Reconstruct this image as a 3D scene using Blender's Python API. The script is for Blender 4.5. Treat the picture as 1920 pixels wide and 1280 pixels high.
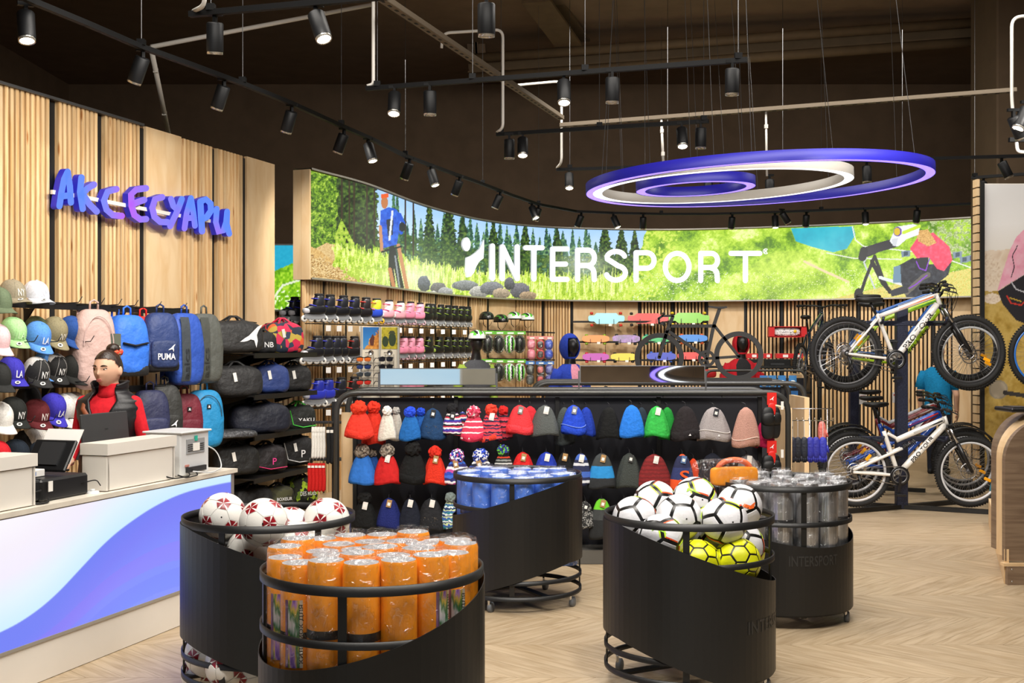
import bpy, bmesh, math, random
import numpy as np
from mathutils import Vector, Matrix, Euler

random.seed(7)
for _o in list(bpy.data.objects):
    bpy.data.objects.remove(_o)
SC = bpy.context.scene
COL = SC.collection
PI = math.pi

# ------------------------------------------------------------------ camera
F = 2200.0      # focal length in pixels of the 1920x1280 frame
CH = 1.62       # eye height
HY = 645.0      # horizon row


def P(px, py, D):
    """world point seen at photo pixel (px, py) at depth D"""
    return Vector(((px - 960) / F * D, D, CH - (py - HY) / F * D))


cam = bpy.data.cameras.new('camera')
cam.sensor_width = 36
cam.lens = F / 1920 * 36
cam.shift_y = (HY - 640) / 1920
cam.clip_end = 200
co = bpy.data.objects.new('camera', cam)
COL.objects.link(co)
co.location = (0, 0, CH)
co.rotation_euler = (PI / 2, 0, 0)
SC.camera = co

# ------------------------------------------------------------------ world, lights, exposure
w = bpy.data.worlds.new('world')
SC.world = w
w.use_nodes = True
w.node_tree.nodes['Background'].inputs[0].default_value = (1, 0.93, 0.85, 1)
w.node_tree.nodes['Background'].inputs[1].default_value = 0.085
SC.view_settings.view_transform = 'Standard'
SC.view_settings.look = 'None'
SC.view_settings.gamma = 1
SC.view_settings.use_curve_mapping = False
SC.view_settings.exposure = 0.0
SC.cycles.max_bounces = 6
SC.cycles.transparent_max_bounces = 12
SC.cycles.sample_clamp_indirect = 6.0
SC.cycles.caustics_reflective = False
SC.cycles.caustics_refractive = False

LAMP = (1.0, 0.945, 0.87)


def spot(loc, target, energy, angle=75, blend=.7, radius=.06, color=LAMP):
    d = bpy.data.lights.new('spot_beam', 'SPOT')
    d.energy = energy
    d.spot_size = math.radians(angle)
    d.spot_blend = blend
    d.shadow_soft_size = radius
    d.color = color
    o = bpy.data.objects.new('spot_beam', d)
    COL.objects.link(o)
    o.location = loc
    o.rotation_euler = (Vector(target) - Vector(loc)).to_track_quat('-Z', 'Y').to_euler()
    return o


def area(loc, target, energy, sx, sy, color=LAMP):
    d = bpy.data.lights.new('ceiling_and_fill_lamps', 'AREA')
    d.shape = 'RECTANGLE'
    d.size, d.size_y = sx, sy
    d.energy = energy
    d.color = color
    o = bpy.data.objects.new('ceiling_and_fill_lamps', d)
    COL.objects.link(o)
    o.location = loc
    o.rotation_euler = (Vector(target) - Vector(loc)).to_track_quat('-Z', 'Y').to_euler()
    return o


# broad stand-ins for rows of shop lamps under the roof, plus an added fill
area((0.5, 3.6, 4.6), (0.5, 4.4, 0), 330, 5, 1.6)
area((1.0, 7.6, 4.7), (0.8, 8.2, 0), 230, 7, 1.2)
area((2.0, 12.6, 4.9), (2.2, 15.0, 0.6), 260, 8, 1.2)
area((0.5, -2.6, 3.6), (0, -5, .6), 80, 6, .8)  # added fill that brightens the wall reflected in the left mirror
# wall washers of the slatted walls
for px, yy in ((60, 6.1), (260, 7.0), (430, 8.2)):
    X = (px - 960) / F * yy + .75
    spot((X, yy + .2, 3.75), (X - 1.9, yy + 2.2, 1.35), 150, 82, .8, .07)
for px, D in ((640, 10.9), (760, 12.6), (880, 14.4), (1040, 15.6), (1200, 16.2), (1370, 16.4), (1540, 16.2), (1740, 15.6)):
    p = P(px, HY, D)
    q = P(px, HY, D + 2.3)
    spot((p.x, p.y, 3.7), (q.x, q.y, 1.0), 210 if px < 900 else 125, 80, .8, .07)
# shelves of the gondola and the bins
for X, Y, tx, ty, tz, e in ((-1.0, 5.9, -.8, 8.8, .8, 130), (.6, 5.9, .6, 8.8, .8, 130), (2.0, 5.9, 1.9, 8.8, .8, 130),
                            (-.6, 3.4, -.5, 4.6, .8, 110), (.9, 4.4, .9, 5.7, .8, 110), (2.9, 7.4, 3.6, 11.2, 1.1, 300),
                            (4.2, 8.2, 4.2, 11.2, 1.0, 220), (-2.0, 5.0, -2.1, 7.0, 1.1, 110)):
    spot((X, Y, 3.7), (tx, ty, tz), e, 70, .8, .07)

# ------------------------------------------------------------------ colour and materials


def lin(c):
    if isinstance(c, str):
        c = c.lstrip('#')
        c = tuple(int(c[i:i + 2], 16) / 255 for i in (0, 2, 4))
    return tuple(x / 12.92 if x <= .04045 else ((x + .055) / 1.055) ** 2.4 for x in c)


MATS = {}


def mat(name, col='#888888', rough=.5, metal=0, var=0, scale=20, bump=0, stretch=(1, 1, 1), emit=None, es=1.0,
        trans=0, alpha=1, coat=0, spec=.5, space='Object'):
    if name in MATS:
        return MATS[name]
    m = bpy.data.materials.new(name)
    m.use_nodes = True
    nt = m.node_tree
    b = nt.nodes['Principled BSDF']
    c = lin(col)
    b.inputs['Base Color'].default_value = (*c, 1)
    b.inputs['Roughness'].default_value = rough
    b.inputs['Metallic'].default_value = metal
    b.inputs['Specular IOR Level'].default_value = spec
    if coat:
        b.inputs['Coat Weight'].default_value = coat
        b.inputs['Coat Roughness'].default_value = .1
    if trans:
        b.inputs['Transmission Weight'].default_value = trans
    if alpha < 1:
        b.inputs['Alpha'].default_value = alpha
    if emit is not None:
        b.inputs['Emission Color'].default_value = (*lin(emit), 1)
        b.inputs['Emission Strength'].default_value = es
    if var or bump:
        tc = nt.nodes.new('ShaderNodeTexCoord')
        mp = nt.nodes.new('ShaderNodeMapping')
        mp.inputs['Scale'].default_value = stretch
        nz = nt.nodes.new('ShaderNodeTexNoise')
        nz.inputs['Scale'].default_value = scale
        nz.inputs['Detail'].default_value = 4
        nt.links.new(tc.outputs[space], mp.inputs[0])
        nt.links.new(mp.outputs[0], nz.inputs['Vector'])
        if var:
            r = nt.nodes.new('ShaderNodeValToRGB')
            r.color_ramp.elements[0].position = .3
            r.color_ramp.elements[1].position = .7
            r.color_ramp.elements[0].color = (*[x * (1 - var) for x in c], 1)
            r.color_ramp.elements[1].color = (*[min(1, x * (1 + var)) for x in c], 1)
            nt.links.new(nz.outputs['Fac'], r.inputs[0])
            nt.links.new(r.outputs[0], b.inputs['Base Color'])
        if bump:
            bp = nt.nodes.new('ShaderNodeBump')
            bp.inputs['Strength'].default_value = bump
            bp.inputs['Distance'].default_value = .045 if name.startswith('bag_') else .01
            nt.links.new(nz.outputs['Fac'], bp.inputs['Height'])
            nt.links.new(bp.outputs[0], b.inputs['Normal'])
    MATS[name] = m
    return m


def wood(name, base, dark, knots=True, grain=(9, 9, .5), rnd=.18, rough=.55):
    """pine or plywood: grain along local Z with knots and a tone of its own for every board"""
    if name in MATS:
        return MATS[name]
    m = bpy.data.materials.new(name)
    m.use_nodes = True
    nt = m.node_tree
    N, L = nt.nodes, nt.links
    b = N['Principled BSDF']
    b.inputs['Roughness'].default_value = rough
    oi = N.new('ShaderNodeObjectInfo')
    ge = N.new('ShaderNodeNewGeometry')
    mp = N.new('ShaderNodeMapping')
    mp.inputs['Scale'].default_value = grain
    cb = N.new('ShaderNodeCombineXYZ')
    mu = N.new('ShaderNodeMath')
    mu.operation = 'MULTIPLY'
    mu.inputs[1].default_value = 37
    L.new(oi.outputs['Random'], mu.inputs[0])
    L.new(mu.outputs[0], cb.inputs[2])
    L.new(ge.outputs['Position'], mp.inputs[0])
    L.new(cb.outputs[0], mp.inputs['Location'])
    nz = N.new('ShaderNodeTexNoise')
    nz.inputs['Scale'].default_value = 4
    nz.inputs['Detail'].default_value = 5
    nz.inputs['Distortion'].default_value = .6
    L.new(mp.outputs[0], nz.inputs['Vector'])
    r = N.new('ShaderNodeValToRGB')
    r.color_ramp.elements[0].position = .32
    r.color_ramp.elements[1].position = .62
    r.color_ramp.elements[0].color = (*lin(dark), 1)
    r.color_ramp.elements[1].color = (*lin(base), 1)
    L.new(nz.outputs['Fac'], r.inputs[0])
    out = r.outputs[0]
    if knots:
        m2 = N.new('ShaderNodeMapping')
        m2.inputs['Scale'].default_value = (12, 12, 2.6)
        L.new(ge.outputs['Position'], m2.inputs[0])
        L.new(cb.outputs[0], m2.inputs['Location'])
        vo = N.new('ShaderNodeTexVoronoi')
        vo.inputs['Scale'].default_value = .8
        L.new(m2.outputs[0], vo.inputs['Vector'])
        r2 = N.new('ShaderNodeValToRGB')
        r2.color_ramp.elements[0].position = .05
        r2.color_ramp.elements[1].position = .13
        r2.color_ramp.elements[0].color = (1, 1, 1, 1)
        r2.color_ramp.elements[1].color = (0, 0, 0, 1)
        L.new(vo.outputs['Distance'], r2.inputs[0])
        mx = N.new('ShaderNodeMix')
        mx.data_type = 'RGBA'
        L.new(r2.outputs[0], mx.inputs['Factor'])
        L.new(out, mx.inputs['A'])
        mx.inputs['B'].default_value = (*lin('#a8703c'), 1)
        out = mx.outputs['Result']
    hs = N.new('ShaderNodeHueSaturation')
    mr = N.new('ShaderNodeMapRange')
    mr.inputs['To Min'].default_value = 1 - rnd
    mr.inputs['To Max'].default_value = 1 + rnd
    L.new(oi.outputs['Random'], mr.inputs[0])
    L.new(mr.outputs[0], hs.inputs['Value'])
    L.new(out, hs.inputs['Color'])
    L.new(hs.outputs[0], b.inputs['Base Color'])
    MATS[name] = m
    return m


def printed(name, strength=0.0, rough=.4):
    """flat print: the picture is a colour attribute; strength > 0 = backlit"""
    if name in MATS:
        return MATS[name]
    m = bpy.data.materials.new(name)
    m.use_nodes = True
    nt = m.node_tree
    b = nt.nodes['Principled BSDF']
    a = nt.nodes.new('ShaderNodeVertexColor')
    a.layer_name = 'print'
    b.inputs['Roughness'].default_value = rough
    if strength:
        b.inputs['Base Color'].default_value = (.02, .02, .02, 1)
        nt.links.new(a.outputs[0], b.inputs['Emission Color'])
        b.inputs['Emission Strength'].default_value = strength
    else:
        nt.links.new(a.outputs[0], b.inputs['Base Color'])
    MATS[name] = m
    return m


def film(name, tint='#dfe6ee', amount=.35):
    """clear crinkled plastic film"""
    if name in MATS:
        return MATS[name]
    m = bpy.data.materials.new(name)
    m.use_nodes = True
    nt = m.node_tree
    N, L = nt.nodes, nt.links
    out = N['Material Output']
    N.remove(N['Principled BSDF'])
    tr = N.new('ShaderNodeBsdfTransparent')
    gl = N.new('ShaderNodeBsdfGlossy')
    gl.inputs['Roughness'].default_value = .14
    gl.inputs['Color'].default_value = (*lin(tint), 1)
    tc = N.new('ShaderNodeTexCoord')
    nz = N.new('ShaderNodeTexNoise')
    nz.inputs['Scale'].default_value = 26
    nz.inputs['Detail'].default_value = 3
    nz.inputs['Distortion'].default_value = 1.5
    bp = N.new('ShaderNodeBump')
    bp.inputs['Strength'].default_value = .9
    bp.inputs['Distance'].default_value = .02
    L.new(tc.outputs['Object'], nz.inputs['Vector'])
    L.new(nz.outputs['Fac'], bp.inputs['Height'])
    L.new(bp.outputs[0], gl.inputs['Normal'])
    fr = N.new('ShaderNodeMapRange')
    fr.inputs['From Min'].default_value = .5
    fr.inputs['From Max'].default_value = .75
    fr.inputs['To Min'].default_value = amount * .25
    fr.inputs['To Max'].default_value = amount * 1.5
    L.new(nz.outputs['Fac'], fr.inputs[0])
    mx = N.new('ShaderNodeMixShader')
    L.new(fr.outputs[0], mx.inputs[0])
    L.new(tr.outputs[0], mx.inputs[1])
    L.new(gl.outputs[0], mx.inputs[2])
    L.new(mx.outputs[0], out.inputs['Surface'])
    MATS[name] = m
    return m


def stripes(name, cols, freq=1.0, wob=.0, rough=.9, zlo=0.0, zhi=1.0):
    """knitted bands along local Z between zlo and zhi"""
    if name in MATS:
        return MATS[name]
    m = bpy.data.materials.new(name)
    m.use_nodes = True
    nt = m.node_tree
    N, L = nt.nodes, nt.links
    b = N['Principled BSDF']
    b.inputs['Roughness'].default_value = rough
    tc = N.new('ShaderNodeTexCoord')
    sx = N.new('ShaderNodeSeparateXYZ')
    L.new(tc.outputs['Object'], sx.inputs[0])
    nz = N.new('ShaderNodeTexNoise')
    nz.inputs['Scale'].default_value = 45
    L.new(tc.outputs['Object'], nz.inputs['Vector'])
    mr = N.new('ShaderNodeMapRange')
    mr.inputs['From Min'].default_value = zlo
    mr.inputs['From Max'].default_value = zhi
    L.new(sx.outputs[2], mr.inputs[0])
    ma = N.new('ShaderNodeMath')
    ma.operation = 'MULTIPLY_ADD'
    ma.inputs[1].default_value = wob
    L.new(nz.outputs['Fac'], ma.inputs[0])
    L.new(mr.outputs[0], ma.inputs[2])
    mu = N.new('ShaderNodeMath')
    mu.operation = 'MULTIPLY'
    mu.inputs[1].default_value = freq
    L.new(ma.outputs[0], mu.inputs[0])
    fc = N.new('ShaderNodeMath')
    fc.operation = 'FRACT'
    L.new(mu.outputs[0], fc.inputs[0])
    r = N.new('ShaderNodeValToRGB')
    r.color_ramp.interpolation = 'CONSTANT'
    els = r.color_ramp.elements
    while len(els) < len(cols):
        els.new(.5)
    for i, cc in enumerate(cols):
        els[i].position = i / len(cols)
        els[i].color = (*lin(cc), 1)
    L.new(fc.outputs[0], r.inputs[0])
    L.new(r.outputs[0], b.inputs['Base Color'])
    bp = N.new('ShaderNodeBump')
    bp.inputs['Strength'].default_value = .5
    bp.inputs['Distance'].default_value = .006
    L.new(nz.outputs['Fac'], bp.inputs['Height'])
    L.new(bp.outputs[0], b.inputs['Normal'])
    MATS[name] = m
    return m


def speckle(name, cols, scale=60, rough=.9, bump=.4):
    """cells of several colours (prints, melange yarn, camouflage)"""
    if name in MATS:
        return MATS[name]
    m = bpy.data.materials.new(name)
    m.use_nodes = True
    nt = m.node_tree
    N, L = nt.nodes, nt.links
    b = N['Principled BSDF']
    b.inputs['Roughness'].default_value = rough
    tc = N.new('ShaderNodeTexCoord')
    vo = N.new('ShaderNodeTexVoronoi')
    vo.inputs['Scale'].default_value = scale
    L.new(tc.outputs['Object'], vo.inputs['Vector'])
    sp = N.new('ShaderNodeSeparateColor')
    L.new(vo.outputs['Color'], sp.inputs[0])
    r = N.new('ShaderNodeValToRGB')
    r.color_ramp.interpolation = 'CONSTANT'
    els = r.color_ramp.elements
    while len(els) < len(cols):
        els.new(.5)
    for i, cc in enumerate(cols):
        els[i].position = i / len(cols)
        els[i].color = (*lin(cc), 1)
    L.new(sp.outputs[0], r.inputs[0])
    L.new(r.outputs[0], b.inputs['Base Color'])
    bp = N.new('ShaderNodeBump')
    bp.inputs['Strength'].default_value = bump
    bp.inputs['Distance'].default_value = .006
    L.new(vo.outputs['Distance'], bp.inputs['Height'])
    L.new(bp.outputs[0], b.inputs['Normal'])
    MATS[name] = m
    return m


def cloth(hexcol, bump=.35, scale=45, rough=.85):
    return mat('cloth_%s_%s' % (hexcol.strip('#'), scale), hexcol, rough, var=.12, scale=scale, bump=bump, spec=.25)


def plain(hexcol, rough=.4, **k):
    return mat('plain_%s_%s%s' % (hexcol.strip('#'), rough, ''.join(sorted(k))), hexcol, rough, **k)


# ------------------------------------------------------------------ mesh builder


class MB:
    def __init__(s):
        s.v, s.f, s.mi, s.sm, s.m = [], [], [], [], 0

    def add(s, vs, fs, smooth=False, M=None):
        o = len(s.v)
        if M is not None:
            vs = [M @ Vector(v) for v in vs]
        s.v += [tuple(v) for v in vs]
        for f in fs:
            s.f.append([i + o for i in f])
            s.mi.append(s.m)
            s.sm.append(smooth)
        return s

    def box(s, c, size, M=None, bev=0):
        x, y, z = [q / 2 for q in size]
        if bev:
            b = min(bev, x * .9, y * .9, z * .9)
            vs = []
            for sx in (-1, 1):
                for sy in (-1, 1):
                    for sz in (-1, 1):
                        vs += [(c[0] + sx * x, c[1] + sy * (y - b), c[2] + sz * (z - b)),
                               (c[0] + sx * (x - b), c[1] + sy * y, c[2] + sz * (z - b)),
                               (c[0] + sx * (x - b), c[1] + sy * (y - b), c[2] + sz * z)]
            bm = bmesh.new()
            for v in vs:
                bm.verts.new(v)
            r = bmesh.ops.convex_hull(bm, input=bm.verts)
            bm.verts.index_update()
            bm.normal_update()
            vv = [v.co.copy() for v in bm.verts]
            ff = [[v.index for v in f.verts] for f in bm.faces]
            bm.free()
            return s.add(vv, ff, False, M)
        vs = [(c[0] + a * x, c[1] + b * y, c[2] + d * z) for a in (-1, 1) for b in (-1, 1) for d in (-1, 1)]
        fs = [(0, 1, 3, 2), (4, 6, 7, 5), (0, 4, 5, 1), (2, 3, 7, 6), (0, 2, 6, 4), (1, 5, 7, 3)]
        return s.add(vs, fs, False, M)

    def bar(s, p, q, wd, ht, up=(0, 0, 1)):
        """box between two points; wd sideways, ht along up"""
        p, q = Vector(p), Vector(q)
        d = (q - p)
        L = d.length
        d.normalize()
        u = Vector(up)
        sd = d.cross(u)
        if sd.length < 1e-5:
            sd = d.cross(Vector((1, 0, 0)))
        sd.normalize()
        u = sd.cross(d)
        M = Matrix((( d.x, sd.x, u.x, (p.x + q.x) / 2), (d.y, sd.y, u.y, (p.y + q.y) / 2), (d.z, sd.z, u.z, (p.z + q.z) / 2), (0, 0, 0, 1)))
        return s.box((0, 0, 0), (L, wd, ht), M)

    def tube(s, pts, r, n=8, closed=False, flat=1.0, cap=True, up=(0, 0, 1)):
        pts = [Vector(p) for p in pts]
        k = len(pts)
        rs = r if isinstance(r, (list, tuple)) else [r] * k
        vs, fs = [], []
        prev = None
        for i, p in enumerate(pts):
            a = pts[i - 1] if (i or closed) else p
            b = pts[(i + 1) % k] if (i < k - 1 or closed) else p
            t = (b - a)
            if t.length < 1e-9:
                t = Vector((0, 0, 1))
            t.normalize()
            if prev is None:
                u = Vector(up)
                if abs(t.dot(u)) > .95:
                    u = Vector((1, 0, 0))
            else:
                u = prev
            u = (u - t * u.dot(t))
            if u.length < 1e-6:
                u = t.orthogonal()
            u.normalize()
            prev = u
            sd = t.cross(u)
            for j in range(n):
                an = 2 * PI * j / n
                vs.append(p + u * (math.cos(an) * rs[i] * flat) + sd * (math.sin(an) * rs[i]))
        rng_ = range(k) if closed else range(k - 1)
        for i in rng_:
            for j in range(n):
                a, b = i * n + j, i * n + (j + 1) % n
                c, d = ((i + 1) % k) * n + (j + 1) % n, ((i + 1) % k) * n + j
                fs.append((a, b, c, d))
        if cap and not closed:
            fs.append(tuple(range(n))[::-1])
            fs.append(tuple((k - 1) * n + j for j in range(n)))
        return s.add(vs, fs, n > 5)

    def lathe(s, prof, n=24, M=None, a0=0, a1=2 * PI, smooth=True):
        full = abs(a1 - a0 - 2 * PI) < 1e-6
        m = n if full else n + 1
        vs = [(r * math.cos(a0 + (a1 - a0) * j / n), r * math.sin(a0 + (a1 - a0) * j / n), z) for r, z in prof for j in range(m)]
        fs = []
        for i in range(len(prof) - 1):
            for j in range(n):
                j2 = (j + 1) % m
                fs.append((i * m + j, i * m + j2, (i + 1) * m + j2, (i + 1) * m + j))
        return s.add(vs, fs, smooth, M)

    def disc(s, r, n=24, M=None):
        vs = [(r * math.cos(2 * PI * j / n), r * math.sin(2 * PI * j / n), 0) for j in range(n)]
        return s.add(vs, [tuple(range(n))], False, M)

    def sq(s, c, a, e1=1.0, e2=1.0, nu=20, nv=12, M=None, fn=None, lo=-PI / 2, hi=PI / 2):
        """superquadric; e<1 = boxier.  fn(x,y,z unit)->(x,y,z) warps before scaling"""
        def pw(x, e):
            return math.copysign(abs(x) ** e, x)
        vs, fs = [], []
        for i in range(nv + 1):
            ph = lo + (hi - lo) * i / nv
            for j in range(nu):
                th = 2 * PI * j / nu
                x = pw(math.cos(ph), e1) * pw(math.cos(th), e2)
                y = pw(math.cos(ph), e1) * pw(math.sin(th), e2)
                z = pw(math.sin(ph), e1)
                if fn:
                    x, y, z = fn(x, y, z)
                vs.append((c[0] + a[0] * x, c[1] + a[1] * y, c[2] + a[2] * z))
        for i in range(nv):
            for j in range(nu):
                fs.append((i * nu + j, i * nu + (j + 1) % nu, (i + 1) * nu + (j + 1) % nu, (i + 1) * nu + j))
        return s.add(vs, fs, True, M)

    def prism(s, poly, d0, d1, fmap=None, M=None, side_m=None):
        """2D polygon extruded between d0 and d1; fmap(x,y,d)->Vector"""
        n = len(poly)
        fm = fmap or (lambda x, y, d: Vector((x, y, d)))
        vs = [fm(x, y, d0) for x, y in poly] + [fm(x, y, d1) for x, y in poly]
        s.add(vs, [tuple(range(n))[::-1], tuple(range(n, 2 * n))], False, M)
        keep = s.m
        if side_m is not None:
            s.m = side_m
        s.add(vs, [(i, (i + 1) % n, n + (i + 1) % n, n + i) for i in range(n)], False, M)
        s.m = keep
        return s

    def stroke(s, pts, wd, d0, d1, fmap, side_m=None, cap=6):
        """thick polyline with round ends as an extruded prism strip"""
        pts = [Vector((p[0], p[1])) for p in pts]
        k = len(pts)
        L, R = [], []
        for i, p in enumerate(pts):
            a = pts[max(0, i - 1)]
            b = pts[min(k - 1, i + 1)]
            t = (b - a).normalized()
            nn = Vector((-t.y, t.x))
            L.append(p + nn * wd / 2)
            R.append(p - nn * wd / 2)
        t1 = (pts[-1] - pts[-2]).normalized()
        t0 = (pts[0] - pts[1]).normalized()

        def arc(c, t):
            base = math.atan2(t.y, t.x)
            return [c + Vector((math.cos(base + q), math.sin(base + q))) * wd / 2 for q in [PI / 2 - PI * i / cap for i in range(1, cap)]]
        # quads down the strip for clean faces
        vs = [fmap(q.x, q.y, d1) for q in L] + [fmap(q.x, q.y, d1) for q in R]
        s.add(vs, [(i, k + i, k + i + 1, i + 1) for i in range(k - 1)])
        e1 = [L[-1]] + arc(pts[-1], t1) + [R[-1]]
        e0 = [R[0]] + arc(pts[0], t0) + [L[0]]
        for e in (e1, e0):
            s.add([fmap(q.x, q.y, d1) for q in e], [tuple(range(len(e)))])
        ring = L + arc(pts[-1], t1) + R[::-1] + arc(pts[0], t0)
        n = len(ring)
        keep = s.m
        if side_m is not None:
            s.m = side_m
        vs = [fmap(q.x, q.y, d0) for q in ring] + [fmap(q.x, q.y, d1) for q in ring]
        s.add(vs, [(i, (i + 1) % n, n + (i + 1) % n, n + i) for i in range(n)])
        s.m = keep
        return s

    def text(s, txt, fmap, w=None, h=None):
        """flat lettering; fmap(x,y)->Vector with x,y centred, scaled to width w or cap height h"""
        vs, fs = TXT[txt]
        ext = vs.max(0) - vs.min(0)
        k = (w / ext[0]) if w else (h / ext[1])
        ky = (h / ext[1]) if h else k
        c = (vs.max(0) + vs.min(0)) / 2
        return s.add([fmap((v[0] - c[0]) * k, (v[1] - c[1]) * ky) for v in vs], fs)

    def mesh(s, name, mats):
        me = bpy.data.meshes.new(name)
        me.from_pydata(s.v, [], s.f)
        for m in (mats if isinstance(mats, (list, tuple)) else [mats]):
            me.materials.append(m)
        me.polygons.foreach_set('material_index', s.mi)
        me.polygons.foreach_set('use_smooth', s.sm)
        me.update()
        return me

    def build(s, name, mats, parent=None, M=None):
        return link(name, s.mesh(name, mats), parent, M)


def link(name, data, parent=None, M=None):
    o = bpy.data.objects.new(name, data)
    COL.objects.link(o)
    if parent is not None:
        o.parent = parent
    if M is not None:
        o.matrix_basis = M
    return o


def tag(o, label=None, cat=None, group=None, kind=None):
    if label:
        o['label'] = label
    if cat:
        o['category'] = cat
    if group:
        o['group'] = group
    if kind:
        o['kind'] = kind
    return o


def thing(name, label, cat, M=None, group=None):
    o = link(name, None, None, M)
    o.empty_display_size = .05
    return tag(o, label, cat, group)


CH_OF = {}


def copy_tree(o, parent=None):
    c = o.copy()
    COL.objects.link(c)
    c.parent = parent
    for ch in o.children:
        copy_tree(ch, c)
    return c


def frame(loc, x=None, z=(0, 0, 1), rz=None, s=1.0):
    """matrix at loc with local X towards x and local Z close to z"""
    if rz is not None:
        return Matrix.Translation(Vector(loc)) @ Matrix.Rotation(rz, 4, 'Z') @ Matrix.Scale(s, 4)
    z = Vector(z).normalized()
    x = Vector(x)
    x = (x - z * x.dot(z)).normalized()
    y = z.cross(x)
    M = Matrix(((x.x, y.x, z.x, loc[0]), (x.y, y.y, z.y, loc[1]), (x.z, y.z, z.z, loc[2]), (0, 0, 0, 1)))
    return M @ Matrix.Scale(s, 4)


def arcpts(cx, cy, rx, ry, a0, a1, n=10):
    return [(cx + rx * math.cos(math.radians(a0 + (a1 - a0) * i / n)), cy + ry * math.sin(math.radians(a0 + (a1 - a0) * i / n))) for i in range(n + 1)]


def bend(pts, r, n=5):
    """polyline with rounded corners"""
    pts = [Vector(p) for p in pts]
    out = [pts[0]]
    for i in range(1, len(pts) - 1):
        a = (pts[i - 1] - pts[i])
        b = (pts[i + 1] - pts[i])
        q = min(r, a.length * .49, b.length * .49)
        a.normalize()
        b.normalize()
        A, B = pts[i] + a * q, pts[i] + b * q
        for j in range(n + 1):
            t = j / n
            out.append(A * (1 - t) ** 2 + pts[i] * 2 * t * (1 - t) + B * t * t)
    out.append(pts[-1])
    return out


ORD = ['first', 'second', 'third', 'fourth', 'fifth', 'sixth', 'seventh', 'eighth', 'ninth', 'tenth', 'eleventh', 'twelfth',
       'thirteenth', 'fourteenth', 'fifteenth', 'sixteenth', 'seventeenth', 'eighteenth', 'nineteenth', 'twentieth', 'twenty-first', 'twenty-second',
       'twenty-third', 'twenty-fourth']

# lettering, made once while the scene is still small
TXT = {}


def letter(words_, bold=.012):
    for wd in words_:
        cu = bpy.data.curves.new('lettering', 'FONT')
        cu.body = wd
        cu.offset = bold
        cu.resolution_u = 3
        o = bpy.data.objects.new('lettering', cu)
        COL.objects.link(o)
        dg = bpy.context.evaluated_depsgraph_get()
        me = bpy.data.meshes.new_from_object(o.evaluated_get(dg))
        vs = np.array([v.co[:2] for v in me.vertices])
        fs = [tuple(p.vertices) for p in me.polygons]
        TXT[wd] = (vs, fs)
        bpy.data.objects.remove(o)
        bpy.data.curves.remove(cu)
        bpy.data.meshes.remove(me)


letter(['NY', 'LA', 'PUMA', 'asics', 'NB', 'new balance', 'INTERSPORT', 'PRO TOUR', 'NIKE', 'YAKU', 'BOXEUR', 'DES RUES', 'P', 'S', 'КИЛИМОК ДЛЯ', '5',
        '\u00ae', 'tyson'])
letter(['PRO TOUR', 'INTERSPORT', 'PUMA'], .018)
# ------------------------------------------------------------------ room shell
BROWN = mat('brown_ceiling_paint', '#86705a', .9, var=.1, scale=3)
BLACK = mat('black_powder_coat', '#141414', .45, var=.1, scale=60, bump=.03)
BLACKM = mat('black_matt', '#0d0d0e', .7)
STEEL = mat('chrome_steel', '#c9c9c9', .22, 1)
GREYM = mat('grey_steel', '#77787a', .4, .8)
WHITEP = mat('white_laminate', '#e9e4db', .4, var=.02, scale=4)
PINE = wood('pine_slat_wood', '#e6c798', '#cfa36c')
PLY = wood('birch_plywood', '#e3c69c', '#d8b586', knots=False, grain=(2, 2, .6), rnd=.05)
PLYD = wood('dark_backing_wood', '#8a6a48', '#735436', knots=False, grain=(4, 4, .6), rnd=.02)
CONDUIT = mat('white_conduit', '#d8d4cc', .5)
BEAM = mat('brown_painted_steel', '#6b583f', .75, var=.12, scale=5)

XL, XR, YF, YB, ZC = -8.5, 11.0, -5.0, 22.5, 6.6


def plane(name, pts, m, kind='structure'):
    mb = MB()
    mb.add(pts, [(0, 1, 2, 3)])
    o = mb.build(name, m)
    tag(o, kind=kind)
    return o


floor_m = mat('floor_base', '#8d8272', .6)
FLOOR = plane('floor', [(XL, YF, 0), (XR, YF, 0), (XR, YB, 0), (XL, YB, 0)], floor_m)
CEIL = plane('ceiling', [(XL, YF, ZC), (XL, YB, ZC), (XR, YB, ZC), (XR, YF, ZC)], BROWN)
plane('wall_rear', [(XL, YB, 0), (XR, YB, 0), (XR, YB, ZC), (XL, YB, ZC)], BROWN)
plane('wall_side_left', [(XL, YF, 0), (XL, YB, 0), (XL, YB, ZC), (XL, YF, ZC)], BROWN)
plane('wall_side_right', [(XR, YF, 0), (XR, YF, ZC), (XR, YB, ZC), (XR, YB, 0)], BROWN)
plane('wall_front_upper', [(XL, YF, 3.1), (XL, YF, ZC), (XR, YF, ZC), (XR, YF, 3.1)], BROWN)
plane('wall_front', [(XL, YF, 0), (XL, YF, 3.1), (XR, YF, 3.1), (XR, YF, 0)], mat('pale_shop_wall', '#cfc8b8', .8, var=.05, scale=2))

# chevron oak planks
oakm = wood('oak_floor_plank', '#bba78a', '#a18b6c', knots=False, grain=(1, 1, 1), rnd=.05, rough=.38)
nt = oakm.node_tree
mpn = [n for n in nt.nodes if n.type == 'MAPPING'][0]
tcn = nt.nodes.new('ShaderNodeTexCoord')
nt.links.new(tcn.outputs['Object'], mpn.inputs[0])
mpn.inputs['Scale'].default_value = (.9, 9, 4)
BW_, PW_ = .62, .19


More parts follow.
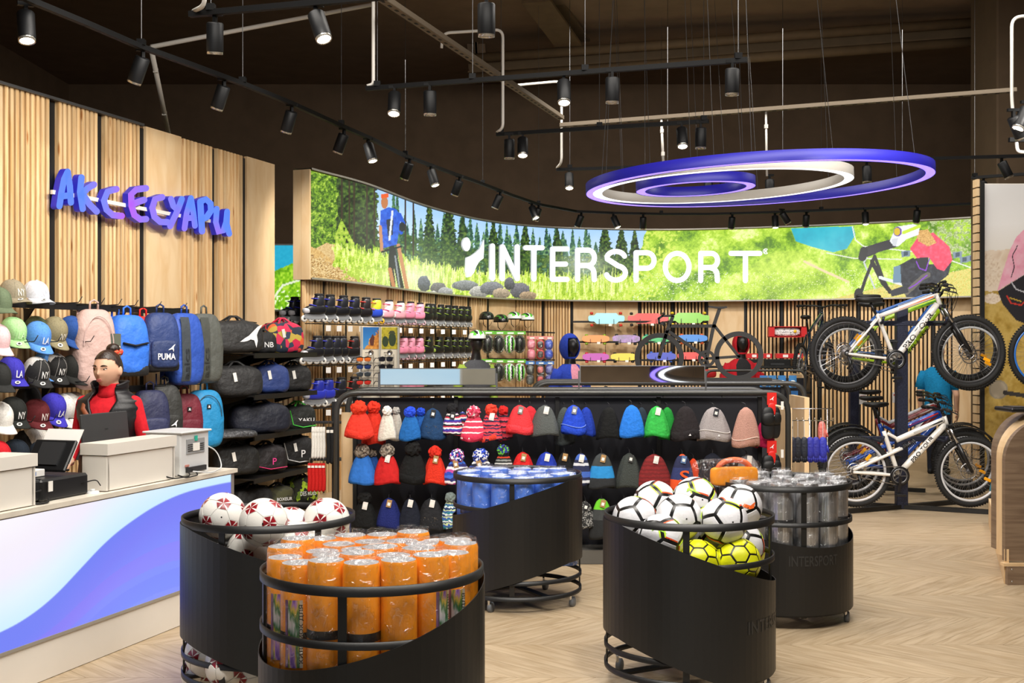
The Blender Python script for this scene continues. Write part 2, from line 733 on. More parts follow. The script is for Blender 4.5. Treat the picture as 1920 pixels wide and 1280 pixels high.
def plank_mesh(sg):
    """parallelogram of a chevron band: spans BW_ in Y, PW_ along X, sheared by sg"""
    mb = MB()
    g = .001
    a = [(-PW_ / 2 + g - sg * BW_ / 2, -BW_ / 2 + g), (PW_ / 2 - g - sg * BW_ / 2, -BW_ / 2 + g), (PW_ / 2 - g + sg * BW_ / 2, BW_ / 2 - g), (-PW_ / 2 + g + sg * BW_ / 2, BW_ / 2 - g)]
    # local X along the plank
    an = math.atan2(1, sg)
    c, s_ = math.cos(-an), math.sin(-an)
    b = [(x * c - y * s_, x * s_ + y * c) for x, y in a]
    mb.prism(b, 0.001, .007)
    return mb.mesh('floor_plank', oakm), an


pk = [plank_mesh(1), plank_mesh(-1)]
spots_ = []
for k in range(22):
    y = 5.06 + (k + .5) * BW_
    for i in range(-24, 44):
        x = i * PW_
        px = 960 + x / y * F
        if -60 < px < 2160:
            spots_.append((y, x, k % 2))
spots_ = [q for q in spots_ if not (q[1] < -2.35 - (7.3 - q[0]) * .31 and q[0] < 7.3)]
spots_.sort()
rest = MB()
for n, (y, x, sg) in enumerate(spots_):
    me, an = pk[sg]
    if n < 300:
        link('floor_plank', me, FLOOR, Matrix.Translation((x, y, 0)) @ Matrix.Rotation(an, 4, 'Z'))
    else:
        sgn = 1 if sg == 0 else -1
        g = .001
        rest.prism([(x - PW_ / 2 + g - sgn * BW_ / 2, y - BW_ / 2 + g), (x + PW_ / 2 - g - sgn * BW_ / 2, y - BW_ / 2 + g),
                    (x + PW_ / 2 - g + sgn * BW_ / 2, y + BW_ / 2 - g), (x - PW_ / 2 + g + sgn * BW_ / 2, y + BW_ / 2 - g)], .001, .007)
tag(rest.build('far_floor_planks', oakm, FLOOR), kind='stuff')

# ------------------------------------------------------------------ left slatted wall
E = Vector((.2992, .9542, 0))
NW = Vector((.9542, -.2992, 0))
CW = 6.0
ORG = Vector((-.43636 * 8.0, 8.0, 0))
TOPZ = 3.40


def wl(px, off=0.0):
    """point at floor level on the left wall (offset off into the room) seen in photo column px"""
    c = CW - off / .9542
    Y = c / (.3136 - (px - 960) / F)
    return Vector(((px - 960) / F * Y, Y, 0))


def wlp(px, py, off):
    p = wl(px, off)
    p.z = CH - (py - HY) / F * p.y
    return p


WL = MB()
a, b = wl(-420), wl(515)
WL.bar(a - NW * .07 + Vector((0, 0, TOPZ / 2)), b - NW * .07 + Vector((0, 0, TOPZ / 2)), .06, TOPZ)
WALL_L = WL.build('wall_left', PLYD)
tag(WALL_L, kind='structure')
UNIT = {}


def unit_box(m):
    if m.name not in UNIT:
        UNIT[m.name] = MB().box((0, 0, 0), (1, 1, 1)).mesh('board', m)
    return UNIT[m.name]


def board(name, m, parent, p, q, z0, z1, th, off, nrm):
    """upright board spanning p..q along the wall, thickness th standing off the wall"""
    c = (p + q) / 2 + nrm * (off + th / 2)
    d = (q - p)
    L = d.length
    d = d.normalized()
    n_ = Vector((-d.y, d.x, 0))
    M = Matrix(((d.x, n_.x, 0, c.x), (d.y, n_.y, 0, c.y), (0, 0, 1, (z0 + z1) / 2), (0, 0, 0, 1)))
    return link(name, unit_box(m), parent, M @ Matrix.Diagonal((L, th, z1 - z0, 1)))


UPR = mat('black_upright', '#101010', .6)
for x0, x1, kind, n in ((-260, -170, 's', 8), (-165, -80, 's', 8), (-75, 5, 'p', 0), (6, 93, 's', 9), (93, 107, 'u', 0), (107, 183, 's', 9), (183, 194, 'u', 0), (194, 262, 's', 9),
                        (262, 273, 'u', 0), (274, 340, 'p', 0), (341, 398, 's', 8), (398, 405, 'u', 0), (405, 455, 's', 8), (455, 463, 'u', 0), (463, 515, 'p', 0)):
    p, q = wl(x0), wl(x1)
    if kind == 'p':
        board('plywood_panel', PLY, WALL_L, p, q, 0, TOPZ, .03, -.03, NW)
    elif kind == 'u':
        board('slotted_upright', UPR, WALL_L, p, q, 0, TOPZ - .02, .02, -.04, NW)
    else:
        board('backing_panel', PLYD, WALL_L, p, q, 0, TOPZ - .02, .012, -.04, NW)
        for i in range(n):
            t0, t1 = (i + .2) / n, (i + .8) / n
            board('slat', PINE, WALL_L, p.lerp(q, t0), p.lerp(q, t1), 0, TOPZ - .01, .035, -.028, NW)
mb = MB()
mb.bar(wl(-200, .0) + Vector((0, 0, TOPZ)), wl(266) + Vector((0, 0, TOPZ)), .05, .02)
mb.build('top_rail', GREYM, WALL_L)

# ------------------------------------------------------------------ curved back wall
TAB = [(540, 11.8), (583, 12.25), (694, 13.5), (808, 15.7), (914, 17.4), (999, 18.15), (1120, 18.6), (1240, 18.75), (1460, 18.3), (1640, 17.7), (1832, 16.9), (1900, 16.6)]
TX = np.array([t[0] for t in TAB], float)
TD = np.array([t[1] for t in TAB], float)
TM = np.gradient(TD, TX)


def depth(px):
    i = int(np.clip(np.searchsorted(TX, px) - 1, 0, len(TX) - 2))
    h = TX[i + 1] - TX[i]
    t = (px - TX[i]) / h
    return float((2 * t ** 3 - 3 * t ** 2 + 1) * TD[i] + (t ** 3 - 2 * t ** 2 + t) * h * TM[i] + (-2 * t ** 3 + 3 * t ** 2) * TD[i + 1] + (t ** 3 - t ** 2) * h * TM[i + 1])


def bw(px, off=0.0):
    """back wall (lightbox front) in column px, off metres further from the room along the ray"""
    D = depth(px) + off
    return Vector(((px - 960) / F * D, D, 0))


def bn(px):
    d = (bw(px + 3) - bw(px - 3)).normalized()
    return Vector((d.y, -d.x, 0))       # towards the room


def bwp(px, py, off=0.0):
    p = bw(px, off)
    p.z = CH - (py - HY) / F * p.y
    return p


ZB, ZT = 2.31, 3.43
LOWZ = 2.33
SO = .22
mb = MB()
xs = list(range(567, 1841, 14))
vs = []
for x in xs:
    p = bw(x, SO + .05)
    vs += [(p.x, p.y, 0), (p.x, p.y, LOWZ + .1)]
mb.add(vs, [(2 * i, 2 * i + 2, 2 * i + 3, 2 * i + 1) for i in range(len(xs) - 1)])
WALL_B = mb.build('wall_back', mat('dark_wall_backing', '#2a2119', .8))
tag(WALL_B, kind='structure')
UPX = [606, 648, 755, 785, 815.5, 845, 877, 914, 1017.5, 1072, 1199, 1261, 1325, 1397, 1466, 1537, 1610, 1682, 1750]
PANS = [(567, 603.5, 's', 7), (608.5, 645.5, 's', 7), (650.5, 687, 'p', 0), (688, 725, 'p', 0), (726, 753, 's', 6), (757.5, 783, 's', 6), (788, 814, 's', 6), (818, 843, 's', 6), (848, 875, 's', 6),
        (880, 912, 's', 7), (917, 966, 'p', 0), (967, 1015, 's', 9), (1020.5, 1069.5, 's', 9), (1075, 1135, 'p', 0), (1136, 1196, 'p', 0), (1201.5, 1258, 's', 9), (1264.5, 1322, 's', 9),
        (1328, 1395, 'p', 0), (1400, 1463, 's', 9), (1469, 1534, 's', 9), (1540, 1607, 's', 9), (1613, 1679, 's', 9), (1685, 1747, 's', 8), (1753, 1785, 's', 4), (1786, 1838, 'p', 0)]
for x0, x1, kind, n in PANS:
    p, q = bw(x0, SO), bw(x1, SO)
    nn = bn((x0 + x1) / 2)
    if kind == 'p':
        board('plywood_panel', PLY, WALL_B, p, q, 0, LOWZ, .02, -.02, nn)
    else:
        if x0 < 1190:
            board('backing_panel', PLYD, WALL_B, p, q, 0, LOWZ, .01, -.025, nn)
        for i in range(n):
            t0, t1 = (i + .22) / n, (i + .78) / n
            board('slat', PINE, WALL_B, p.lerp(q, t0), p.lerp(q, t1), 0, LOWZ, .03, -.012, nn)
for x in UPX:
    board('slotted_upright', UPR, WALL_B, bw(x - 2.3, SO), bw(x + 2.3, SO), 0, LOWZ, .02, -.02, bn(x))

# low slatted piece in the gap behind the left wall end
GP = MB()
p0, p1 = P(512, HY, 13.7), P(580, HY, 13.7)
GP.box(((p0.x + p1.x) / 2, 13.75, 1.0), (p1.x - p0.x, .05, 2.0))
GAPW = GP.build('wall_gap', PLYD)
tag(GAPW, kind='structure')
for i in range(7):
    t0 = (i + .15) / 7
    xa = p0.lerp(p1, t0)
    xb = p0.lerp(p1, t0 + .09)
    board('slat', PINE, GAPW, Vector((xa.x, 13.72, 0)), Vector((xb.x, 13.72, 0)), 0, 2.0, .03, 0, Vector((0, -1, 0)))

# square column and roof steel
cx = (1895 - 960) / F * 15.5
tag(MB().box((cx + .35, 15.9, 3.3), (1.1, .9, 6.6), bev=.02).build('wall_column', mat('column_paint', '#5a4936', .85, var=.08, scale=4)), kind='structure')


def roofbeam(name, p, q, wd, ht, m, label=None):
    return tag(MB().bar(p, q, wd, ht).build(name, m), kind='structure')


def steel_beam(name, p, q, wd, ht, m):
    mb = MB()
    up = Vector((0, 0, ht / 2))
    mb.bar(Vector(p) + up, Vector(q) + up, wd, ht * .16)
    mb.bar(Vector(p) - up, Vector(q) - up, wd, ht * .16)
    mb.bar(p, q, wd * .2, ht)
    return tag(mb.build(name, m), kind='structure')


steel_beam('trim_beam_1', P(880, 128, 19), P(1860, 58, 17.5), .2, .16, BEAM)
for i, (ya, yb) in enumerate(((110, 40), (146, 76))):
    tag(MB().tube([P(880, ya, 18.6), P(1860, yb, 17.2)], .075, 12).build('trim_pipe_%d' % (i + 1), BEAM), kind='structure')
steel_beam('trim_beam_2', P(1005, -15, 16.5), P(1082, 92, 18.8), .42, .25, BEAM)
steel_beam('trim_beam_3', P(888, -20, 19.5), P(895, 130, 19.5), .3, .3, BROWN)
for i, px in enumerate((1080, 1265, 1580, 1855)):
    steel_beam('trim_rib_%d' % (i + 1), P(px, -15, 20.5), P(px, 100, 20.5), .3, .12, BROWN)


# cable trays (perforated strut)
def strut(pa, pb, label):
    p, q = Vector(pa), Vector(pb)
    t = thing('cable_tray', label, 'cable tray', Matrix.Translation(p))
    d = q - p
    mb = MB()
    mb.bar((0, 0, 0), d, .07, .006)
    sd = d.normalized().cross(Vector((0, 0, 1))).normalized() * .035
    mb.bar(sd + Vector((0, 0, .02)), d + sd + Vector((0, 0, .02)), .004, .04)
    mb.bar(-sd + Vector((0, 0, .02)), d - sd + Vector((0, 0, .02)), .004, .04)
    mb.build('channel', BEAM2, t)
    mb = MB()
    n = int(d.length / .12)
    for i in range(n):
        a_ = d * ((i + .25) / n)
        b_ = d * ((i + .6) / n)
        mb.bar(a_ - Vector((0, 0, .005)), b_ - Vector((0, 0, .005)), .02, .003)
    tag(mb.build('slots', BLACKM, t), kind='stuff')


BEAM2 = mat('galvanised_tray', '#6f6353', .7, .2)
strut(P(712, -2, 8.6), P(1052, 224, 13.0), 'perforated grey cable tray slanting down over the long spotlight tracks')
strut(P(1050, 238, 13.1), P(1905, 172, 12.3), 'perforated cable tray crossing the dark ceiling above the glowing rings')
# ------------------------------------------------------------------ painting flat prints (numpy)
_R = np.random.default_rng(11).random((256, 256))


def vnoise(x, y):
    xi, yi = np.floor(x).astype(int), np.floor(y).astype(int)
    fx, fy = x - xi, y - yi
    fx, fy = fx * fx * (3 - 2 * fx), fy * fy * (3 - 2 * fy)
    a = _R[xi % 256, yi % 256]
    b = _R[(xi + 1) % 256, yi % 256]
    c = _R[xi % 256, (yi + 1) % 256]
    d = _R[(xi + 1) % 256, (yi + 1) % 256]
    return (a * (1 - fx) + b * fx) * (1 - fy) + (c * (1 - fx) + d * fx) * fy


def fbm(x, y, o=4):
    v, a = 0, .5
    for i in range(o):
        v = v + a * vnoise(x * 2 ** i + 17 * i, y * 2 ** i + 31 * i)
        a *= .5
    return v / (1 - .5 ** o)


def C3(h):
    h = h.lstrip('#')
    return np.array([int(h[i:i + 2], 16) / 255 for i in (0, 2, 4)])


class Art:
    def __init__(s, X, Y):
        s.X, s.Y = X, Y
        s.c = np.zeros(X.shape + (3,))

    def put(s, mask, col, soft=None):
        k = np.clip(mask.astype(float), 0, 1)[..., None]
        col = C3(col) if isinstance(col, str) else col
        s.c = s.c * (1 - k) + col * k

    def mixcol(s, t, cols):
        """piecewise gradient through the colours by t in 0..1"""
        t = np.clip(t, 0, 1) * (len(cols) - 1)
        i = np.clip(t.astype(int), 0, len(cols) - 2)
        f = (t - i)[..., None]
        cs = np.array([C3(q) for q in cols])
        return cs[i] * (1 - f) + cs[i + 1] * f

    def poly(s, pts):
        inside = np.zeros(s.X.shape, bool)
        n = len(pts)
        for i in range(n):
            x0, y0 = pts[i]
            x1, y1 = pts[(i + 1) % n]
            if y0 == y1:
                continue
            cond = ((y0 > s.Y) != (y1 > s.Y))
            inside ^= cond & (s.X < (x1 - x0) * (s.Y - y0) / (y1 - y0) + x0)
        return inside

    def ell(s, cx, cy, rx, ry):
        return ((s.X - cx) / rx) ** 2 + ((s.Y - cy) / ry) ** 2 < 1

    def line(s, pts, wd):
        m = np.zeros(s.X.shape, bool)
        for (x0, y0), (x1, y1) in zip(pts[:-1], pts[1:]):
            dx, dy = x1 - x0, y1 - y0
            L = dx * dx + dy * dy + 1e-9
            t = np.clip(((s.X - x0) * dx + (s.Y - y0) * dy) / L, 0, 1)
            m |= (s.X - x0 - t * dx) ** 2 + (s.Y - y0 - t * dy) ** 2 < (wd / 2) ** 2
        return m

    def conifer(s, cx, top, base, wd, cols, seed):
        t = (s.Y - top) / (base - top)
        jag = .55 + .45 * vnoise(s.Y * .33 + seed * 7, s.X * .02 + seed) + .35 * (vnoise(s.X * .5, s.Y * .5 + seed * 3) - .5)
        m = (t > 0) & (t < 1) & (np.abs(s.X - cx) < wd * np.clip(t, 0, 1) ** .8 * jag + .4)
        n = fbm(s.X * .3 + seed, s.Y * .3, 3)
        s.put(m, s.mixcol((n - .25) * 2, cols))


def print_mesh(name, pts, col, m, parent=None):
    """grid of points (rows, cols, 3) with a colour attribute"""
    h, w_ = pts.shape[:2]
    me = bpy.data.meshes.new(name)
    idx = np.arange(h * w_).reshape(h, w_)
    q = np.stack([idx[:-1, :-1], idx[:-1, 1:], idx[1:, 1:], idx[1:, :-1]], -1).reshape(-1, 4)
    me.vertices.add(h * w_)
    me.vertices.foreach_set('co', pts.reshape(-1).astype(np.float32))
    me.loops.add(q.size)
    me.loops.foreach_set('vertex_index', q.reshape(-1).astype(np.int32))
    me.polygons.add(len(q))
    me.polygons.foreach_set('loop_start', (np.arange(len(q)) * 4).astype(np.int32))
    me.update(calc_edges=True)
    at = me.color_attributes.new('print', 'FLOAT_COLOR', 'POINT')
    c = np.clip(col, 0, 1)
    c = np.where(c <= .04045, c / 12.92, ((c + .055) / 1.055) ** 2.4)
    rgba = np.concatenate([c.reshape(-1, 3), np.ones((h * w_, 1))], 1).astype(np.float32)
    at.data.foreach_set('color', rgba.reshape(-1))
    me.materials.append(m)
    me.validate()
    return link(name, me, parent)


# ------------------------------------------------------------------ the long curved lightbox
pxs = np.arange(583, 1833, 1.0)
zs = np.linspace(ZB, ZT, 150)
Dd = np.array([depth(x) for x in pxs])
PXg, Zg = np.meshgrid(pxs, zs)
Dg = np.broadcast_to(Dd, PXg.shape)
PYg = HY - (Zg - CH) * F / Dg
pts = np.stack([(PXg - 960) / F * Dg, Dg, Zg], -1)
A = Art(PXg, PYg)
X, Y = A.X, A.Y
V = (Zg - ZB) / (ZT - ZB)
n1 = fbm(X * .05, Y * .05, 5)
n2 = fbm(X * .22, Y * .22, 4)
n3 = fbm(X * .7, Y * .7, 3)
A.c[:] = A.mixcol(1 - V + .2 * (n1 - .5), ['#a3cbf6', '#d3e6fc', '#f2f8ff'])
for i in range(46):                                           # far spruces
    cx = 690 + i * 10.6 + (i * 37 % 7)
    A.conifer(cx, 388 + (i * 53 % 38) + max(0, (cx - 800)) * .11, 520, 11 + (i * 29 % 7), ['#1c3a36', '#2f5b45', '#4f7f55', '#86a869'], i)
for cx, top, wd in ((805, 372, 26), (842, 365, 34), (868, 398, 30), (925, 402, 24), (985, 415, 26), (1045, 424, 24), (1135, 418, 32), (1165, 424, 34), (1190, 428, 26)):
    A.conifer(cx, top, 545, wd, ['#10200f', '#1f3a1c', '#3a5a24', '#6b8432'], cx)
A.put((X > 700) & (X < 1200) & (V < .62) & (V > .3) & (n2 > .43), A.mixcol((n2 - .3) * 2, ['#1a3218', '#2f5222', '#6f8c35']))
# dense wood on the left
lf = A.mixcol((n2 * .6 + n3 * .5 - .22) * 1.7, ['#0f1d0b', '#23440f', '#4f7a1b', '#8db52c', '#cfe06a'])
A.put((X < 640 + 30 * (n1 - .5)) & (V > .18), lf)
dk = A.mixcol((n2 - .2) * 1.6, ['#0d160c', '#1d2f17', '#3d5a23', '#5f7c2e'])
A.put((X > 632 + 24 * (n1 - .5)) & (X < 708 + 14 * (n2 - .5)) & (V > .2), dk)
for cx in (641, 655, 664, 688, 702, 760, 775):
    A.put((np.abs(X - cx) < 1.2) & (V > .4), '#3a2d22')
for cx in (738, 745):
    A.conifer(cx, 345, 500, 10, ['#22453a', '#396b4b', '#5f8d58'], cx)
# slope and track
A.put(A.poly([(640, 410), (690, 505), (700, 540), (640, 545), (618, 470)]) & (n2 > .3), A.mixcol(n2 * 1.4, ['#5f7d1e', '#8bb52a', '#c8d85a']))
A.put(A.poly([(612, 455), (640, 462), (690, 540), (640, 560), (583, 530), (583, 470)]) & (n1 > .2), A.mixcol(n3 * 1.2, ['#8a6a3d', '#c79f62', '#e7cd96', '#b98c4c']))
A.put(A.poly([(583, 462), (600, 470), (645, 505), (700, 545), (583, 545)]) & (n2 > .22), A.mixcol(n3 * 1.3, ['#7d5526', '#b98645', '#e3bf7c', '#cfa35c']))
# meadow
me_ = A.mixcol((fbm(X * .35, Y * .08, 4) * .7 + n3 * .45 - .2) * 1.5, ['#56781a', '#86b020', '#b9d93a', '#e4ef86', '#f5f8c4'])
A.put((X > 622 + 30 * (n1 - .5)) & (V < .34 + .1 * (fbm(X * .12, X * 0, 3) - .5) + .1 * (vnoise(X * .9, Y * 0) - .5)), me_)
sm = (Y > 476 + (X - 583) * .5 + 26 * (n2 - .5)) & (X < 705 + 30 * (n1 - .5))
A.put(sm, A.mixcol((fbm(X * .5 + Y * .3, Y * .9 - X * .3, 4) - .2) * 1.6, ['#6e4a22', '#a97a3e', '#d9b576', '#f0dba8', '#b88a48']))
A.put((Y > 500) & (X > 640) & (X < 720) & (n2 > .56), '#a9c63a')
for i in range(160):                                          # tall blades
    x0 = 690 + (i * 71.7 % 480)
    A.put(A.line([(x0, 548), (x0 + (i * 13 % 9) - 4, 500 + (i * 29 % 30))], 1.0), ['#d9ef6a', '#8fb82c', '#eef7b0'][i % 3])
hz = np.exp(-((X - 775) / 60) ** 2 - ((Y - 520) / 30) ** 2) + .8 * np.exp(-((X - 1095) / 55) ** 2 - ((Y - 495) / 25) ** 2)
A.put(hz * .7, '#f6f5e4')
# boulders
for cx, cy, rx, ry, cc in ((795, 532, 12, 15, '#7d838f'), (822, 541, 15, 12, '#8e8b8c'), (835, 548, 14, 10, '#c4c4c6'), (872, 535, 24, 10, '#a5a8ab'), (898, 548, 17, 12, '#d9d6cf'), (922, 540, 22, 13, '#9b9ca3'),
                           (940, 550, 17, 10, '#d5bfa2'), (975, 545, 19, 15, '#8b8990'), (812, 553, 10, 8, '#dcd8d0'), (990, 555, 16, 9, '#c9ad8a'), (955, 532, 10, 12, '#7b7c82')):
    w_ = ((X - cx) / rx) ** 2 + ((Y - cy) / ry) ** 2 + .5 * (n2 - .5) < 1
    sh = np.clip(.75 + .5 * (n3 - .5) + .25 * (cy - Y) / ry, .4, 1.15)[..., None]
    A.put(w_, C3(cc) * sh)
# green valley on the right
hill = A.mixcol((n2 * .4 + n3 * .3 + n1 * .75 + .12 * np.sin((X + 2.2 * Y) * .03) - .38) * 1.5, ['#4f7d14', '#7fae1c', '#a6cf2e', '#c6e552', '#e8f5a0'])
edge = 1170 + (560 - Y) * .35 + 16 * (n1 - .5)
A.put((X > edge), hill)
A.put((X > edge) & (X < edge + 60) & (n2 > .55), '#cfe35a')
A.put((X > 1185) & (n3 > .72) & (V < .4), '#f4f7da')
A.put(A.poly([(1455, 470), (1500, 470), (1620, 560), (1300, 560)]) * .35, '#d9ec6a')
A.put(A.poly([(1483, 428), (1600, 424), (1604, 440), (1588, 466), (1562, 473), (1520, 462), (1492, 452)]), A.mixcol(n1 * .8 + .1, ['#1490ad', '#27b4c8', '#4fc6d2']))
A.put(A.line([(1598, 424), (1604, 450), (1620, 462), (1680, 468), (1750, 476), (1832, 506)], 2.0), '#e9ecdf')
A.put(A.line([(1550, 474), (1600, 484), (1690, 486)], 2.2), '#dfe3cf')
A.put(A.line([(1508, 490), (1545, 508), (1590, 528)], 4.5), '#e6d3a4')
A.put((X > 1740) & (V > .55) & (n2 > .5), A.mixcol(n3 * 1.3, ['#5f7d3a', '#93ab63', '#d5dcb0']))
A.put(A.poly([(1560, 560), (1660, 536), (1832, 500), (1832, 560)]), A.mixcol(n3 * 1.2, ['#b2973a', '#d8c25a', '#e9dd86', '#9fb23a']))
for cx, cy in ((1795, 478), (1808, 487), (1822, 484), (1698, 476)):
    A.put(A.poly([(cx - 9, cy - 5), (cx + 8, cy - 7), (cx + 9, cy + 4), (cx - 7, cy + 6)]), '#7d8fa0')
    A.put(A.poly([(cx - 4, cy - 4), (cx + 4, cy - 5), (cx + 5, cy + 2), (cx - 3, cy + 4)]), '#3f5261')
# cyclist on the left
A.put(A.line([(737, 470), (745, 505), (752, 538)], 11), '#1f2226')
A.put(A.line([(741, 480), (749, 538)], 3), '#90979e')
A.put(A.line([(735, 455), (733, 500), (737, 535)], 10), '#1c1f24')
A.put(A.line([(747, 460), (755, 500), (763, 540)], 7), '#c98d63')
A.put(A.line([(731, 505), (738, 536)], 7), '#c07f55')
A.put(A.poly([(714, 395), (729, 388), (743, 392), (752, 405), (748, 435), (744, 458), (716, 466), (712, 430)]), A.mixcol(n2 * 1.2, ['#12379c', '#2257cf', '#3f78e6']))
A.put(A.poly([(724, 412), (738, 408), (736, 440), (728, 446)]), '#2b2e38')
A.put(A.poly([(734, 395), (738, 394), (732, 450), (728, 452)]), '#dfe6f3')
A.put(A.line([(749, 402), (756, 418), (752, 436)], 7), '#2257cf')
A.put(A.line([(713, 425), (715, 455), (716, 470)], 6), '#c98d63')
A.put(A.ell(721, 379, 6.5, 12), '#c07a4d')
A.put(A.poly([(714, 372), (728, 370), (729, 362), (715, 364)]), '#e8602c')
A.put(A.line([(716, 472), (752, 462)], 3.5), '#15171a')
A.put(A.ell(754, 425, 6, 9), '#22242a')
# rider on the right
A.put(A.line([(1627, 478), (1620, 492), (1640, 540)], 3), '#c9ccd2')
A.put(A.line([(1612, 556), (1622, 525), (1640, 480), (1655, 520), (1668, 548)], 6), '#23262b')
A.put(A.line([(1635, 490), (1655, 530), (1668, 545)], 8), '#1b1e22')
A.put(A.line([(1650, 520), (1690, 532), (1712, 520)], 6), '#dfe3e2')
A.put(A.ell(1610, 556, 9, 16), '#2a2a28')
A.put(A.line([(1612, 484), (1640, 474)], 5), '#202226')
A.put(A.poly([(1680, 500), (1712, 483), (1735, 496), (1784, 492), (1778, 515), (1748, 540), (1730, 560), (1700, 560), (1690, 530), (1678, 525)]), A.mixcol(n2 * 1.2, ['#1d1f26', '#2c2f38', '#454a52']))
A.put(A.poly([(1676, 500), (1688, 497), (1690, 530), (1674, 530)]), '#6f8fa6')
A.put(A.line([(1700, 548), (1730, 520), (1740, 515)], 10), '#6b665e')
A.put(A.line([(1705, 540), (1716, 534), (1738, 516)], 2.2), '#8b45c9')
A.put(A.poly([(1668, 545), (1700, 534), (1704, 548), (1672, 556)]), '#33373f')
A.put(A.poly([(1706, 466), (1724, 440), (1750, 436), (1780, 462), (1786, 488), (1770, 508), (1757, 504), (1742, 483), (1722, 488)]), A.mixcol(n2 * 1.1, ['#d93a58', '#ee4a68', '#f7708a']))
A.put(A.line([(1678, 455), (1650, 463), (1628, 470)], 17), '#34343a')
A.put(A.line([(1620, 470), (1617, 482)], 15), '#23252a')
A.put(A.poly([(1716, 484), (1740, 482), (1742, 500), (1733, 508), (1722, 503)]), '#2b2c33')
A.put(A.line([(1718, 490), (1724, 503), (1736, 507), (1743, 484)], 2.0), '#8b45c9')
A.put(A.poly([(1715, 432), (1740, 430), (1756, 455), (1740, 462), (1722, 452)]), A.mixcol(n3, ['#9a6a34', '#d9a75d', '#f0cf90']))
A.put(A.poly([(1668, 452), (1680, 425), (1712, 420), (1725, 424), (1722, 440), (1700, 448), (1684, 462), (1676, 461)]), '#e9ebef')
A.put(A.line([(1694, 436), (1724, 424)], 6), '#c9e53a')
A.put(A.ell(1683, 434, 8, 9), '#6a4fa0')
A.put(A.ell(1682, 434, 6, 7), '#d9b92c')
A.put(A.poly([(1672, 448), (1684, 446), (1680, 461), (1674, 460)]), '#cfd2d8')
LBP = A.c

LB = thing('lightbox_sign', 'long curved lightbox with forest cyclist and mountain biker scene above the back wall', 'sign', Matrix.Identity(4))
print_mesh('printed_face', pts, LBP, printed('backlit_print', 1.15), LB)
# housing: end panels, top and bottom lips, back
ALU = mat('aluminium_edge', '#b9b6ae', .4, .6)
fr = [bw(x) for x in range(583, 1833, 12)] + [bw(1832)]
bk = [bw(x, .02) - bn(x) * .2 for x in range(583, 1833, 12)] + [bw(1832, .02) - bn(1832) * .2]
mb = MB()
for z in (ZB - .012, ZT + .012):
    vs = []
    for f_, b_ in zip(fr, bk):
        nn = (f_ - b_).normalized() * .012
        vs += [(f_.x + nn.x, f_.y + nn.y, z), (b_.x, b_.y, z), (f_.x + nn.x, f_.y + nn.y, z + .02), (b_.x, b_.y, z + .02)]
    n = len(fr)
    fs = []
    for i in range(n - 1):
        a, b = 4 * i, 4 * i + 4
        fs += [(a, b, b + 1, a + 1), (a + 2, a + 3, b + 3, b + 2), (a, a + 2, b + 2, b)]
    mb.add(vs, fs)
mb.build('edge_profile', ALU, LB)
mb = MB()
vs = []
for b_ in bk:
    vs += [(b_.x, b_.y, ZB - .01), (b_.x, b_.y, ZT + .01)]
mb.add(vs, [(2 * i, 2 * i + 1, 2 * i + 3, 2 * i + 2) for i in range(len(bk) - 1)])
mb.build('rear_panel', PLYD, LB)
for i, (f_, b_, nm) in enumerate(((fr[0], bk[0], 'end_panel'), (fr[-1], bk[-1], 'end_panel'))):
    mid = f_.lerp(b_, .5)
    sd = -E * .012 if i == 0 else E * .012
    for a, b in ((f_, mid), (mid, b_)):
        g = (b - a) * .015
        mb = MB().bar(a + g + sd + Vector((0, 0, (ZB + ZT) / 2)), b - g + sd + Vector((0, 0, (ZB + ZT) / 2)), .02, ZT - ZB + .03)
        mb.build(nm, PLY, LB)

# white letters of the sign (rounded strokes, 25 mm proud)
LETW = mat('white_acrylic_letter', '#ffffff', .4, emit='#f4f8ff', es=1.05)
LETS = mat('letter_side', '#d0d4d8', .5, emit='#c9d4e4', es=.35)


def onbox(x, y, d):
    p = bwp(x, y)
    n_ = bn(x)
    return p + n_ * d


def sign_letter(strokes, wd, name):
    mb = MB()
    for s_ in strokes:
        mb.stroke(s_, wd, .0, .025, onbox, side_m=1)
    mb.build(name, [LETW, LETS], LB)


T0 = {  # x range, centre-line top and bottom rows (photo pixels)
}


def lin_y(x):                       # letter top / bottom rows drift along the curve
    t = (x - 920) / (1425 - 920)
    return 457 + 14 * min(1, t * 1.6), 524 + 4 * min(1, t * 1.6)


def L(x0, x1, fn):
    t0, b0 = lin_y((x0 + x1) / 2)
    t0 += 4
    b0 -= 2

    def m(u, v):
        return (x0 + (x1 - x0) * u, t0 + (b0 - t0) * v)
    return [[m(*q) for q in st] for st in fn]


def seg(*p):
    return list(p)


def half(cx, cy, rx, ry, a0, a1, n=12):
    return arcpts(cx, cy, rx, ry, a0, a1, n)


sw = 9.6
sign_letter(L(921, 921, [seg((0, 0), (0, 1))]), sw, 'letter')
sign_letter(L(940, 968, [seg((0, 1), (0, 0)), seg((0, 0), (1, 1)), seg((1, 1), (1, 0))]), sw, 'letter')
sign_letter(L(984, 1015, [seg((0, 0), (1, 0)), seg((.5, 0), (.5, 1))]), sw, 'letter')
sign_letter(L(1035, 1062, [seg((1, 0), (0, 0)), seg((0, 0), (0, 1)), seg((0, 1), (1, 1)), seg((0, .5), (.9, .5))]), sw, 'letter')
sign_letter(L(1082, 1115, [seg((0, 1), (0, 0)), seg((0, 0), (.6, 0)) , half(.6, .26, .36, .26, -90, 90), seg((.6, .52), (0, .52)), half(.55, .78, .38, .24, -80, 0, 6) + [(.95, 1)]]), sw, 'letter')
sign_letter(L(1136, 1172, [half(.5, .25, .48, .25, -20, -180) + half(.5, .75, .5, .25, -100, 0)[3:] + half(.5, .75, .5, .25, 0, 165)]), sw, 'letter')
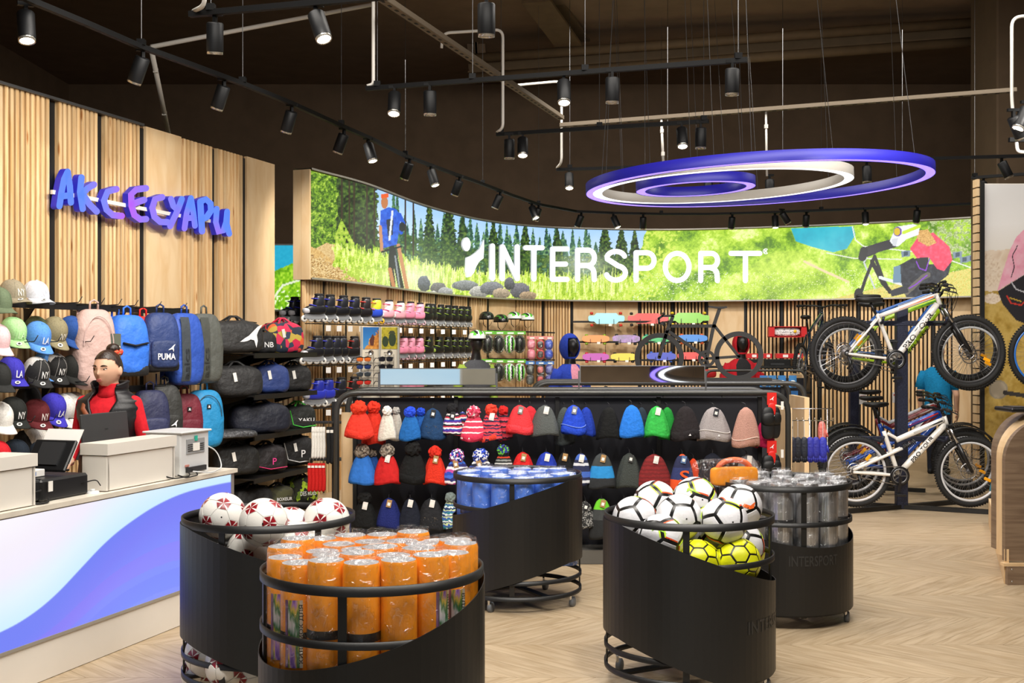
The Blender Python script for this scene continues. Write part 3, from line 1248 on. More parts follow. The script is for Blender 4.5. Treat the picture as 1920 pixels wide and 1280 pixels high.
sign_letter(L(1192, 1226, [seg((0, 1), (0, 0)), seg((0, 0), (.6, 0)), half(.6, .28, .4, .28, -90, 90), seg((.6, .56), (0, .56))]), sw, 'letter')
sign_letter(L(1247, 1292, [half(.5, .5, .5, .5, -90, 275, 24)]), sw, 'letter')
sign_letter(L(1314, 1347, [seg((0, 1), (0, 0)), seg((0, 0), (.6, 0)), half(.6, .26, .36, .26, -90, 90), seg((.6, .52), (0, .52)), half(.55, .78, .38, .24, -80, 0, 6) + [(.95, 1)]]), sw, 'letter')
sign_letter(L(1371, 1425, [seg((0, 0), (1, 0)), seg((.5, 0), (.5, 1))]), sw, 'letter')
mb = MB()
mb.prism([(q[0], q[1]) for q in arcpts(872, 458, 7.5, 13, 0, 360, 20)[:-1]], 0, .025, onbox, side_m=1)
mb.prism([(872, 483), (880, 480), (890, 473), (897, 466), (905, 449), (905, 466), (904, 484), (896, 490), (890, 500), (886, 511), (880, 518), (873, 520), (871, 510)], 0, .025, onbox, side_m=1)
mb.build('emblem', [LETW, LETS], LB)
MB().text('\u00ae', lambda x, y: onbox(1436, 471, .01) + Vector((x, 0, y)), h=.09).build('registered_mark', LETW, LB)

# second lightbox in the gap
p0, p1 = P(512, HY, 13.55), P(580, HY, 13.55)
gx, gz = np.meshgrid(np.linspace(512, 580, 60), np.linspace(2.02, 2.76, 60))
gy = HY - (gz - CH) * F / 13.55
A = Art(gx, gy)
nn2 = fbm(gx * .25, gy * .25, 4)
A.c[:] = A.mixcol(nn2 * .6 + .2, ['#1594b8', '#35b3d0'])
A.put(A.Y > 497 - (A.X - 540) * .45 + 4 * (nn2 - .5), A.mixcol((nn2 - .2) * 1.6, ['#4f8a14', '#86c21e', '#c4e650']))
A.put(A.line([(512, 560), (530, 535), (570, 522)], 4), '#dfe6c8')
A.put((nn2 > .62) & (A.Y > 545), '#eef5d0')
GB = thing('lake_lightbox', 'narrow lightbox with lake and green meadow in the gap beside the left wall', 'sign', Matrix.Identity(4))
print_mesh('printed_face', np.stack([(gx - 960) / F * 13.55, np.full(gx.shape, 13.55), gz], -1), A.c, printed('backlit_print', 1.15), GB)
mb = MB()
mb.box(((p0.x + p1.x) / 2, 13.62, 2.39), (p1.x - p0.x + .03, .12, .78))
mb.build('housing', ALU, GB)

# handwritten glowing letters on the left wall
GLOW = bpy.data.materials.new('blue_violet_led_letter')
GLOW.use_nodes = True
nt = GLOW.node_tree
b_ = nt.nodes['Principled BSDF']
tc = nt.nodes.new('ShaderNodeNewGeometry')
nz = nt.nodes.new('ShaderNodeTexNoise')
nz.inputs['Scale'].default_value = 1.5
nz.inputs['Detail'].default_value = 1
r_ = nt.nodes.new('ShaderNodeValToRGB')
r_.color_ramp.elements[0].position = .46
r_.color_ramp.elements[1].position = .66
r_.color_ramp.elements[0].color = (*lin('#5d8bff'), 1)
r_.color_ramp.elements[1].color = (*lin('#c056f2'), 1)
nt.links.new(tc.outputs['Position'], nz.inputs['Vector'])
nt.links.new(nz.outputs['Fac'], r_.inputs[0])
nt.links.new(r_.outputs[0], b_.inputs['Emission Color'])
b_.inputs['Emission Strength'].default_value = 1.0
b_.inputs['Base Color'].default_value = (.02, .02, .1, 1)
GSIDE = mat('deep_blue_letter_side', '#20209c', .4, emit='#2a2ab8', es=.35)
SG = thing('wall_lettering', 'handwritten glowing blue and violet letters reading AKCECYAPI on the left slat wall', 'sign', Matrix.Identity(4))
k = 2.977


def onl(x, y, d):
    return wlp(x / k, y / k, .10) - NW * (.05 - d)


for st, wd in (
    ([[(332, 1150), (342, 1080), (358, 1000), (378, 958)], [(378, 958), (390, 1040), (396, 1130)], [(345, 1095), (390, 1090)]], 35),
    ([[(455, 990), (447, 1070), (462, 1165)], [(452, 1090), (490, 1050), (525, 1030)], [(470, 1095), (500, 1140), (540, 1180)]], 36),
    ([[(650, 1055), (600, 1070), (580, 1120), (595, 1170), (630, 1200), (680, 1205)]], 36),
    ([[(815, 1050), (760, 1058), (732, 1085), (735, 1150), (750, 1200), (785, 1225), (815, 1222)], [(740, 1140), (775, 1125), (805, 1115)]], 36),
    ([[(905, 1100), (865, 1112), (850, 1160), (862, 1210), (895, 1238), (935, 1240)]], 36),
    ([[(955, 1110), (968, 1150), (985, 1165)], [(1015, 1110), (995, 1165), (975, 1210), (950, 1262)]], 34),
    ([[(1030, 1275), (1042, 1190), (1066, 1105)], [(1066, 1105), (1080, 1190), (1088, 1260)], [(1040, 1218), (1084, 1215)]], 32),
    ([[(1128, 1290), (1122, 1200), (1118, 1130)], [(1118, 1125), (1150, 1112), (1175, 1135), (1178, 1175), (1155, 1210), (1125, 1225)]], 36),
    ([[(1210, 1165), (1205, 1240), (1222, 1300), (1245, 1290), (1262, 1240), (1268, 1180)], [(1268, 1180), (1266, 1250), (1280, 1305)]], 32),
):
    mb = MB()
    for s_ in st:
        mb.stroke(s_, wd, .0, .05, onl, side_m=1)
    mb.build('letter', [GLOW, GSIDE], SG)
mb = MB()
for x0, y0, x1, y1 in ((490, 1100, 950, 1190), (950, 1190, 1230, 1240), (310, 1070, 430, 1090)):
    mb.bar(onl(x0, y0, .015), onl(x1, y1, .015), .02, .03)
mb.build('mounting_rail', CONDUIT, SG)

# mural on the right
gx, gz = np.meshgrid(np.linspace(1841, 2010, 170), np.linspace(0.0, 3.39, 330))
DM = 13.0
gy = HY - (gz - CH) * F / DM
A = Art(gx, gy)
X, Y = A.X, A.Y
n1, n2, n3 = fbm(X * .03, Y * .03, 4), fbm(X * .1, Y * .1, 4), fbm(X * .4, Y * .4, 3)
A.c[:] = A.mixcol((Y - 345) / 150, ['#d9d8d8', '#f2f0ee', '#f4ece0'])
A.put((Y > 468 + 18 * (n1 - .5)) & (X < 1905), A.mixcol(n1 * 1.2, ['#b89878', '#e0c6a8', '#f1e0cb', '#c9a583']))
A.put((Y > 545 + 20 * (n1 - .5)), A.mixcol(n2 * .8 + n1 * .3, ['#7d6a24', '#b08e38', '#cfb060', '#a8822c']))
for cx, cy, rx, ry in ((1850, 490, 14, 14), (1868, 500, 12, 10), (1856, 525, 14, 12), (1876, 520, 9, 12), (1860, 560, 16, 10)):
    A.put(((X - cx) / rx) ** 2 + ((Y - cy) / ry) ** 2 + .6 * (n2 - .5) < 1, A.mixcol(n3, ['#c9ab8c', '#efdcc4', '#f7ead9']))
A.put(A.poly([(1870, 545), (1880, 510), (1893, 470), (1905, 445), (1925, 425), (2010, 400), (2010, 560), (1920, 515)]), A.mixcol(n2 * 1.2, ['#ee8fb0', '#f7b0c6', '#fbc6d5']))
A.put(A.line([(1908, 460), (1898, 480), (1902, 500), (1896, 520)], 1.6), '#2b1c24')
A.put(A.poly([(1871, 546), (1925, 512), (2010, 540), (2010, 640), (1905, 600), (1880, 570)]), '#26242a')
A.put(A.line([(1896, 528), (1905, 542), (1922, 548)], 2), '#d7d7de')
A.put(A.line([(1888, 555), (1896, 568), (1915, 572), (1925, 560)], 2.5), '#d83a2c')
A.put(A.line([(1893, 558), (1915, 565)], 2), '#d8b43a')
A.put(A.ell(1872, 730, 18, 18), '#a59a86')
for r_i in (15, 11, 7):
    A.put(A.ell(1872, 730, r_i, r_i), ['#7a6f5e', '#b8ab94'][r_i % 4 == 3])
A.put(A.line([(1884, 736), (1925, 742)], 8), '#3a3634')
MR = thing('mural_panel', 'tall pale mural of a pink-jacketed cyclist and rocks at the right edge', 'poster', Matrix.Identity(4))
print_mesh('printed_sheet', np.stack([(gx - 960) / F * DM, np.full(gx.shape, DM), gz], -1), A.c, printed('mural_print', 0, .6), MR)
xa, xb = (1841 - 960) / F * DM, (2010 - 960) / F * DM
MB().box(((xa + xb) / 2, DM + .05, 1.7), (xb - xa, .08, 3.4)).build('panel_body', WHITEP, MR)
MB().box((xa - .015, DM + .02, 1.7), (.045, .16, 3.42)).build('edge_post', UPR, MR)
mb = MB()
for i in range(34):
    mb.box((xa - .055, DM + .02, .1 + i * .1), (.03, .12, .085))
tag(mb.build('edge_blocks', PLY, MR), kind='stuff')

# glowing sky print added behind the camera for the hat mirror to reflect
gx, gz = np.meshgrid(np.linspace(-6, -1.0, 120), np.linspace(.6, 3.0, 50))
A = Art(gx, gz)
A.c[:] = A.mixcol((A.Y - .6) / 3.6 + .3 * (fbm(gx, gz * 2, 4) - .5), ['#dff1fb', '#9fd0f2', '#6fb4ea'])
FP = thing('added_sky_poster', 'pale blue sky print added out of view for the mirror over the hats', 'poster', Matrix.Identity(4))
print_mesh('printed_sheet', np.stack([gx, np.full(gx.shape, YF + .06), gz], -1), A.c, printed('mirror_sky_glow', .9), FP)
MB().box((-3.5, YF + .03, 1.8), (5.1, .04, 2.5)).build('panel_body', WHITEP, FP)
# ------------------------------------------------------------------ spotlight tracks
TRK = mat('black_track', '#0a0a0b', .65, spec=.2)
HEADM = mat('black_lamp_housing', '#0e0f11', .5, spec=.3)
LENS_ON = mat('lit_lens', '#ffffff', .3, emit='#fff3dc', es=25)
LENS_DIM = mat('reflector_glint', '#d8d4cc', .15, .9)
RIMM = mat('chrome_lamp_rim', '#b8b4aa', .2, .8)
TZ = 3.6


def tz(px, py, z=TZ):
    """point on the plane z seen at (px,py)"""
    D = (z - CH) * F / (HY - py)
    return P(px, py, D)


def head_meshes():
    h = {}
    mb = MB()
    mb.lathe([(.0, .0), (.044, .0), (.05, -.008), (.05, -.165), (.046, -.175), (.04, -.175), (.04, -.16)], 20)
    h['housing'] = mb.mesh('housing', HEADM)
    mb = MB()
    mb.lathe([(.0, -.188), (.03, -.186), (.042, -.18)], 20)
    h['on'] = mb.mesh('lens', LENS_ON)
    mb = MB()
    mb.lathe([(.0, -.13), (.02, -.135), (.039, -.168)], 20)
    h['off'] = mb.mesh('lens', LENS_DIM)
    mb = MB()
    mb.lathe([(.0405, -.166), (.0405, -.186), (.0475, -.186), (.0475, -.166)], 20)
    h['rim'] = mb.mesh('rim', RIMM)
    mb = MB()
    mb.box((0, 0, .025), (.02, .035, .05)).box((0, 0, .055), (.09, .03, .022))
    h['adapter'] = mb.mesh('adapter', TRK)
    return h


HM = head_meshes()


def lamp_head(p, aim, lit, label, group, along):
    """p = point under the track; aim = direction of the beam"""
    t = thing('track_spotlight', label, 'spotlight', Matrix.Translation(p), group)
    z = -Vector(aim).normalized()
    R = frame((0, 0, -.055), x=along if abs(Vector(along).normalized().dot(z)) < .95 else (1, 0, 0), z=z)
    h = link('housing', HM['housing'], t, R)
    link('lens', HM['on'] if lit else HM['off'], h)
    link('rim', HM['rim'], h)
    A_ = frame((0, 0, -.06), x=along)
    link('adapter', HM['adapter'], t, A_)
    return t


def track(pts, label, wires=(), feed=None, zt=8.0):
    """ceiling track through world points"""
    p0 = pts[0]
    t = thing('ceiling_track', label, 'light track', Matrix.Translation(p0))
    loc = [p - p0 for p in pts]
    mb = MB()
    for a, b in zip(loc[:-1], loc[1:]):
        e = (b - a).normalized() * .004
        mb.bar(a - e, b + e, .036, .034)
    mb.build('rail', TRK, t)
    for q in wires:
        c = p0.lerp(pts[-1], q) if len(pts) == 2 else pts[min(len(pts) - 1, int(q * (len(pts) - 1)))]
        MB().tube([c - p0, c - p0 + Vector((0, 0, ZC - c.z - .01))], .0025, 4).build('suspension_wire', GREYM, t)
        MB().box(tuple(c - p0 + Vector((0, 0, .03))), (.05, .05, .04)).build('clamp', TRK, t)
    if feed:
        MB().tube([q - p0 for q in bend(feed, .08)], .014, 8).build('white_conduit', CONDUIT, t)
    return t


DN = Vector((0, 0, -1))
# long curved track in front of the left wall and lightbox
c1 = [(-30, -40), (60, 2), (160, 43), (265, 88), (360, 122), (455, 157), (545, 193), (640, 236), (700, 262), (760, 292), (830, 318), (905, 345), (960, 366), (1010, 383), (1080, 396), (1150, 399), (1240, 401), (1330, 401), (1440, 398), (1540, 394), (1640, 390), (1740, 386), (1832, 381)]
w1 = [tz(*q) for q in c1]
track(w1, 'long black curved light track sweeping along the slat wall and lightbox', wires=(.14, .24, .32, .42, .52, .6, .75, .9))
for i, (x, y, lit, ax, ay, az) in enumerate((
        (48, 6, 1, .15, -.25, -1), (268, 92, 0, -.45, .25, -1), (420, 147, 0, -.4, .25, -1), (547, 196, 0, -.35, .3, -1), (645, 240, 0, -.4, .2, -1), (690, 259, 1, .3, -.2, -1),
        (768, 296, 0, -.4, .3, -1), (808, 310, 1, .3, -.2, -1), (862, 330, 0, -.4, .3, -1), (938, 358, 0, -.45, .2, -1), (997, 380, 1, .35, -.3, -1), (1010, 383, 0, -.3, .3, -1), (1090, 397, 0, -.35, .3, -1),
        (1150, 399, 1, .4, -.2, -1), (1206, 400, 0, 0, .3, -1), (1373, 400, 0, -.05, .3, -1), (1453, 398, 1, 0, -.2, -1), (1466, 392, 0, .7, .2, -1), (1512, 396, 0, 0, .3, -1), (1622, 391, 1, 0, -.2, -1), (1720, 387, 0, 0, .3, -1))):
    lamp_head(tz(x, y), (ax, ay, az), lit, 'black %scylinder spotlight, %s from the left on the curved wall track' % ('lit ' if lit else 'dark ', ORD[i]), 'spotlights on the curved wall track', (1, .6, 0))

T2 = [tz(357, 27), tz(760, -10)]
track(T2, 'black light track slanting at the top edge above the wall lettering', (.1,), feed=[tz(357, 27) + Vector((.02, 0, .02)), P(385, 10, 6.9), P(383, -40, 6.9)])
for i, (x, y, lit) in enumerate(((403, 25, 0), (592, 8, 1))):
    lamp_head(tz(x, y), ((.35, -.35, -1) if lit else (-.05, .2, -1)), lit, 'large %s cylinder spotlight hanging near the top left of the picture' % ('shining' if lit else 'dark'), 'spotlights on the top track', (1, -.1, 0))
T3 = [tz(688, 166), tz(1400, 112)]
track(T3, 'long black light track crossing above the middle of the shop', (.03, .3, .6, .98), feed=[tz(688, 166) + Vector((.0, 0, .02)), P(700, 158, 9.1), P(700, 130, 9.1), P(700, -20, 9.1)])
for i, (x, y, lit) in enumerate(((740, 162, 1), (806, 157, 0), (1057, 139, 1), (1148, 131, 0), (1373, 114, 0))):
    lamp_head(tz(x, y), ((.0, -.4, -1) if lit else (0, .05, -1)), lit, 'black %scylinder spotlight, %s from the left on the middle straight track' % ('lit ' if lit else 'unlit ', ORD[i]), 'spotlights on the middle track', (1, -.05, 0))
T4 = [tz(932, 252), tz(1328, 227)]
track(T4, 'short black light track hanging left of the glowing rings', (.02, .5, .98), feed=[tz(932, 252) + Vector((0, 0, .02)), P(943, 240, 11), P(943, 55, 11), P(830, 62, 11), P(828, 90, 11)])
for i, (x, y, lit) in enumerate(((955, 250, 0), (980, 249, 1), (1278, 230, 1), (1314, 228, 0))):
    lamp_head(tz(x, y), (0, -.4 if lit else .05, -1), lit, 'black %scylinder spotlight, %s from the left on the short track' % ('lit ' if lit else 'unlit ', ORD[i]), 'spotlights on the short track', (1, -.05, 0))
T5 = [tz(1044, 318), tz(1925, 292)]
track(T5, 'black light track running behind the glowing rings to the right edge', (.03, .25, .5, .75), feed=[tz(1044, 318) + Vector((0, 0, .02)), P(1053, 305, 13.2), P(1053, 152, 13.2), P(965, 160, 13.2)])
for i, (x, y, lit, ax) in enumerate(((1067, 317, 1, 0), (1328, 310, 0, 0), (1357, 309, 0, 0), (1443, 307, 0, 0), (1625, 302, 0, 0), (1878, 294, 0, .45))):
    lamp_head(tz(x, y) + (Vector((0, 0, -.12)) if i in (1, 3) else Vector()), (ax, -.4 if lit else -.1, -1), lit, 'black cylinder spotlight, %s from the left on the track behind the rings' % ORD[i], 'spotlights on the track behind the rings', (1, 0, 0))
T6 = [tz(1822, 333), tz(1940, 325)]
track(T6, 'short black light track above the pale mural at the right', (.05, .9))
lamp_head(tz(1844, 332), (-.35, -.1, -1), 1, 'lit black cylinder spotlight tilted over the corner of the pale mural', None, (1, 0, 0))
# cluster at the right edge with conduit
t = track([P(1893, 262, 9.3), P(1990, 262, 9.3)], 'black light track stub cut by the right edge with white conduit', (.8,), feed=[P(1925, 285, 9.3), P(1908, 285, 9.3), P(1897, 190, 9.3), P(1897, 32, 9.3), P(1990, 26, 9.3)])
lamp_head(P(1900, 205, 9.0), (.5, .2, -1), 0, 'big dark spotlight tilted at the right edge beside white conduit', None, (1, 0, 0))
lamp_head(P(1925, 190, 9.0), (-.5, -.2, -1), 1, 'big tilted spotlight cut by the right edge of the picture', None, (1, 0, 0))
# big lamp hanging in at the top
lamp_head(P(912, -12, 6.6), (0, .1, -1), 0, 'dark cylinder spotlight hanging alone from the top edge left of centre', None, (1, 0, 0))
track([P(850, -14, 6.6), P(1000, -22, 6.6)], 'black light track stub just above the top edge left of centre', (.5,))


def pipe(pts, label, r=.016):
    t = thing('white_pipe', label, 'pipe', Matrix.Translation(pts[0]))
    MB().tube([p - pts[0] for p in bend(pts, .06)], r, 8).build('tube', CONDUIT, t)
    for q in (.25, .75):
        MB().box(tuple((pts[-1] - pts[0]) * q), (.035, .035, .04)).build('clip', CONDUIT, t)


pipe([P(283, 88, 10), P(700, 8, 11.5)], 'long white conduit pipe slanting across the ceiling at upper left', .02)
pipe([P(283, 89, 10.0), P(316, 250, 11.0)], 'short white pipe dropping to the top of the left slat wall', .022)
pipe([P(1436, 206, 12.74), P(1438, 330, 12.74)], 'thin white conduit drop hanging into the glowing rings', .012)
pipe([P(1240, 224, 12.9), P(1244, 310, 12.9)], 'pale cable bundle dropping to the left side of the rings', .014)

# ------------------------------------------------------------------ ring pendants
RBLUE = mat('blue_ring_side', '#221f9a', .45, emit='#1c1896', es=.08)
RGREY = mat('grey_ring_side', '#c4bfb6', .45)
RVIO = mat('violet_led', '#ffffff', .4, emit='#8468ff', es=1.6)
RWHT = mat('white_led', '#ffffff', .4, emit='#f4f8ff', es=2.2)
DR = 10.5


def ring(cx, y_l, y_r, half_px, wd, ht, side, led, label, nm, at=None):
    R = half_px / F * DR
    zl, zr = CH + (HY - y_l) / F * DR, CH + (HY - y_r) / F * DR
    c = Vector(((cx - 960) / F * DR, DR, (zl + zr) / 2))
    til = -math.atan2(zr - zl, 2 * R)
    if at:
        c, til = Vector(at), 0
    t = thing('ring_pendant', label, 'ring lamp', Matrix.Translation(c) @ Matrix.Rotation(til, 4, 'Y'), 'glowing ring pendants')
    MB().lathe([(R, .0), (R, ht), (R - wd, ht), (R - wd, .0)], 96).build('ring_body', side, t)
    MB().lathe([(R - .004, .002), (R - wd + .004, .002)], 96).build('diffuser', led, t)
    for q in range(6):
        an = q * PI / 3 + .3
        p = Vector(((R - wd / 2) * math.cos(an), (R - wd / 2) * math.sin(an), ht))
        top = Vector((p.x * (.75 if q % 2 else 1), p.y, 3.4))
        MB().tube([p, top], .0022, 4).build('suspension_wire', GREYM, t)


ring(1417, 362, 338, 318, .085, .085, RBLUE, RVIO, 'largest of three glowing rings, deep blue with violet underside', 'outer')
ring(1352, 362, 342, 240, .085, .085, RGREY, RWHT, 'middle glowing ring, grey with bright white underside', 'mid')
ring(1304, 359, 351, 111, .085, .085, RBLUE, RVIO, 'smallest inner glowing ring, deep blue with violet underside', 'inner')
ring(0, 0, 0, 240, .085, .085, RBLUE, RVIO, 'blue glowing ring added out of view, seen only in the right hat mirror', 'r', at=(3.35, -1.0, 3.4))  # this ring and the next are added behind the camera for the mirror
ring(0, 0, 0, 180, .085, .085, RGREY, RWHT, 'white glowing ring added out of view, seen only in the right hat mirror', 'r', at=(3.2, -1.0, 3.4))
for px, D in ((1304, 10.5), (1417, 10.6)):
    q = P(px, HY, D)
    spot((q.x, q.y, 3.0), (q.x, q.y - .5, 0), 60, 120, 1, .4, (.9, .9, 1))
# ------------------------------------------------------------------ service counter
CE = Vector((-1.728, 7.27, 0))           # front corner at the far end
U = -E                                    # along the counter towards the viewer
Wn = -NW                                  # into the counter (away from the shop)


def ct(u, w_, z=0.0):
    return CE + U * u + Wn * w_ + Vector((0, 0, z))


CM = Matrix(((U.x, Wn.x, 0, CE.x), (U.y, Wn.y, 0, CE.y), (0, 0, 1, 0), (0, 0, 0, 1)))
LEN = 3.2
CTR = thing('service_counter', 'white service counter with a backlit blue wave front panel', 'counter', CM)
MB().box((LEN / 2, .23, .40), (LEN, .34, .80)).build('body', WHITEP, CTR)
MB().box((LEN / 2, .015, .105), (LEN, .03, .19)).build('plinth', WHITEP, CTR)
MB().box((LEN / 2, .03, .01), (LEN - .02, .03, .02)).build('toe_gap', BLACKM, CTR)
MB().box((LEN / 2 - .01, .2, .838), (LEN + .02, .44, .024)).build('worktop', mat('pale_stone_laminate', '#e2dacb', .35, var=.1, scale=7), CTR)
MB().box((.012, .02, .51), (.03, .05, .64)).build('panel_frame', ALU, CTR)
MB().box((LEN / 2, .012, .826), (LEN, .04, .016)).build('panel_frame', ALU, CTR)
MB().box((LEN / 2, .012, .205), (LEN, .04, .016)).build('panel_frame', ALU, CTR)
us = np.linspace(.03, LEN, 560)
zz = np.linspace(.21, .822, 150)
gu, gz = np.meshgrid(us, zz)
wx = CE.x + U.x * gu
wy = CE.y + U.y * gu
gpx = 960 + wx / wy * F
gpy = HY - (gz - CH) / wy * F
A = Art(gpx, gpy)
bx_ = np.array([-700, -300, -100, 0, 50, 101, 151, 201.5, 252, 302, 353, 430, 500])
by_ = np.array([1290, 1260, 1222, 1186, 1159, 1119, 1065, 1011, 972, 941, 920, 903, 895])
edge = sum(np.interp(gpx + q, bx_, by_) for q in range(-24, 25, 6)) / 9
A.c[:] = A.mixcol((edge - gpy) / 200, ['#cdeeff', '#e2f3ff', '#f3eefe', '#f6f0fb', '#fbf7ff'])
d_ = gpy - edge
bandc = A.mixcol(np.clip(d_ / 330 + .12 * np.sin(gpx * .012 + gpy * .004), 0, 1), ['#6f7ff6', '#7a80f8', '#7f8cff', '#7d93ff', '#8f8aff', '#8fa0ff'])
A.put(np.clip(d_ / 2.5 + .5, 0, 1), bandc)
for k_, off in enumerate((45, 95, 150)):
    A.put(((d_ > off + gpx * .12) & (d_ < off + 26 + gpx * .15)) * .18, '#b06cf4' if k_ % 2 == 0 else '#5d6cf0')
pt = np.stack([gu, np.full(gu.shape, -.002), gz], -1)
print_mesh('led_panel', pt, A.c, printed('backlit_counter', 1.0, .3), CTR)

# raised desk blocks


def desk_block(u0, u1, w0, w1, label):
    z0, z1 = .85, 1.10
    t = thing('desk_upstand', label, 'desk screen', CM @ Matrix.Translation(((u0 + u1) / 2, w0, z0)))
    L_ = u1 - u0
    MB().box((0, .012, (z1 - z0) / 2 - .03), (L_ - .02, .024, z1 - z0 - .07)).build('front_panel', WHITEP, t)
    MB().box((0, (w1 - w0) / 2, z1 - z0 - .03), (L_ + .01, w1 - w0 + .02, .06)).build('top_ledge', WHITEP, t)
    for s_ in (-1, 1):
        MB().box((s_ * (L_ / 2 - .012), (w1 - w0) / 2, (z1 - z0) / 2 - .03), (.024, w1 - w0, z1 - z0 - .07)).build('side_panel', WHITEP, t)


desk_block(.60, 1.22, .02, .17, 'white raised desk screen on the counter in front of the woman')
desk_block(1.76, 2.6, .02, .2, 'white raised desk screen cut by the left edge of the picture')

# receipt unit at the far end
bxM = CM @ Matrix.Translation((.36, .16, .85))
t = thing('cash_register_unit', 'white boxy receipt printer unit with cables at the far end of the counter', 'printer', bxM)
WB = mat('white_plastic', '#d7d9da', .35)
MB().box((0, 0, .13), (.30, .24, .26), bev=.008).build('case', WB, t)
MB().box((0, 0, .255), (.32, .27, .012), bev=.004).build('lid', WB, t)
MB().box((0.0, -.122, .17), (.19, .006, .085)).build('vent_plate', mat('grey_plastic', '#9a9c9e', .5), t)
mb = MB()
for i in range(4):
    mb.box((-.06 + .0, -.127, .145 + i * .012), (.05, .003, .003)).box((.06, -.127, .145 + i * .012), (.05, .003, .003))
tag(mb.build('vent_slot', BLACKM, t), kind='stuff')
MB().box((0, -.128, .165), (.07, .003, .045)).build('type_label', mat('paper', '#efece6', .8), t)
MB().box((0, -.127, .215), (.025, .006, .03)).build('teal_sticker', plain('#2fb49c', .5), t)
MB().box((0, -.125, .035), (.2, .02, .03)).build('port_strip', mat('dark_plastic', '#2a2b2d', .5), t)
MB().box((.09, -.124, .06), (.04, .004, .012)).build('red_mark', plain('#c9877c', .6), t)
mb = MB()
mb.tube(bend([(-.15, -.10, .16), (-.24, -.12, .12), (-.24, -.16, .02), (-.05, -.2, .006), (.1, -.17, .03)], .06), .004, 6)
mb.build('cable', WB, t)
mb = MB()
mb.tube(bend([(.1, -.13, .035), (.15, -.19, .01), (.3, -.16, .006), (.36, -.1, .05), (.42, -.06, .01)], .05), .004, 6)
mb.tube(bend([(.05, -.13, .035), (.08, -.2, .01), (.22, -.2, .006), (.3, -.2, .03)], .05), .004, 6)
mb.build('black_cable', BLACKM, t)

# printer with its lid up
pm = CM @ Matrix.Translation((1.47, .2, .85))
t = thing('office_printer', 'black office printer with raised lid on the counter between desk screens', 'printer', pm)
DK = mat('black_plastic', '#17181a', .4)
MB().box((0.02, 0, .055), (.36, .28, .11), bev=.012).build('case', DK, t)
MB().box((.20, -.02, .06), (.1, .22, .1), bev=.01).build('side_tray', DK, t)
lm = Matrix.Translation((-.02, .02, .13)) @ Matrix.Rotation(math.radians(-124), 4, 'Y')
mb = MB()
mb.box((0.085, 0, .0), (.18, .25, .02), M=lm, bev=.006)
lid = mb.build('lid', DK, t)
mb = MB()
mb.box((.09, -.0, -.014), (.13, .14, .008), M=lm)
mb.build('scan_frame', mat('dark_plastic', '#2a2b2d', .5), lid)
mb = MB()
mb.box((.15, -.01, .016), (.2, .22, .004), M=lm)
mb.build('paper_sheet', mat('paper', '#efece6', .8), t)
MB().box((.15, -.154, .075), (.03, .004, .05)).build('white_label', mat('paper', '#efece6', .8), t)
mb = MB()
mb.tube(bend([(.16, -.15, .02), (.22, -.2, .006), (.3, -.17, .006), (.27, -.12, .05), (.2, -.14, .06)], .05), .005, 6)
mb.build('cable', BLACKM, t)
MB().tube(bend([(-.1, -.14, .06), (-.14, -.2, .08), (-.2, -.18, .04)], .03), .003, 6).build('cable', BLACKM, t)
t = thing('paper_box', 'small white carton lying on top of the black printer', 'box', pm @ Matrix.Translation((.12, .0, .111)))
MB().box((0, 0, .018), (.14, .08, .036), bev=.003).build('carton', mat('paper', '#efece6', .8), t)
MB().box((.02, -.0405, .018), (.05, .002, .018)).build('blue_print', plain('#7d96c4', .6), t)
t = thing('cable_puck', 'small round white cable cap lying on the counter edge', 'cable', CM @ Matrix.Translation((1.28, .06, .85)))
MB().lathe([(0, .012), (.03, .012), (.036, .0)], 16).build('cap', WB, t)
MB().lathe([(.012, .012), (.012, .022), (0, .022)], 10).build('button', WB, t)

# screen of the till in front of the woman
sc_ = P(197, 806, 6.72)
t = thing('till_monitor', 'dark flat till screen seen from behind in front of the woman', 'monitor', frame((sc_.x, sc_.y, .85), x=E))
hz = sc_.z - .85
Mx = Matrix.Translation((0, 0, hz)) @ Matrix.Rotation(math.radians(-6), 4, 'X')
MB().box((0, 0, 0), (.42, .018, .2), M=Mx, bev=.005).build('screen', mat('dark_grey_plastic', '#3a3b3c', .45), t)
MB().text('tyson', lambda x, y: Mx @ Vector((x, -.0105, y + .005)), h=.012).build('maker_mark', BLACKM, t)
MB().tube([(0, .01, hz - .06), (0, .03, .01)], .018, 8).build('stand', DK, t)
MB().box((0, .03, .006), (.16, .12, .012), bev=.004).build('foot', DK, t)
# ------------------------------------------------------------------ people and mannequins


def loft(mb, rings, n=28, cap=True):
    """horizontal elliptical rings (cx, cy, z, rx, ry)"""
    vs, fs = [], []
    for cx, cy, z, rx, ry in rings:
        for j in range(n):
            a = 2 * PI * j / n
            c_, s_ = math.cos(a), math.sin(a)
            vs.append((cx + rx * math.copysign(abs(c_) ** .85, c_), cy + ry * math.copysign(abs(s_) ** .85, s_), z))
    k = len(rings)
    for i in range(k - 1):
        for j in range(n):
            fs.append((i * n + j, i * n + (j + 1) % n, (i + 1) * n + (j + 1) % n, (i + 1) * n + j))
    if cap:
        fs.append(tuple(range(n))[::-1])
        fs.append(tuple((k - 1) * n + j for j in range(n)))
    return mb.add(vs, fs, True)


def fuse(mb, voxel=.007, smooth=5):
    """weld overlapping volumes into one continuous skin"""
    o = link('body', mb.mesh('body', []))
    m = o.modifiers.new('remesh', 'REMESH')
    m.mode = 'VOXEL'
    m.voxel_size = voxel
    s_ = o.modifiers.new('smooth', 'SMOOTH')
    s_.factor = .5
    s_.iterations = smooth
    dg = bpy.context.evaluated_depsgraph_get()
    me = bpy.data.meshes.new_from_object(o.evaluated_get(dg))
    bpy.data.objects.remove(o)
    return me


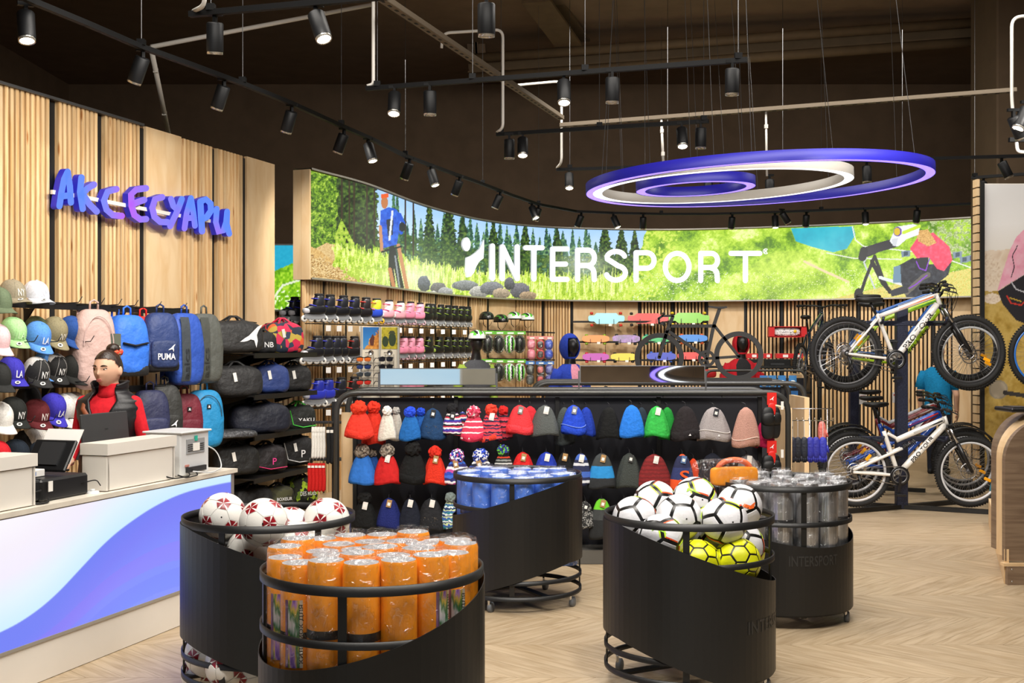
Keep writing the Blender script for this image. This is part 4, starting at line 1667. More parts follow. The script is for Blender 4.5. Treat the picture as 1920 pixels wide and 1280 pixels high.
def paint_faces(me, mats, fn):
    for m in mats:
        me.materials.append(m)
    n = len(me.polygons)
    c = np.empty(n * 3, np.float32)
    me.polygons.foreach_get('center', c)
    c = c.reshape(-1, 3)
    me.polygons.foreach_set('material_index', fn(c[:, 0], c[:, 1], c[:, 2]).astype(np.int32))
    me.polygons.foreach_set('use_smooth', np.ones(n, bool))
    me.update()


def limb(mb, pts, rs, n=14):
    P_ = [Vector(p) for p in pts]
    out, ro = [], []
    for i in range(len(P_) - 1):
        for j in range(6):
            t = j / 6
            out.append(P_[i].lerp(P_[i + 1], t))
            ro.append(rs[i] * (1 - t) + rs[i + 1] * t)
    out.append(P_[-1])
    ro.append(rs[-1])
    mb.tube(out, ro, n)
    for p, r in ((P_[0], rs[0]), (P_[-1], rs[-1])):
        mb.sq(p, (r, r, r), nu=12, nv=8)
    for p, r in zip(P_[1:-1], rs[1:-1]):
        mb.sq(p, (r, r, r), nu=12, nv=8)


def hand(mb, wrist, d, palm_n, s=1.0, side=1):
    """palm and five bent fingers; d = pointing direction, palm_n = out of the back of the hand"""
    d = Vector(d).normalized()
    n = Vector(palm_n)
    n = (n - d * n.dot(d)).normalized()
    sd = d.cross(n) * side
    w0 = Vector(wrist)
    M = Matrix(((d.x, sd.x, n.x, 0), (d.y, sd.y, n.y, 0), (d.z, sd.z, n.z, 0), (0, 0, 0, 1)))
    mb.sq((0, 0, 0), (.048 * s, .036 * s, .015 * s), .7, .7, 16, 8, M=Matrix.Translation(w0 + d * .045 * s) @ M)
    for i, ln in enumerate((.062, .072, .068, .052)):
        b = w0 + d * .082 * s + sd * (-.027 + .018 * i) * s
        p1 = b + d * ln * .45 * s - n * .006 * s
        p2 = p1 + d * ln * .3 * s - n * .018 * s
        p3 = p2 + d * ln * .15 * s - n * .02 * s
        mb.tube([b - d * .02 * s, b, p1, p2, p3], [.009 * s, .0095 * s, .009 * s, .008 * s, .006 * s], 8)
    b = w0 + d * .02 * s - sd * .03 * s
    mb.tube([b, b - sd * .022 * s + d * .02 * s - n * .006 * s, b - sd * .03 * s + d * .048 * s - n * .012 * s, b - sd * .026 * s + d * .066 * s - n * .016 * s], [.012 * s, .011 * s, .0095 * s, .007 * s], 8)


def head_shape(mb, M, face=True, k=1.0):
    """head of height about .225, centred; local -Y is the face"""
    def fn(x, y, z):
        dx, dy, dz = x, y, z
        fr = max(0, -y)                              # towards the face
        if z < 0:                                    # jaw tapers
            t = -z
            x *= 1 - .34 * t ** 1.3
            if y > 0:
                y *= 1 - .28 * t
            else:
                y *= 1 - .02 * t
        if y > 0:
            y *= 1.08
        if face and fr > .2:
            def g(cx, cz, sx, sz):
                return math.exp(-((dx - cx) / sx) ** 2 - ((dz - cz) / sz) ** 2)
            y -= .20 * g(0, -.17, .10, .11) * fr       # nose tip
            y -= .10 * g(0, .02, .07, .16) * fr        # bridge
            y += .10 * (g(.34, .05, .17, .09) + g(-.34, .05, .17, .09)) * fr   # sockets
            y -= .05 * (g(.32, .2, .24, .07) + g(-.32, .2, .24, .07)) * fr     # brow
            y -= .075 * g(0, -.47, .2, .06) * fr       # lips
            y -= .06 * g(0, -.53, .17, .05) * fr
            y += .04 * g(0, -.60, .22, .035) * fr
            y -= .09 * g(0, -.78, .2, .12) * fr        # chin
            y -= .03 * (g(.5, -.2, .2, .16) + g(-.5, -.2, .2, .16)) * fr       # cheeks
        return x, y, z
    mb.sq((0, 0, 0), (.076 * k, .096 * k, .114 * k), 1, 1, 64, 48, M=M, fn=fn)
    if face:
        for s_ in (-1, 1):
            mb.sq((s_ * .077 * k, .012, -.008), (.010, .019, .030), nu=12, nv=8, M=M)


SKIN = mat('skin', '#e3b396', .5, var=.05, scale=12, spec=.35)
HAIR = mat('dark_brown_hair', '#2b1c14', .4, var=.3, scale=60, bump=.5, stretch=(1, 1, .25))
REDK = cloth('#d3202c', .15)
VESTM = mat('black_padded_vest', '#17171a', .45, var=.1, scale=14, bump=.5)
EYEW = plain('#efe9e2', .2)
IRIS = plain('#2b1a12', .15)

WX, WY = (205 - 960) / F * 7.02, 7.02
PW = thing('person', 'woman in red turtleneck and black padded vest standing behind the counter', 'person', Matrix.Translation((WX, WY, 0)) @ Matrix.Rotation(-.12, 4, 'Z'))
HC = Vector((.0, -.02, 1.468))
HYAW = math.radians(-7)
HMx = Matrix.Translation(HC) @ Matrix.Rotation(HYAW, 4, 'Z') @ Matrix.Rotation(math.radians(3), 4, 'X')
mb = MB()
loft(mb, [(0, 0, .80, .15, .11), (0, 0, .86, .172, .125), (0, 0, .93, .17, .125), (0, 0, 1.02, .13, .10), (0, 0, 1.12, .145, .108), (0, -.005, 1.19, .158, .115), (0, 0, 1.25, .165, .10), (0, .005, 1.29, .14, .08),
          (0, .01, 1.315, .085, .065), (0, .008, 1.34, .056, .056), (0, .0, 1.40, .05, .052), (0, 0, 1.43, .045, .05)])
head_shape(mb, HMx)
for s_ in (-1, 1):
    limb(mb, [(s_ * .155, .0, 1.265), (s_ * .215, .02, 1.04), (s_ * .16, -.16, .94)], [.050, .038, .026])
    hand(mb, (s_ * .155, -.17, .937), (-s_ * .15, -1, -.1), (0, 0, 1), .9, side=s_)
    limb(mb, [(s_ * .085, 0, .84), (s_ * .09, -.01, .48), (s_ * .09, .02, .09)], [.088, .056, .036])
    mb.sq((s_ * .09, -.05, .04), (.042, .12, .04), .7, .8, 14, 8)
wm = fuse(mb, .0065, 3)
TROU = cloth('#1b1c22')
paint_faces(wm, [SKIN, REDK, TROU, BLACKM], lambda x, y, z: np.where(z > 1.372 + .0 * x, 0, np.where(z < .085, 3, np.where(z < .90, 2, np.where((y < -.165) & (z < 1.0), 0, 1)))))
link('body', wm, PW)
# hair: skull cap of the head shape, pulled back
mb = MB()
mb2 = MB()
head_shape(mb2, Matrix.Identity(4), face=False, k=1.055)
keep = []
for f in mb2.f:
    c = sum((Vector(mb2.v[i]) for i in f), Vector()) / len(f)
    zl = .055 + .02 * (1 - (c.x / .08) ** 2) if c.y < -.03 else (.05 - (c.y + .03) * 1.25 if c.y < .05 else -.055)
    if c.z > zl:
        keep.append(f)
mb.add(mb2.v, keep, True, HMx)
mb.sq((0, .062, .118), (.042, .042, .036), nu=16, nv=10, M=HMx)
mb.sq((0, .045, .098), (.034, .04, .02), nu=14, nv=8, M=HMx)
hair = mb.build('hair', HAIR, PW)
mb = MB()
ring_ = [(0.042 * math.cos(a) * (1 + .12 * math.sin(5 * a)), .066 + .04 * math.sin(a), .098 + .006 * math.sin(7 * a)) for a in [2 * PI * i / 30 for i in range(30)]]
mb.tube([HMx @ Vector(p) for p in ring_], [.013 + .004 * math.sin(i * 2.1) for i in range(30)], 8, closed=True)
mb.build('scrunchie', speckle('orange_scrunchie', ['#e2512e', '#e96a45', '#d8402a', '#f2b48c'], 90), hair)
for s_ in (-1, 1):
    mb = MB()
    mb.sq((s_ * .031, -.0755, .008), (.0125, .0075, .0058), nu=14, nv=8, M=HMx)
    e = mb.build('eye', EYEW, PW)
    mb = MB()
    mb.sq((s_ * .031 - .004, -.082, .008), (.0068, .0034, .0062), nu=12, nv=6, M=HMx)
    mb.build('iris', IRIS, e)
    mb = MB()
    mb.tube([HMx @ Vector((s_ * (.014 + .036 * q), -.0915 + .012 * q * q, .026 + .006 * math.sin(q * 2.6) - .003 * q)) for q in (0, .25, .5, .75, 1)], [.0034, .0042, .004, .003, .0014], 6)
    mb.build('eyebrow', HAIR, PW)
    mb = MB()
    mb.tube([HMx @ Vector((s_ * (.018 + .028 * q), -.0835 + .006 * q * q, .0125 + .003 * math.sin(q * 3.1))) for q in (0, .3, .6, 1)], .0021, 5)
    mb.build('eyelash', HAIR, PW)
mb = MB()
mb.sq((0, -.095, -.052), (.019, .006, .0042), nu=16, nv=8, M=HMx)
mb.sq((0, -.0945, -.0605), (.017, .006, .0048), nu=16, nv=8, M=HMx)
mb.build('lips', mat('lips', '#b4605a', .4), PW)
mb = MB()
loft(mb, [(0, .003, 1.30, .08, .07), (0, .004, 1.335, .062, .062), (0, .002, 1.375, .0565, .059), (0, 0, 1.385, .055, .058)], 26)
mb.build('turtleneck_collar', REDK, PW)
# vest with a stand-up collar, open at the front
rg = [(0, 0, .84, .185, .14), (0, 0, .93, .183, .138), (0, 0, 1.02, .158, .128), (0, 0, 1.10, .165, .132), (0, -.004, 1.18, .188, .14), (0, 0, 1.235, .2, .128), (0, .004, 1.285, .196, .108), (0, .012, 1.32, .14, .1), (0, .015, 1.34, .108, .095), (0, .012, 1.365, .108, .1), (0, .01, 1.40, .112, .106)]
op0 = [.0, .0, .05, .10, .22, .32, .45, .55, .62, .7, .78]
u_ = np.linspace(0, len(rg) - 1, 41)
rg = [tuple(float(np.interp(q, range(len(op0)), [g_[c_] for g_ in rg])) for c_ in range(5)) for q in u_]
n = 72
op = np.interp(u_, range(len(op0)), op0) + .004
vs, fs = [], []
for i, (cx, cy, z, rx, ry) in enumerate(rg):
    puff = 1 + .012 * math.sin(i * 1.6)
    for j in range(n):
        a = -PI / 2 + op[i] + (2 * PI - 2 * op[i]) * j / (n - 1)
        vs.append((cx + rx * puff * math.cos(a), cy + ry * puff * math.sin(a), z + (-.035 * max(0, i - 34) / 6 * max(0, -math.sin(a)))))
for i in range(len(rg) - 1):
    for j in range(n - 1):
        fs.append((i * n + j, i * n + j + 1, (i + 1) * n + j + 1, (i + 1) * n + j))
mb = MB().add(vs, fs, True)
vest = mb.build('vest', VESTM, PW)
so_ = vest.modifiers.new('thickness', 'SOLIDIFY')
so_.thickness = .012


def swoosh(mb, fmap, s=1.0):
    """curved tick mark"""
    low = [(-.5, .05), (-.42, -.18), (-.25, -.22), (0, -.12), (.5, .22)]
    upp = [(-.1, -.02), (-.28, -.08), (-.36, -.02)]
    mb.add([fmap(x * s, y * s) for x, y in low + upp], [(0, 1, 7), (1, 2, 7), (2, 6, 7), (2, 3, 6), (3, 5, 6), (3, 4, 5)])
    return mb


mb = MB()
swoosh(mb, lambda x, y: Vector((.10 + x, -.140 + .35 * max(0, x), 1.205 + y + .35 * x)), .06)
mb.text('NIKE', lambda x, y: Vector((.097 + x, -.142, 1.216 + y + .35 * x)), h=.011)
mb.build('chest_logo', plain('#e8e8ea', .5), vest)
mb = MB()
mb.tube([(-.125, -.05, 1.30), (-.11, -.115, 1.24), (-.04, -.148, 1.16), (.05, -.15, 1.08), (.15, -.10, .99)], .016, 6, flat=.25, up=(0, -1, 0))
mb.build('bag_strap', plain('#8a4a2a', .6), PW)


def mannequin_base(name, label, loc, rz, H=1.0):
    return thing(name, label, 'mannequin', Matrix.Translation(loc) @ Matrix.Rotation(rz, 4, 'Z') @ Matrix.Scale(H, 4))


MANQ = mat('black_mannequin', '#1b1a1a', .35)
TORSO = [(0, 0, .80, .14, .10), (0, 0, .88, .165, .115), (0, 0, 1.0, .135, .10), (0, -.01, 1.14, .16, .115), (0, 0, 1.26, .185, .115), (0, 0, 1.34, .19, .10), (0, .005, 1.39, .13, .08), (0, .01, 1.42, .07, .06), (0, .005, 1.5, .052, .055), (0, 0, 1.55, .05, .05)]


def dressed(name, label, loc, rz, top, trousers, sleeves=True, hood=None, opening=None, inner=None, helmet=False, lean=0, cat='mannequin', skin=None, H=1.0):
    """standing figure in clothes; black mannequin unless skin is given"""
    t = thing(name, label, cat, Matrix.Translation(loc) @ Matrix.Rotation(rz, 4, 'Z') @ Matrix.Scale(H, 4))
    mb = MB()
    loft(mb, TORSO)
    hm = Matrix.Translation((0, -.02, 1.63))
    head_shape(mb, hm, face=bool(skin))
    for s_ in (-1, 1):
        limb(mb, [(s_ * .175, 0, 1.32), (s_ * .235, .03, 1.06), (s_ * .225, -.05, .84)], [.055, .042, .03])
        hand(mb, (s_ * .225, -.055, .83), (0, -.12, -1), (s_, 0, 0), 1.0, side=s_)
        limb(mb, [(s_ * .09, 0, .84), (s_ * .095, -.01, .48), (s_ * .095, .02, .08)], [.09, .058, .04])
        mb.sq((s_ * .095, -.05, .04), (.045, .13, .04), .7, .8, 14, 8)
    me = fuse(mb, .012, 3)
    base = skin or MANQ
    paint_faces(me, [base, trousers, BLACKM, top], lambda x, y, z: np.where(z < .075, 2, np.where((z < .9) & (np.abs(x) < .2), 1, np.where((z < 1.40) & (z > .86 if sleeves else z > 1.12), 3, 0))))
    link('body', me, t)
    # garment shell
    rg_ = [(0, 0, .80, .172, .132), (0, 0, .90, .18, .135), (0, 0, 1.02, .165, .128), (0, -.01, 1.15, .178, .135), (0, 0, 1.27, .2, .132), (0, 0, 1.345, .198, .112), (0, .005, 1.395, .14, .09), (0, .01, 1.425, .09, .075)]
    n = 36
    vs, fs, mi = [], [], []
    for cx, cy, z, rx, ry in rg_:
        for j in range(n):
            a = 2 * PI * j / n
            vs.append((cx + rx * math.cos(a), cy + ry * math.sin(a), z))
    for i in range(len(rg_) - 1):
        for j in range(n):
            a = 2 * PI * (j + .5) / n
            da = abs(((a - 1.5 * PI + PI) % (2 * PI)) - PI)
            fs.append((i * n + j, i * n + (j + 1) % n, (i + 1) * n + (j + 1) % n, (i + 1) * n + j))
            mi.append(1 if (opening and da < opening) else 0)
    mb = MB()
    for f, m_ in zip(fs, mi):
        mb.m = m_
        mb.f.append(list(f)); mb.mi.append(m_); mb.sm.append(True)
    mb.v = vs
    for s_ in (-1, 1):
        mb.m = 0
        if sleeves:
            mb.tube([(s_ * .16, 0, 1.345), (s_ * .2, .005, 1.27), (s_ * .242, .03, 1.06), (s_ * .24, 0, .95), (s_ * .23, -.045, .86)], [.07, .066, .056, .05, .042], 14)
        else:
            mb.tube([(s_ * .16, 0, 1.345), (s_ * .2, .005, 1.27), (s_ * .228, .02, 1.14)], [.07, .07, .066], 14)
    g = mb.build('garment', [top, inner or top], t)
    if hood:
        mb = MB()
        mb2 = MB()
        mb2.sq((0, .02, 1.62), (.115, .135, .16), nu=28, nv=18)
        keepf = []
        for f in mb2.f:
            c = sum((Vector(mb2.v[i]) for i in f), Vector()) / len(f)
            if not (c.y < -.045 and abs(c.x) < .085 and 1.5 < c.z < 1.725):
                keepf.append(f)
        mb.add(mb2.v, keepf, True)
        h_ = mb.build('hood', hood, t)
        h_.modifiers.new('thickness', 'SOLIDIFY').thickness = .014
    return t


b1 = P(1070, HY, 13.2)
mq = dressed('mannequin', 'black mannequin in a blue zip hoodie over a pink shirt', (b1.x, b1.y, 0), .55, cloth('#2c46b4'), cloth('#22242a'), hood=cloth('#2c46b4'), opening=.42, inner=cloth('#ee9fb4'), H=.98)
mb = MB()
mb.text('PUMA', lambda x, y: Vector((x, -.142 + .0, 1.2 + y)), h=.045)
mb.build('shirt_print', plain('#f5eef0', .6), mq)
b2 = P(1390, HY, 15.6)
mq = dressed('mannequin', 'black mannequin in a red hooded jacket behind the bicycle silhouette', (b2.x, b2.y, 0), .1, cloth('#c3222e'), cloth('#22242a'), hood=cloth('#c3222e'), opening=.6, inner=cloth('#2b2a2c'), H=1.0)
b3 = P(893, HY, 14.4)
mq = dressed('mannequin', 'black mannequin in a dark grey vest and white-green cycling helmet', (b3.x, b3.y, 0), .45, cloth('#8aa03c'), cloth('#22242a'), opening=1.6, inner=cloth('#45464a'), H=1.0)
HELM_ON = mq
# customer behind the bicycles
b4 = P(1759, HY, 14.6)
dressed('person', 'customer in a turquoise blue shirt standing behind the bicycles', (b4.x, b4.y, 0), 2.6, cloth('#1783b8'), cloth('#20232e'), sleeves=False, skin=SKIN, cat='person', H=.94)
# ------------------------------------------------------------------ cap bars on the left wall
def wall_bar(x0, y0, x1, y1, off, label, brackets, hooks):
    a, b = wlp(x0, y0, off), wlp(x1, y1, off)
    t = thing('display_bar', label, 'display bar', Matrix.Translation(a))
    d = b - a
    MB().bar((0, 0, 0), d, .03, .05).build('rail', BLACK, t)
    for q in brackets:
        c = d * q
        mb = MB()
        mb.bar(c, c - NW * off, .025, .03)
        mb.prism([(0, -.02), (-.0, -.14), (-.09, -.02)], -.008, .008, lambda x, y, z, c=c: c - NW * (off + x) + E * z + Vector((0, 0, y)) if False else c + NW * (-off - x * 1.0) + E * z + Vector((0, 0, y)))
        mb.build('bracket', BLACK, t)
    for q in hooks:
        c = d * q
        MB().tube([c + Vector((0, 0, .01)), c + NW * .22 + Vector((0, 0, .02)), c + NW * .25 + Vector((0, 0, .06))], .0035, 6).build('hook', BLACK, t)
    return t


wall_bar(-60, 565, 352, 585, .20, 'top black display bar with hooks above the rows of caps', (.15, .3, .5, .62, .72, .8, .95), (.32, .42, .5, .58, .7, .84))
wall_bar(-60, 646, 160, 645, .20, 'second black display bar under the pale green and blue caps', (.35, .8), (.3, .5, .8))
wall_bar(-60, 724, 150, 719, .20, 'third black display bar above the black and maroon caps', (.35, .85), (.3, .5, .8))
wall_bar(-60, 800, 145, 785, .20, 'fourth black display bar under the black and maroon caps', (.35, .85), (.3, .5, .8))
wall_bar(240, 729, 352, 723, .20, 'lower black display bar above the row of standing backpacks', (.15, .5, .9), (.2, .5, .8))


# ------------------------------------------------------------------ caps
def cap(p, fwd, pitch, col, label, brim=None, front=None, logo=None, logocol='#f2f2f2', sticker=True, s=1.0, roll=0):
    """baseball cap; p = crown centre, front along fwd, pitched nose-down"""
    R = frame(p, x=fwd) @ Matrix.Rotation(math.radians(pitch), 4, 'Y') @ Matrix.Rotation(math.radians(roll), 4, 'X') @ Matrix.Scale(s, 4)
    t = thing('baseball_cap', label, 'cap', R, 'baseball caps on the left wall')
    cm = cloth(col, .15, 90)
    fm = cloth(front, .15, 90) if front else cm
    a_, b_, h_ = .098, .082, .118

    def warp(x, y, z):
        return x + (.06 * (1 - z) if x > 0 else 0), y, z
    mb = MB()
    mb.sq((0, 0, 0), (a_, b_, h_), .82, 1, 24, 10, fn=warp, lo=0)
    if front:
        for i, f in enumerate(mb.f):
            c = sum((Vector(mb.v[j]) for j in f), Vector()) / len(f)
            mb.mi[i] = 1 if c.x > .012 else 0
    cr = mb.build('crown', [cm, fm], t)
    mb = MB()
    for k_ in range(6):
        an = k_ * PI / 3 + PI / 6
        mb.tube([(a_ * 1.012 * math.cos(q) ** .82 * math.cos(an) * 1.0 + (.06 * a_ * (1 - math.sin(q) ** .82) if math.cos(an) > 0 else 0), b_ * 1.012 * math.cos(q) ** .82 * math.sin(an), h_ * 1.006 * math.sin(q) ** .82) for q in [PI / 2 * (j + .02) / 6 for j in range(7)]][:-1], .0012, 4)
    tag(mb.build('seams', cm, cr), kind='stuff')
    MB().sq((0, 0, h_), (.009, .009, .006), nu=10, nv=6).build('button', cm, t)
    bmat = cloth(brim, .1, 90) if brim else fm
    vs, fs = [], []
    nj, ni = 16, 5
    for i in range(ni + 1):
        for j in range(nj + 1):
            an = math.radians(-78 + 156 * j / nj)
            r = i / ni
            ex = .078 * math.cos(an) ** .6 * r
            x = (a_ * 1.05) * math.cos(an) + ex
            y = (b_ * 1.0) * math.sin(an) * (1 + .06 * r)
            vs.append((x, y, -.012 * r - .03 * (y / b_) ** 2 * (.25 + .75 * r) + .006))
    w_ = nj + 1
    for i in range(ni):
        for j in range(nj):
            fs.append((i * w_ + j, (i + 1) * w_ + j, (i + 1) * w_ + j + 1, i * w_ + j + 1))
    bo = MB().add(vs, fs, True).build('brim', bmat, t)
    bo.modifiers.new('thickness', 'SOLIDIFY').thickness = .004
    if sticker:
        MB().lathe([(0, .0), (.017, .0)], 16, M=Matrix.Translation((.135, -.03, .003)) @ Matrix.Rotation(.12, 4, 'Y') @ Matrix.Rotation(.35, 4, 'X')).build('round_sticker', plain('#e9e6df', .4), bo)
        MB().lathe([(0, .0), (.009, .0)], 12, M=Matrix.Translation((.135, -.03, .0045)) @ Matrix.Rotation(.12, 4, 'Y') @ Matrix.Rotation(.35, 4, 'X')).build('sticker_mark', plain('#3a3a3a', .4), bo)
    if logo:
        def fm_(x, y):
            zz_ = .045 + y
            ct_ = max(.05, 1 - (zz_ / h_) ** 2.4) ** .42
            yy = x
            xx = a_ * 1.06 * ct_ * math.sqrt(max(.05, 1 - (yy / (b_ * ct_)) ** 2)) + .003
            return Vector((xx, yy, zz_))
        MB().text(logo, fm_, h=.046, w=.048).build('embroidered_monogram', plain(logocol, .6), cr)
    return t


CAPS = [  # px, py of crown centre, off wall, fwd turn, pitch, size, colours, ...
    (22, 545, .22, 0, 8, '#938a75', None, None, 'NY', '#e9e6dc', 'khaki grey cap with white monogram on the top bar'),
    (66, 546, .22, 0, 8, '#d3d6e0', None, None, 'NY', '#f4f4f6', 'pale grey cap with white monogram at the right of the top bar'),
    (-6, 560, .34, 0, 14, '#66745a', None, None, None, '', 'dull green cap cut by the left edge on the top bar'),
    (22, 615, .24, 0, 28, '#a6d795', None, None, 'LA', '#c4e6b6', 'pale mint green cap in the second row'),
    (-10, 628, .36, 0, 28, '#e3c3c6', None, None, None, '', 'pale pink cap cut by the left edge in the second row'),
    (66, 612, .14, -20, 30, '#566047', None, None, None, '', 'olive green cap hanging behind the sky blue cap'),
    (68, 622, .27, 0, 34, '#5a92dd', None, None, 'LA', '#f2f4f8', 'sky blue cap with white letters in the second row'),
    (99, 612, .22, 5, 40, '#8f8668', None, None, 'NY', '#f0ede2', 'olive khaki cap with white monogram between two blue caps'),
    (130, 610, .22, 5, 42, '#2c4f92', None, None, None, '', 'plain navy blue cap at the end of the second row'),
    (18, 690, .27, 0, 22, '#3b35a8', None, None, 'LA', '#f2f2f8', 'royal purple cap with white letters in the third row'),
    (-8, 700, .4, 0, 22, '#2b2c2b', None, None, None, '', 'charcoal cap cut by the left edge in the third row'),
    (84, 676, .14, -10, 30, '#5d95dd', None, None, None, '', 'sky blue cap tucked behind the black and white cap'),
    (66, 689, .30, 0, 28, '#c9c6c2', '#2c2c2c', '#2c2c2c', 'NY', '#f2f2f2', 'pale cap with black front and brim in the third row'),
    (99, 680, .20, 0, 34, '#bdbab6', '#262626', '#262626', 'NY', '#f2f2f2', 'white and black cap with monogram behind the two-tone cap'),
    (134, 684, .24, 0, 30, '#262624', None, None, None, '', 'plain black cap at the end of the third row'),
    (22, 765, .30, 0, 26, '#232523', None, None, 'NY', '#efefef', 'dark green-black cap with small monogram in the fourth row'),
    (52, 742, .16, -10, 25, '#1c1c1c', None, None, None, '', 'black cap with upright crown behind the maroon cap'),
    (66, 768, .27, 0, 26, '#5d2226', None, None, 'NY', '#e9dcd8', 'maroon cap with small monogram in the fourth row'),
    (96, 755, .22, 5, 40, '#3d37ae', None, None, 'LA', '#f2f2f8', 'violet blue cap beside the white caps in the fourth row'),
    (114, 756, .21, 5, 42, '#cfcdc9', None, None, None, '', 'white cap, leftmost of the white row behind the woman'),
    (125, 754, .2, 5, 42, '#dcdad6', None, None, None, '', 'white cap in the middle of the white row behind the woman'),
    (136, 752, .19, 5, 42, '#e6e4e0', None, None, None, '', 'white cap, rightmost of the white row behind the woman'),
    (-4, 775, .36, 0, 26, '#e9e6e0', None, None, None, '', 'white cap cut by the left edge in the fourth row'),
    (58, 820, .15, -5, 30, '#e2ded8', None, None, None, '', 'off-white cap with tall crown in the bottom row'),
    (78, 822, .18, 0, 32, '#ded9d0', None, None, None, '', 'cream white cap in the middle of the bottom row'),
    (46, 826, .12, -10, 30, '#1e1e1e', None, None, None, '', 'black cap half hidden behind the off-white cap'),
    (108, 826, .2, 5, 40, '#5d2226', None, None, 'NY', '#e9dcd8', 'maroon cap at the right of the bottom row'),
    (128, 818, .16, 5, 38, '#1f1f1f', None, None, None, '', 'black cap hanging beside the woman in the bottom row'),
    (28, 845, .34, 0, 16, '#1d2631', None, None, None, '', 'dark navy cap behind the white desk screen in the bottom row'),
    (75, 848, .36, 0, 20, '#1b2430', None, None, 'NY', '#f2f2f4', 'dark navy cap with white monogram above the printer'),
    (-8, 848, .4, 0, 16, '#c3202a', None, None, None, '', 'bright red cap cut by the left edge in the bottom row'),
]
for x, y, off, turn, pitch, col, fr_, br, lg, lc, lab in CAPS:
    fwd = Matrix.Rotation(math.radians(turn - 14), 3, 'Z') @ NW
    cap(wlp(x, y + 12, off), fwd, pitch, col, lab, brim=br, front=fr_, logo=lg, logocol=lc or '#ffffff', sticker=bool(lg))


# ------------------------------------------------------------------ backpacks
def cat_mark(mb, fmap, s):
    """leaping cat silhouette, coarse"""
    pts = [(-.5, -.25), (-.3, -.1), (-.1, .02), (.1, .22), (.3, .42), (.5, .5), (.42, .36), (.34, .25), (.26, .05), (.30, -.2), (.24, -.5), (.14, -.18), (-.02, -.14), (-.14, -.2), (-.3, -.24)]
    return mb.add([fmap(x * s, y * s) for x, y in pts], [(0, 1, 14), (1, 2, 13, 14), (2, 3, 12, 13), (3, 8, 9, 12), (3, 4, 7, 8), (4, 5, 6, 7), (9, 10, 11, 12)])


